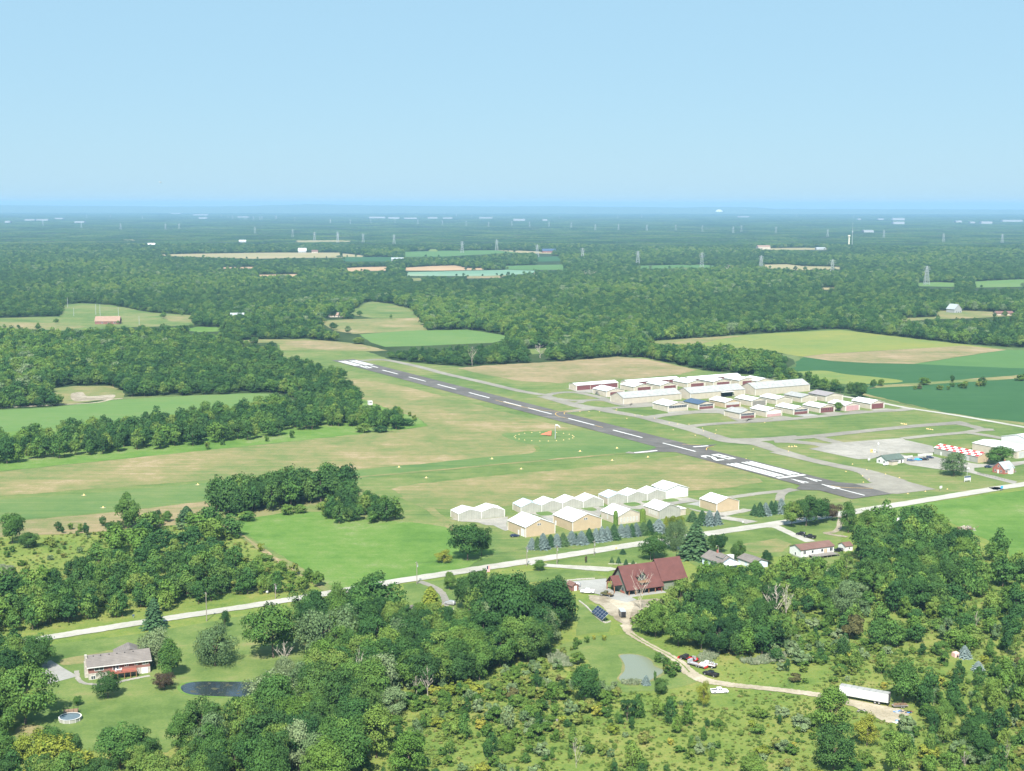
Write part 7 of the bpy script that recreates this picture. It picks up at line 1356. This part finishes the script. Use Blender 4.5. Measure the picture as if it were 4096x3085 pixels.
wood([(1760, 1260), (1850, 1265), (1960, 1335), (2090, 1330), (2240, 1290), (2320, 1330), (2320, 1400), (2100, 1420), (1960, 1400), (1860, 1400), (1780, 1370), (1740, 1330)], 0, 7, (4, 9), [('round', 2), ('oval', 2), ('light', 2), ('yellow', .7), ('open', 2), ('bush', 3), ('bushgrey', 1), ('bushbrown', .15)], 'small tree in the mixed thicket on the right side', W_+'right-hand thicket', seed=11, dens=.85)
wood([(440, 1104), (470, 1092), (560, 1080), (640, 1068), (740, 1060), (760, 1075), (700, 1092), (620, 1100), (500, 1122)], 0, 7, (12, 16), [('dark', 3), ('round', 2)], 'tall dark tree in the dense grove beside the grass runway', W_+'dense grove', seed=12, exc=False)
wood([(700, 1118), (735, 1090), (790, 1088), (865, 1118), (860, 1130), (800, 1132), (730, 1134)], 0, 6, (5, 11), [('dark', 2), ('round', 2), ('oval', 1)], 'lower tree at the right end of the grove by the bright meadow', W_+'right end of the grove', seed=13, exc=False)
wood([(500, 1122), (620, 1100), (700, 1095), (700, 1102), (600, 1118), (530, 1130)], 0, 8, (3, 6), [('oval', 2), ('light', 2)], 'young tree along the front of the dense grove', W_+'grove front', seed=14, exc=False, dens=.7)
wood([(120, 1148), (260, 1130), (430, 1120), (440, 1135), (300, 1148), (150, 1162)], 0, 5, (2.5, 5.5), [('oval', 2), ('light', 1), ('bush', 3), ('dark', 1)], 'low thicket tree along the ploughed strip left of the grove', W_+'ploughed strip edge', seed=15, exc=False, dens=.6)
wood([(-150, 985), (0, 960), (250, 933), (450, 905), (600, 885), (700, 880), (770, 868), (780, 905), (740, 920), (640, 935), (560, 950), (450, 960), (300, 975), (120, 992), (0, 1005), (-150, 1025)], 0, 8.2, (8, 13), BM, 'tree in the wood strip between the pale green field and the dry grass', W_+'strip wood', seed=16, dens=.88)
wood([(740, 925), (800, 925), (868, 930), (866, 905), (820, 905), (770, 905)], 0, 7, (7, 11), BM, 'tree in the clump at the tip of the strip wood', W_+'strip wood tip', seed=17)
wood([(450, 965), (640, 945), (740, 925), (870, 890), (925, 920), (870, 928), (640, 955), (430, 976)], 0, 14, (3, 6), [('bush', 2), ('oval', 2)], 'small tree on the grass in front of the strip wood', W_+'strip wood front', seed=18, exc=False, dens=.5)
wood([(1700, 808), (1850, 850), (1840, 870), (1780, 855), (1700, 838), (1640, 830), (1610, 822)], 0, 9, (5, 10), BM + [('bush', 3)], 'tree in the hedge behind the hangar yard', W_+'hangar yard hedge', seed=19, dens=.7)
wood([(2170, 1130), (2330, 1110), (2330, 1230), (2190, 1190)], 0, 8, (8, 13), BM, 'tree at the right edge by the bright meadow', W_+'right edge', seed=20)
wood([(2085, 1210), (2240, 1185), (2340, 1200), (2340, 1330), (2110, 1330)], 0, 8, (6, 12), BM + [('light', 2), ('open', 1)], 'tree in the open growth between the tall wood and the right edge', W_+'right margin', seed=21, dens=.7)
# shrubs
SB = [('bush', 6), ('bushgrey', 1.4), ('bushyellow', .8), ('bushbrown', .15)]
wood([(740, 1720), (850, 1540), (960, 1490), (1100, 1460), (1260, 1440), (1340, 1500), (1500, 1530), (1720, 1530), (1800, 1600), (1800, 1740)], 0, 5.0, (1.0, 3.6), SB + [('open', .8), ('tall', .5), ('spruce', .2)], 'shrub in the scrubland below the dirt track', 'shrubs of the lower scrubland', wr=(.8, 1.5), dens=.50, clump=26, seed=31)
wood([(820, 1480), (1000, 1450), (1260, 1430), (1320, 1520), (1280, 1600), (950, 1610), (850, 1560)], 0, 4.6, (1.8, 4.6), SB + [('light', 1), ('yellow', .5), ('grey', .5)], 'shrub in the thick scrub below the central wood', 'shrubs below the central wood', wr=(.8, 1.3), dens=.78, clump=30, seed=32)
wood([(1660, 1440), (1760, 1385), (1900, 1405), (2300, 1430), (2320, 1500), (2000, 1500), (1700, 1480)], 0, 5.5, (1.5, 4), SB + [('open', .6)], 'shrub in the scrub above the semi-trailer', 'shrubs above the semi-trailer', wr=(.8, 1.5), dens=.5, clump=22, seed=33)
wood([(1960, 1510), (2320, 1480), (2320, 1740), (1720, 1740), (1900, 1640)], 0, 5.2, (1.5, 5.5), SB + [('light', 1.4), ('oval', 1.4), ('open', 1), ('yellow', .5)], 'shrub in the overgrown lower right corner', 'shrubs of the lower right corner', wr=(.8, 1.2), dens=.82, clump=30, seed=34)
wood([(-150, 1160), (100, 1150), (430, 1135), (520, 1150), (620, 1235), (500, 1215), (250, 1228), (-150, 1285)], 0, 7.5, (1.2, 3.5), SB + [('oval', .4)], 'shrub in the scrub meadow left of the bright meadow', 'shrubs of the left scrub meadow', wr=(.9, 1.6), dens=.6, clump=24, seed=35)
wood([(1690, 1350), (1760, 1330), (1880, 1400), (1900, 1440), (1700, 1440), (1640, 1440)], 0, 5, (2, 5), [('bushgrey', 3), ('bush', 3), ('open', 1)], 'grey-green shrub around the reed beds', 'shrubs around the reed beds', wr=(.8, 1.3), dens=.7, seed=36)
wood([(880, 1135), (960, 1145), (960, 1165), (880, 1150)], 0, 5, (1, 2.2), SB, 'low shrub between the bright meadow and the T-hangars', 'shrubs beside the T-hangars', dens=.5, seed=37)
wood([(1412, 1418), (1440, 1414), (1468, 1438), (1464, 1462), (1444, 1464), (1424, 1442)], 0, 3.2, (1.5, 3.4), [('bush', 3), ('bushgrey', 1)], 'leafy shrub on the right bank of the milky pond', 'shrubs beside the milky pond', wr=(.9, 1.4), seed=38, exc=False)
wood([(1930, 842), (2050, 836), (2212, 818), (2400, 805), (2400, 812), (2212, 826), (2050, 843)], 0, 9, (2, 6), [('bush', 4), ('bushbrown', 1), ('oval', 1)], 'shrub in the hedge between the dark crop fields', 'hedge between the dark crop fields', wr=(.8, 1.6), dens=.6, seed=39, exc=False)
wood([(1180, 1420), (1250, 1390), (1300, 1372), (1330, 1380), (1260, 1400), (1200, 1430)], 0, 3.5, (1.5, 3.2), [('bush', 4), ('bushyellow', 1)], 'shrub along the wood edge above the pond lawn', 'shrubs above the pond lawn', seed=40, dens=.8, exc=False)
wood([(0, 285), (600, 240), (760, 215), (760, 222), (600, 250), (0, 295)], 4, 8, (3, 6), [('bush', 2), ('oval', 1)], 'tree beside the track above the pale green field', W_+'pale field track', seed=41, dens=.2)
ST = [('open', 2), ('tall', 3), ('oval', 2), ('light', 1.3), ('grey', .6), ('dark', .5)]
wood([(780, 1720), (860, 1560), (1000, 1500), (1250, 1490), (1500, 1550), (1720, 1560), (1800, 1720)], 0, 10, (3, 7.5), ST, 'slim young tree in the scrubland below the dirt track', W_+'lower scrubland', wr=(.4, .7), dens=.6, clump=40, seed=61)
wood([(1930, 1500), (2330, 1440), (2330, 1740), (1740, 1740), (1900, 1600)], 0, 7.5, (4.5, 10), ST + [('round', 1.5)], 'slim tree in the overgrown lower right corner', W_+'lower right corner', wr=(.42, .7), dens=.62, clump=40, seed=62)
wood([(1640, 1440), (1760, 1350), (2000, 1400), (2330, 1400), (2330, 1480), (2000, 1490), (1720, 1480)], 0, 10, (3.5, 8), ST, 'slim tree in the scrub above the semi-trailer', W_+'upper scrub', wr=(.42, .7), dens=.42, clump=36, seed=63)
# far woods
FAR = [(-300, 453), (2500, 457), (2500, 748), (2212, 752), (2090, 744), (1990, 738), (1830, 712), (1790, 711), (1540, 728), (1410, 738), (1430, 757), (1560, 762), (1690, 768), (1718, 786), (1690, 800), (1640, 812), (1525, 801), (1458, 796), (1386, 771), (1150, 788), (1000, 793), (850, 780), (720, 742), (660, 731), (598, 736), (597, 760), (605, 785), (700, 800), (745, 820), (765, 862), (790, 905), (700, 885), (640, 866), (600, 849), (265, 858), (110, 879), (0, 884), (-300, 892)]
FW = KP(0, FAR)
def farpts(z0, z1, sp, seed):
    w0, w1 = z0*.41, z1*.41
    P = sample([(-w0, z0), (w0, z0), (w1, z1), (-w1, z1)], sp, 1, 0, seed); P = P[inpoly(P, FW)]; return clear(P)
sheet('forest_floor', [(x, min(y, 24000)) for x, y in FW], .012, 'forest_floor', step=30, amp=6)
bands = [(1000, 1500, 9.0), (1500, 2200, 10.0), (2200, 3000, 11.5), (3000, 4000, 13.5), (4000, 5200, 16.5)]
FP = []
for i, (a_, b_, sp) in enumerate(bands):
    P = farpts(a_, b_, sp, 50+i); P, _ = clearview(P, np.full(len(P), 11.0)); rg = np.random.default_rng(60+i); n = len(P); low = np.sin(P[:, 0]/170+2*np.sin(P[:, 1]/260))+np.sin(P[:, 1]/210+1.7*np.sin(P[:, 0]/140))
    h = rg.uniform(7.5, 14.5, n) + low*1.8; w = np.maximum(sp*1.02, h*rg.uniform(.7, 1.0, n)) * rg.uniform(.85, 1.25, n); FP.append(np.stack([P[:, 0], P[:, 1], h, w, low], 1))
FP = np.concatenate(FP)
# choose the trees and shrubs that show largest; the rest becomes one object each
def is_tree(key): return not key.startswith('bush')
ntree = 300 - sum(1 for o in bpy.data.objects if o.parent is None and o.get('category') == 'tree'); nsh = 300
def inview(x, y): return y > 330 and abs(x) < y*.40
tc = sorted([c for c in CAND if is_tree(c[4])], key=lambda c: -(c[2]*c[3]/(c[1]**2) if inview(c[0], c[1]) else 0)); sc_ = sorted([c for c in CAND if not is_tree(c[4])], key=lambda c: -(c[2]*c[3]/(c[1]**2) if inview(c[0], c[1]) else 0))
for x, y, h, w, key, lab, grp in tc[:ntree] + sc_[:nsh]: plant(key, x, y, h, w, lab, grp)
for e in EXC:                                        # hedgerow trees along the borders of the far fields
    a = np.array(e)
    if a[:, 1].mean() < 1650 or a[:, 1].mean() > 9000: continue
    for p, q in zip(e, e[1:]+e[:1]):
        L_ = math.hypot(q[0]-p[0], q[1]-p[1]); n_ = int(L_/34)
        if TR_.random() < .3: continue
        for i_ in range(n_):
            if TR_.random() < .5: t_ = (i_+TR_.random())/n_; hh_ = TR_.uniform(4, 10); FP = np.concatenate([FP, [[p[0]+(q[0]-p[0])*t_+TR_.uniform(-6, 6), p[1]+(q[1]-p[1])*t_+TR_.uniform(-6, 6), hh_, hh_*TR_.uniform(.8, 1.3), 0]]])
# low-detail templates for the masses
def scatter(name, label, cat, pts, temps, mats=None):
    """pts: x y h w idx ; geometry-nodes instances of template meshes (10 m x 10 m)"""
    if not len(pts): return
    pts = np.array(pts, float); n = len(pts); rg = np.random.default_rng(n)
    me = bpy.data.meshes.new(name); me.vertices.add(n); co_ = np.zeros((n, 3), np.float32); co_[:, :2] = pts[:, :2]; me.vertices.foreach_set('co', co_.ravel())
    a = me.attributes.new('sc', 'FLOAT_VECTOR', 'POINT'); a.data.foreach_set('vector', np.stack([pts[:, 3]/10, pts[:, 3]/10, pts[:, 2]/10], 1).astype(np.float32).ravel())
    a = me.attributes.new('rt', 'FLOAT_VECTOR', 'POINT'); a.data.foreach_set('vector', np.stack([np.zeros(n), np.zeros(n), rg.uniform(0, 6.28, n)], 1).astype(np.float32).ravel())
    a = me.attributes.new('ix', 'INT', 'POINT'); a.data.foreach_set('value', pts[:, 4].astype(np.int32)); me.update()
    o = link(name, me); tag(o, label, cat, kind='stuff')
    col = bpy.data.collections.new(name + '_kinds')
    for i, t in enumerate(temps): q = bpy.data.objects.new('%s_kind_%02d' % (name, i), t); col.objects.link(q)
    ng = bpy.data.node_groups.new(name, 'GeometryNodeTree'); ng.interface.new_socket('Geometry', in_out='INPUT', socket_type='NodeSocketGeometry'); ng.interface.new_socket('Geometry', in_out='OUTPUT', socket_type='NodeSocketGeometry')
    N, L = ng.nodes, ng.links; gi, go = N.new('NodeGroupInput'), N.new('NodeGroupOutput'); ci = N.new('GeometryNodeCollectionInfo'); ci.inputs['Collection'].default_value = col; ci.inputs['Separate Children'].default_value = True; ci.inputs['Reset Children'].default_value = True
    ip = N.new('GeometryNodeInstanceOnPoints'); ip.inputs['Pick Instance'].default_value = True
    def att(nm, ty): q = N.new('GeometryNodeInputNamedAttribute'); q.data_type = ty; q.inputs[0].default_value = nm; return q.outputs['Attribute']
    L.new(gi.outputs[0], ip.inputs['Points']); L.new(ci.outputs[0], ip.inputs['Instance']); L.new(att('ix', 'INT'), ip.inputs['Instance Index'])
    L.new(att('sc', 'FLOAT_VECTOR'), ip.inputs['Scale'])
    e2r = N.new('FunctionNodeEulerToRotation'); L.new(att('rt', 'FLOAT_VECTOR'), e2r.inputs[0]); L.new(e2r.outputs[0], ip.inputs['Rotation']); L.new(ip.outputs[0], go.inputs[0])
    md = o.modifiers.new('scatter', 'NODES'); md.node_group = ng
    return o
def joined(kind, mat, seed, nq, qs):
    rg = np.random.default_rng(seed)
    if kind == 'con': C, N, S, t, h = conifer(rg, 10, 5.5, nq, qs); tr = MB(); tr.tube((0, 0, 0), (0, 0, 9), .2, .05, 'bark', 4, False)
    else: C, N, S, t, h, L = crown(rg, 10, 10, kind, nq, qs); tr = limbs(rg, 10, 10, L, nl=2)
    return quads_mesh('clump', C, N, S, t, h, [mat, 'bark'], tr)
MID = [joined('round', 'leaf', 301, 1500, .72), joined('oval', 'leaf', 302, 1500, .72), joined('round', 'leaf_dark', 303, 1500, .72), joined('oval', 'leaf', 304, 1500, .72), joined('tall', 'leaf', 305, 1500, .72), joined('round', 'leaf_light', 306, 1500, .72), joined('round', 'leaf', 307, 1500, .72), joined('oval', 'leaf_grey', 308, 1500, .72)]
KIX = {'round': [0, 3, 6], 'oval': [1, 3], 'tall': [4], 'dark': [2], 'light': [5], 'grey': [7], 'willow': [7], 'open': [1], 'yellow': [5], 'bronze': [2], 'spruce': [2], 'dead': [4]}
rg_ = random.Random(9)
rest = [(c[0], c[1], c[2], c[3], rg_.choice(KIX[c[4]])) for c in tc[ntree:]]
fi = []
for x, y, h, w, low in FP:
    v = rg_.random() + low*.22
    ix = 2 if v < .20 else (5 if v > 1.0 else (7 if v > .93 else rg_.choice([0, 1, 3, 6, 4, 0, 6]))); fi.append((x, y, h, w, ix))
scatter('woodland', 'continuous green woodland stretching from the airfield to the hazy distance', 'woodland', rest+fi, MID)
SHL = [joined('bush', 'shrub', 321, 420, 1.5), joined('bush', 'leaf_grey', 322, 420, 1.5), joined('bush', 'leaf_yellow', 323, 420, 1.5), joined('bush', 'leaf_olive', 324, 400, 1.5), joined('bush', 'shrub', 325, 420, 1.5)]
scatter('thicket', 'dense low thicket and brush filling the scrubland', 'thicket', [(c[0], c[1], c[2], c[3], {'bush': rg_.choice([0, 4]), 'bushgrey': 1, 'bushyellow': 2, 'bushbrown': 3}[c[4]]) for c in sc_[nsh:]], SHL)
# weeds: knee-high growth over the scrub meadows
WD = []
for k, poly, sp, hh in ((0, [(740, 1720), (850, 1500), (1180, 1430), (1260, 1440), (1340, 1500), (1560, 1490), (1740, 1500), (1830, 1400), (2330, 1420), (2330, 1740)], 2.1, (.15, .9)), (0, [(-150, 1160), (430, 1135), (520, 1150), (640, 1250), (350, 1320), (-150, 1400)], 3.6, (.2, 1.0)), (0, [(1640, 1230), (2330, 1180), (2330, 1440), (1700, 1440), (1560, 1420)], 2.9, (.2, 1.2)),
                        (0, [(1380, 1385), (1500, 1400), (1600, 1440), (1700, 1440), (1760, 1500), (1560, 1480), (1440, 1400)], 2.8, (.15, .6)), (0, [(560, 1400), (1240, 1340), (1180, 1430), (850, 1510), (700, 1720), (450, 1720)], 3.4, (.5, 1.8))):
    P = sample(KP(k, poly), sp*.8, .85, 9, 90+int(sp*10)); P = clear(P); rgw = np.random.default_rng(5)
    for x, y in P: h = rgw.uniform(*hh); WD.append((x, y, h, h*rgw.uniform(1.2, 2.6), rgw.integers(0, 3)))
WL = [joined('bush', 'weed', 331, 160, 1.7), joined('bush', 'weed', 332, 160, 1.7), joined('bush', 'shrub', 333, 160, 1.7)]
scatter('weeds', 'knee-high weeds and saplings covering the scrub meadows', 'weeds', WD, WL)
# reed beds
RB = []
for k, poly in ((13, [(940, 590), (1000, 520), (1090, 490), (1160, 500), (1150, 560), (1060, 620), (980, 620)]), (13, [(1370, 590), (1500, 590), (1620, 560), (1700, 510), (1820, 560), (1780, 610), (1500, 640), (1380, 620)]), (13, [(210, 790), (300, 800), (400, 800), (390, 830), (300, 840), (220, 825)]), (12, [(1680, 640), (1740, 600), (1820, 660), (1860, 710), (1780, 720), (1700, 690)]), (11, [(0, 30), (90, 40), (90, 120), (0, 130)])):
    P = sample(KP(k, poly), .9, 1, 0, 3); RB += [(x, y, rg_.uniform(1.2, 2.6), rg_.uniform(.8, 1.4), 0) for x, y in P]
def reeds():
    rg = np.random.default_rng(3); n = 60; C = np.stack([rg.uniform(-4, 4, n), rg.uniform(-4, 4, n), rg.uniform(2, 6, n)], 1); N = unit(rg.normal(size=(n, 3))*[1, 1, .12]); q = quads_mesh('reeds', C, N, np.full(n, 3.6), rg.uniform(.4, 1, n), rg.uniform(0, 1, n), ['reedleaf']); return q
M['reedleaf'] = leaf_mat('reed_leaf', [(0, (.12, .155, .085)), (.5, (.17, .20, .12)), (1, (.24, .26, .17))])
scatter('reed_bed', 'pale grey-green reeds in wet ground by the dense wood', 'reeds', RB, [reeds()])
# distant woods in patches, to the skyline
def grove(seed, ext=170, n=150, hh=(10, 16)):
    rg = np.random.default_rng(seed); C = []; N = []; S = []; T = []; H_ = []
    for i in range(n):
        x, y = rg.uniform(-ext/2, ext/2, 2); h = rg.uniform(*hh); w = rg.uniform(9, 17); m = 14
        d = unit(rg.normal(size=(m, 3))); d[:, 2] = np.abs(d[:, 2]); c = np.array([x, y, h*.58]) + d*[w*.45, w*.45, h*.42]; C.append(c); N.append(unit(d+rg.normal(size=(m, 3))*.3)); S.append(np.full(m, w*.42)); T.append(np.clip(rg.uniform(0, 1)*.6+rg.uniform(0, .4, m), 0, 1)); H_.append(np.full(m, rg.uniform(0, 1)))
    return quads_mesh('grove', np.concatenate(C)/10, np.concatenate(N), np.concatenate(S)/10, np.concatenate(T), np.concatenate(H_), ['leaf'])
GV = [grove(401+i) for i in range(5)]
GP = []
for a_, b_, sp in ((5100, 9000, 140), (9000, 16000, 190), (16000, 31000, 300)):
    P = farpts(a_, b_, sp, int(sp)); rg = np.random.default_rng(int(sp))
    for x, y in P:
        s = sp/140*100; hz = 10*rg.uniform(8, 13)/10*(1.25 if y > 9000 else 1); GP.append((x, y, hz, s, rg.integers(0, 5)))
o = scatter('distant_woodland', 'hazy blue-green woods reaching the skyline', 'woodland', GP, GV)
# groves on the hills follow the ground
def hill_h(x, y):
    rows = [(24500, 0), (26000, .35), (28000, .72), (30000, 1), (32500, .75)]; k = np.interp(y, [r_[0] for r_ in rows], [r_[1] for r_ in rows]); px = 2048+x/y*FPX; yy = np.interp(px, HX, HY); return (CAMH-(yy-818-.0015*(px-2048))*30000/FPX)*k
me = o.data; co_ = np.zeros(len(me.vertices)*3, np.float32); me.vertices.foreach_get('co', co_); co_ = co_.reshape(-1, 3); co_[:, 2] = [max(0, hill_h(x, y)-12) if y > 24500 else 0 for x, y in co_[:, :2]]; me.vertices.foreach_set('co', co_.ravel()); me.update()

# ================================================================== HAZE
hz = MB(); hz.box(-30500, 30500, -700, 36500, -1.5, 207, 'white'); ho = hz.build('haze'); ho.data.materials.clear()
hm = bpy.data.materials.new('haze_air'); hm.use_nodes = True; n, l = hm.node_tree.nodes, hm.node_tree.links; n.clear(); out = n.new('ShaderNodeOutputMaterial'); pv = n.new('ShaderNodeVolumePrincipled')
pv.inputs['Color'].default_value = (.36, .63, .90, 1); pv.inputs['Density'].default_value = 5.8e-5; pv.inputs['Anisotropy'].default_value = 0.0; l.new(pv.outputs[0], out.inputs['Volume']); ho.data.materials.append(hm); tag(ho, 'thin blue summer haze over the plain', 'haze', kind='stuff')
print('objects', len(bpy.data.objects), 'far', len(fi), 'rest', len(rest), 'weeds', len(WD), 'groves', len(GP), 'reeds', len(RB), 'sh', len(sc_), 'trees', len(tc))
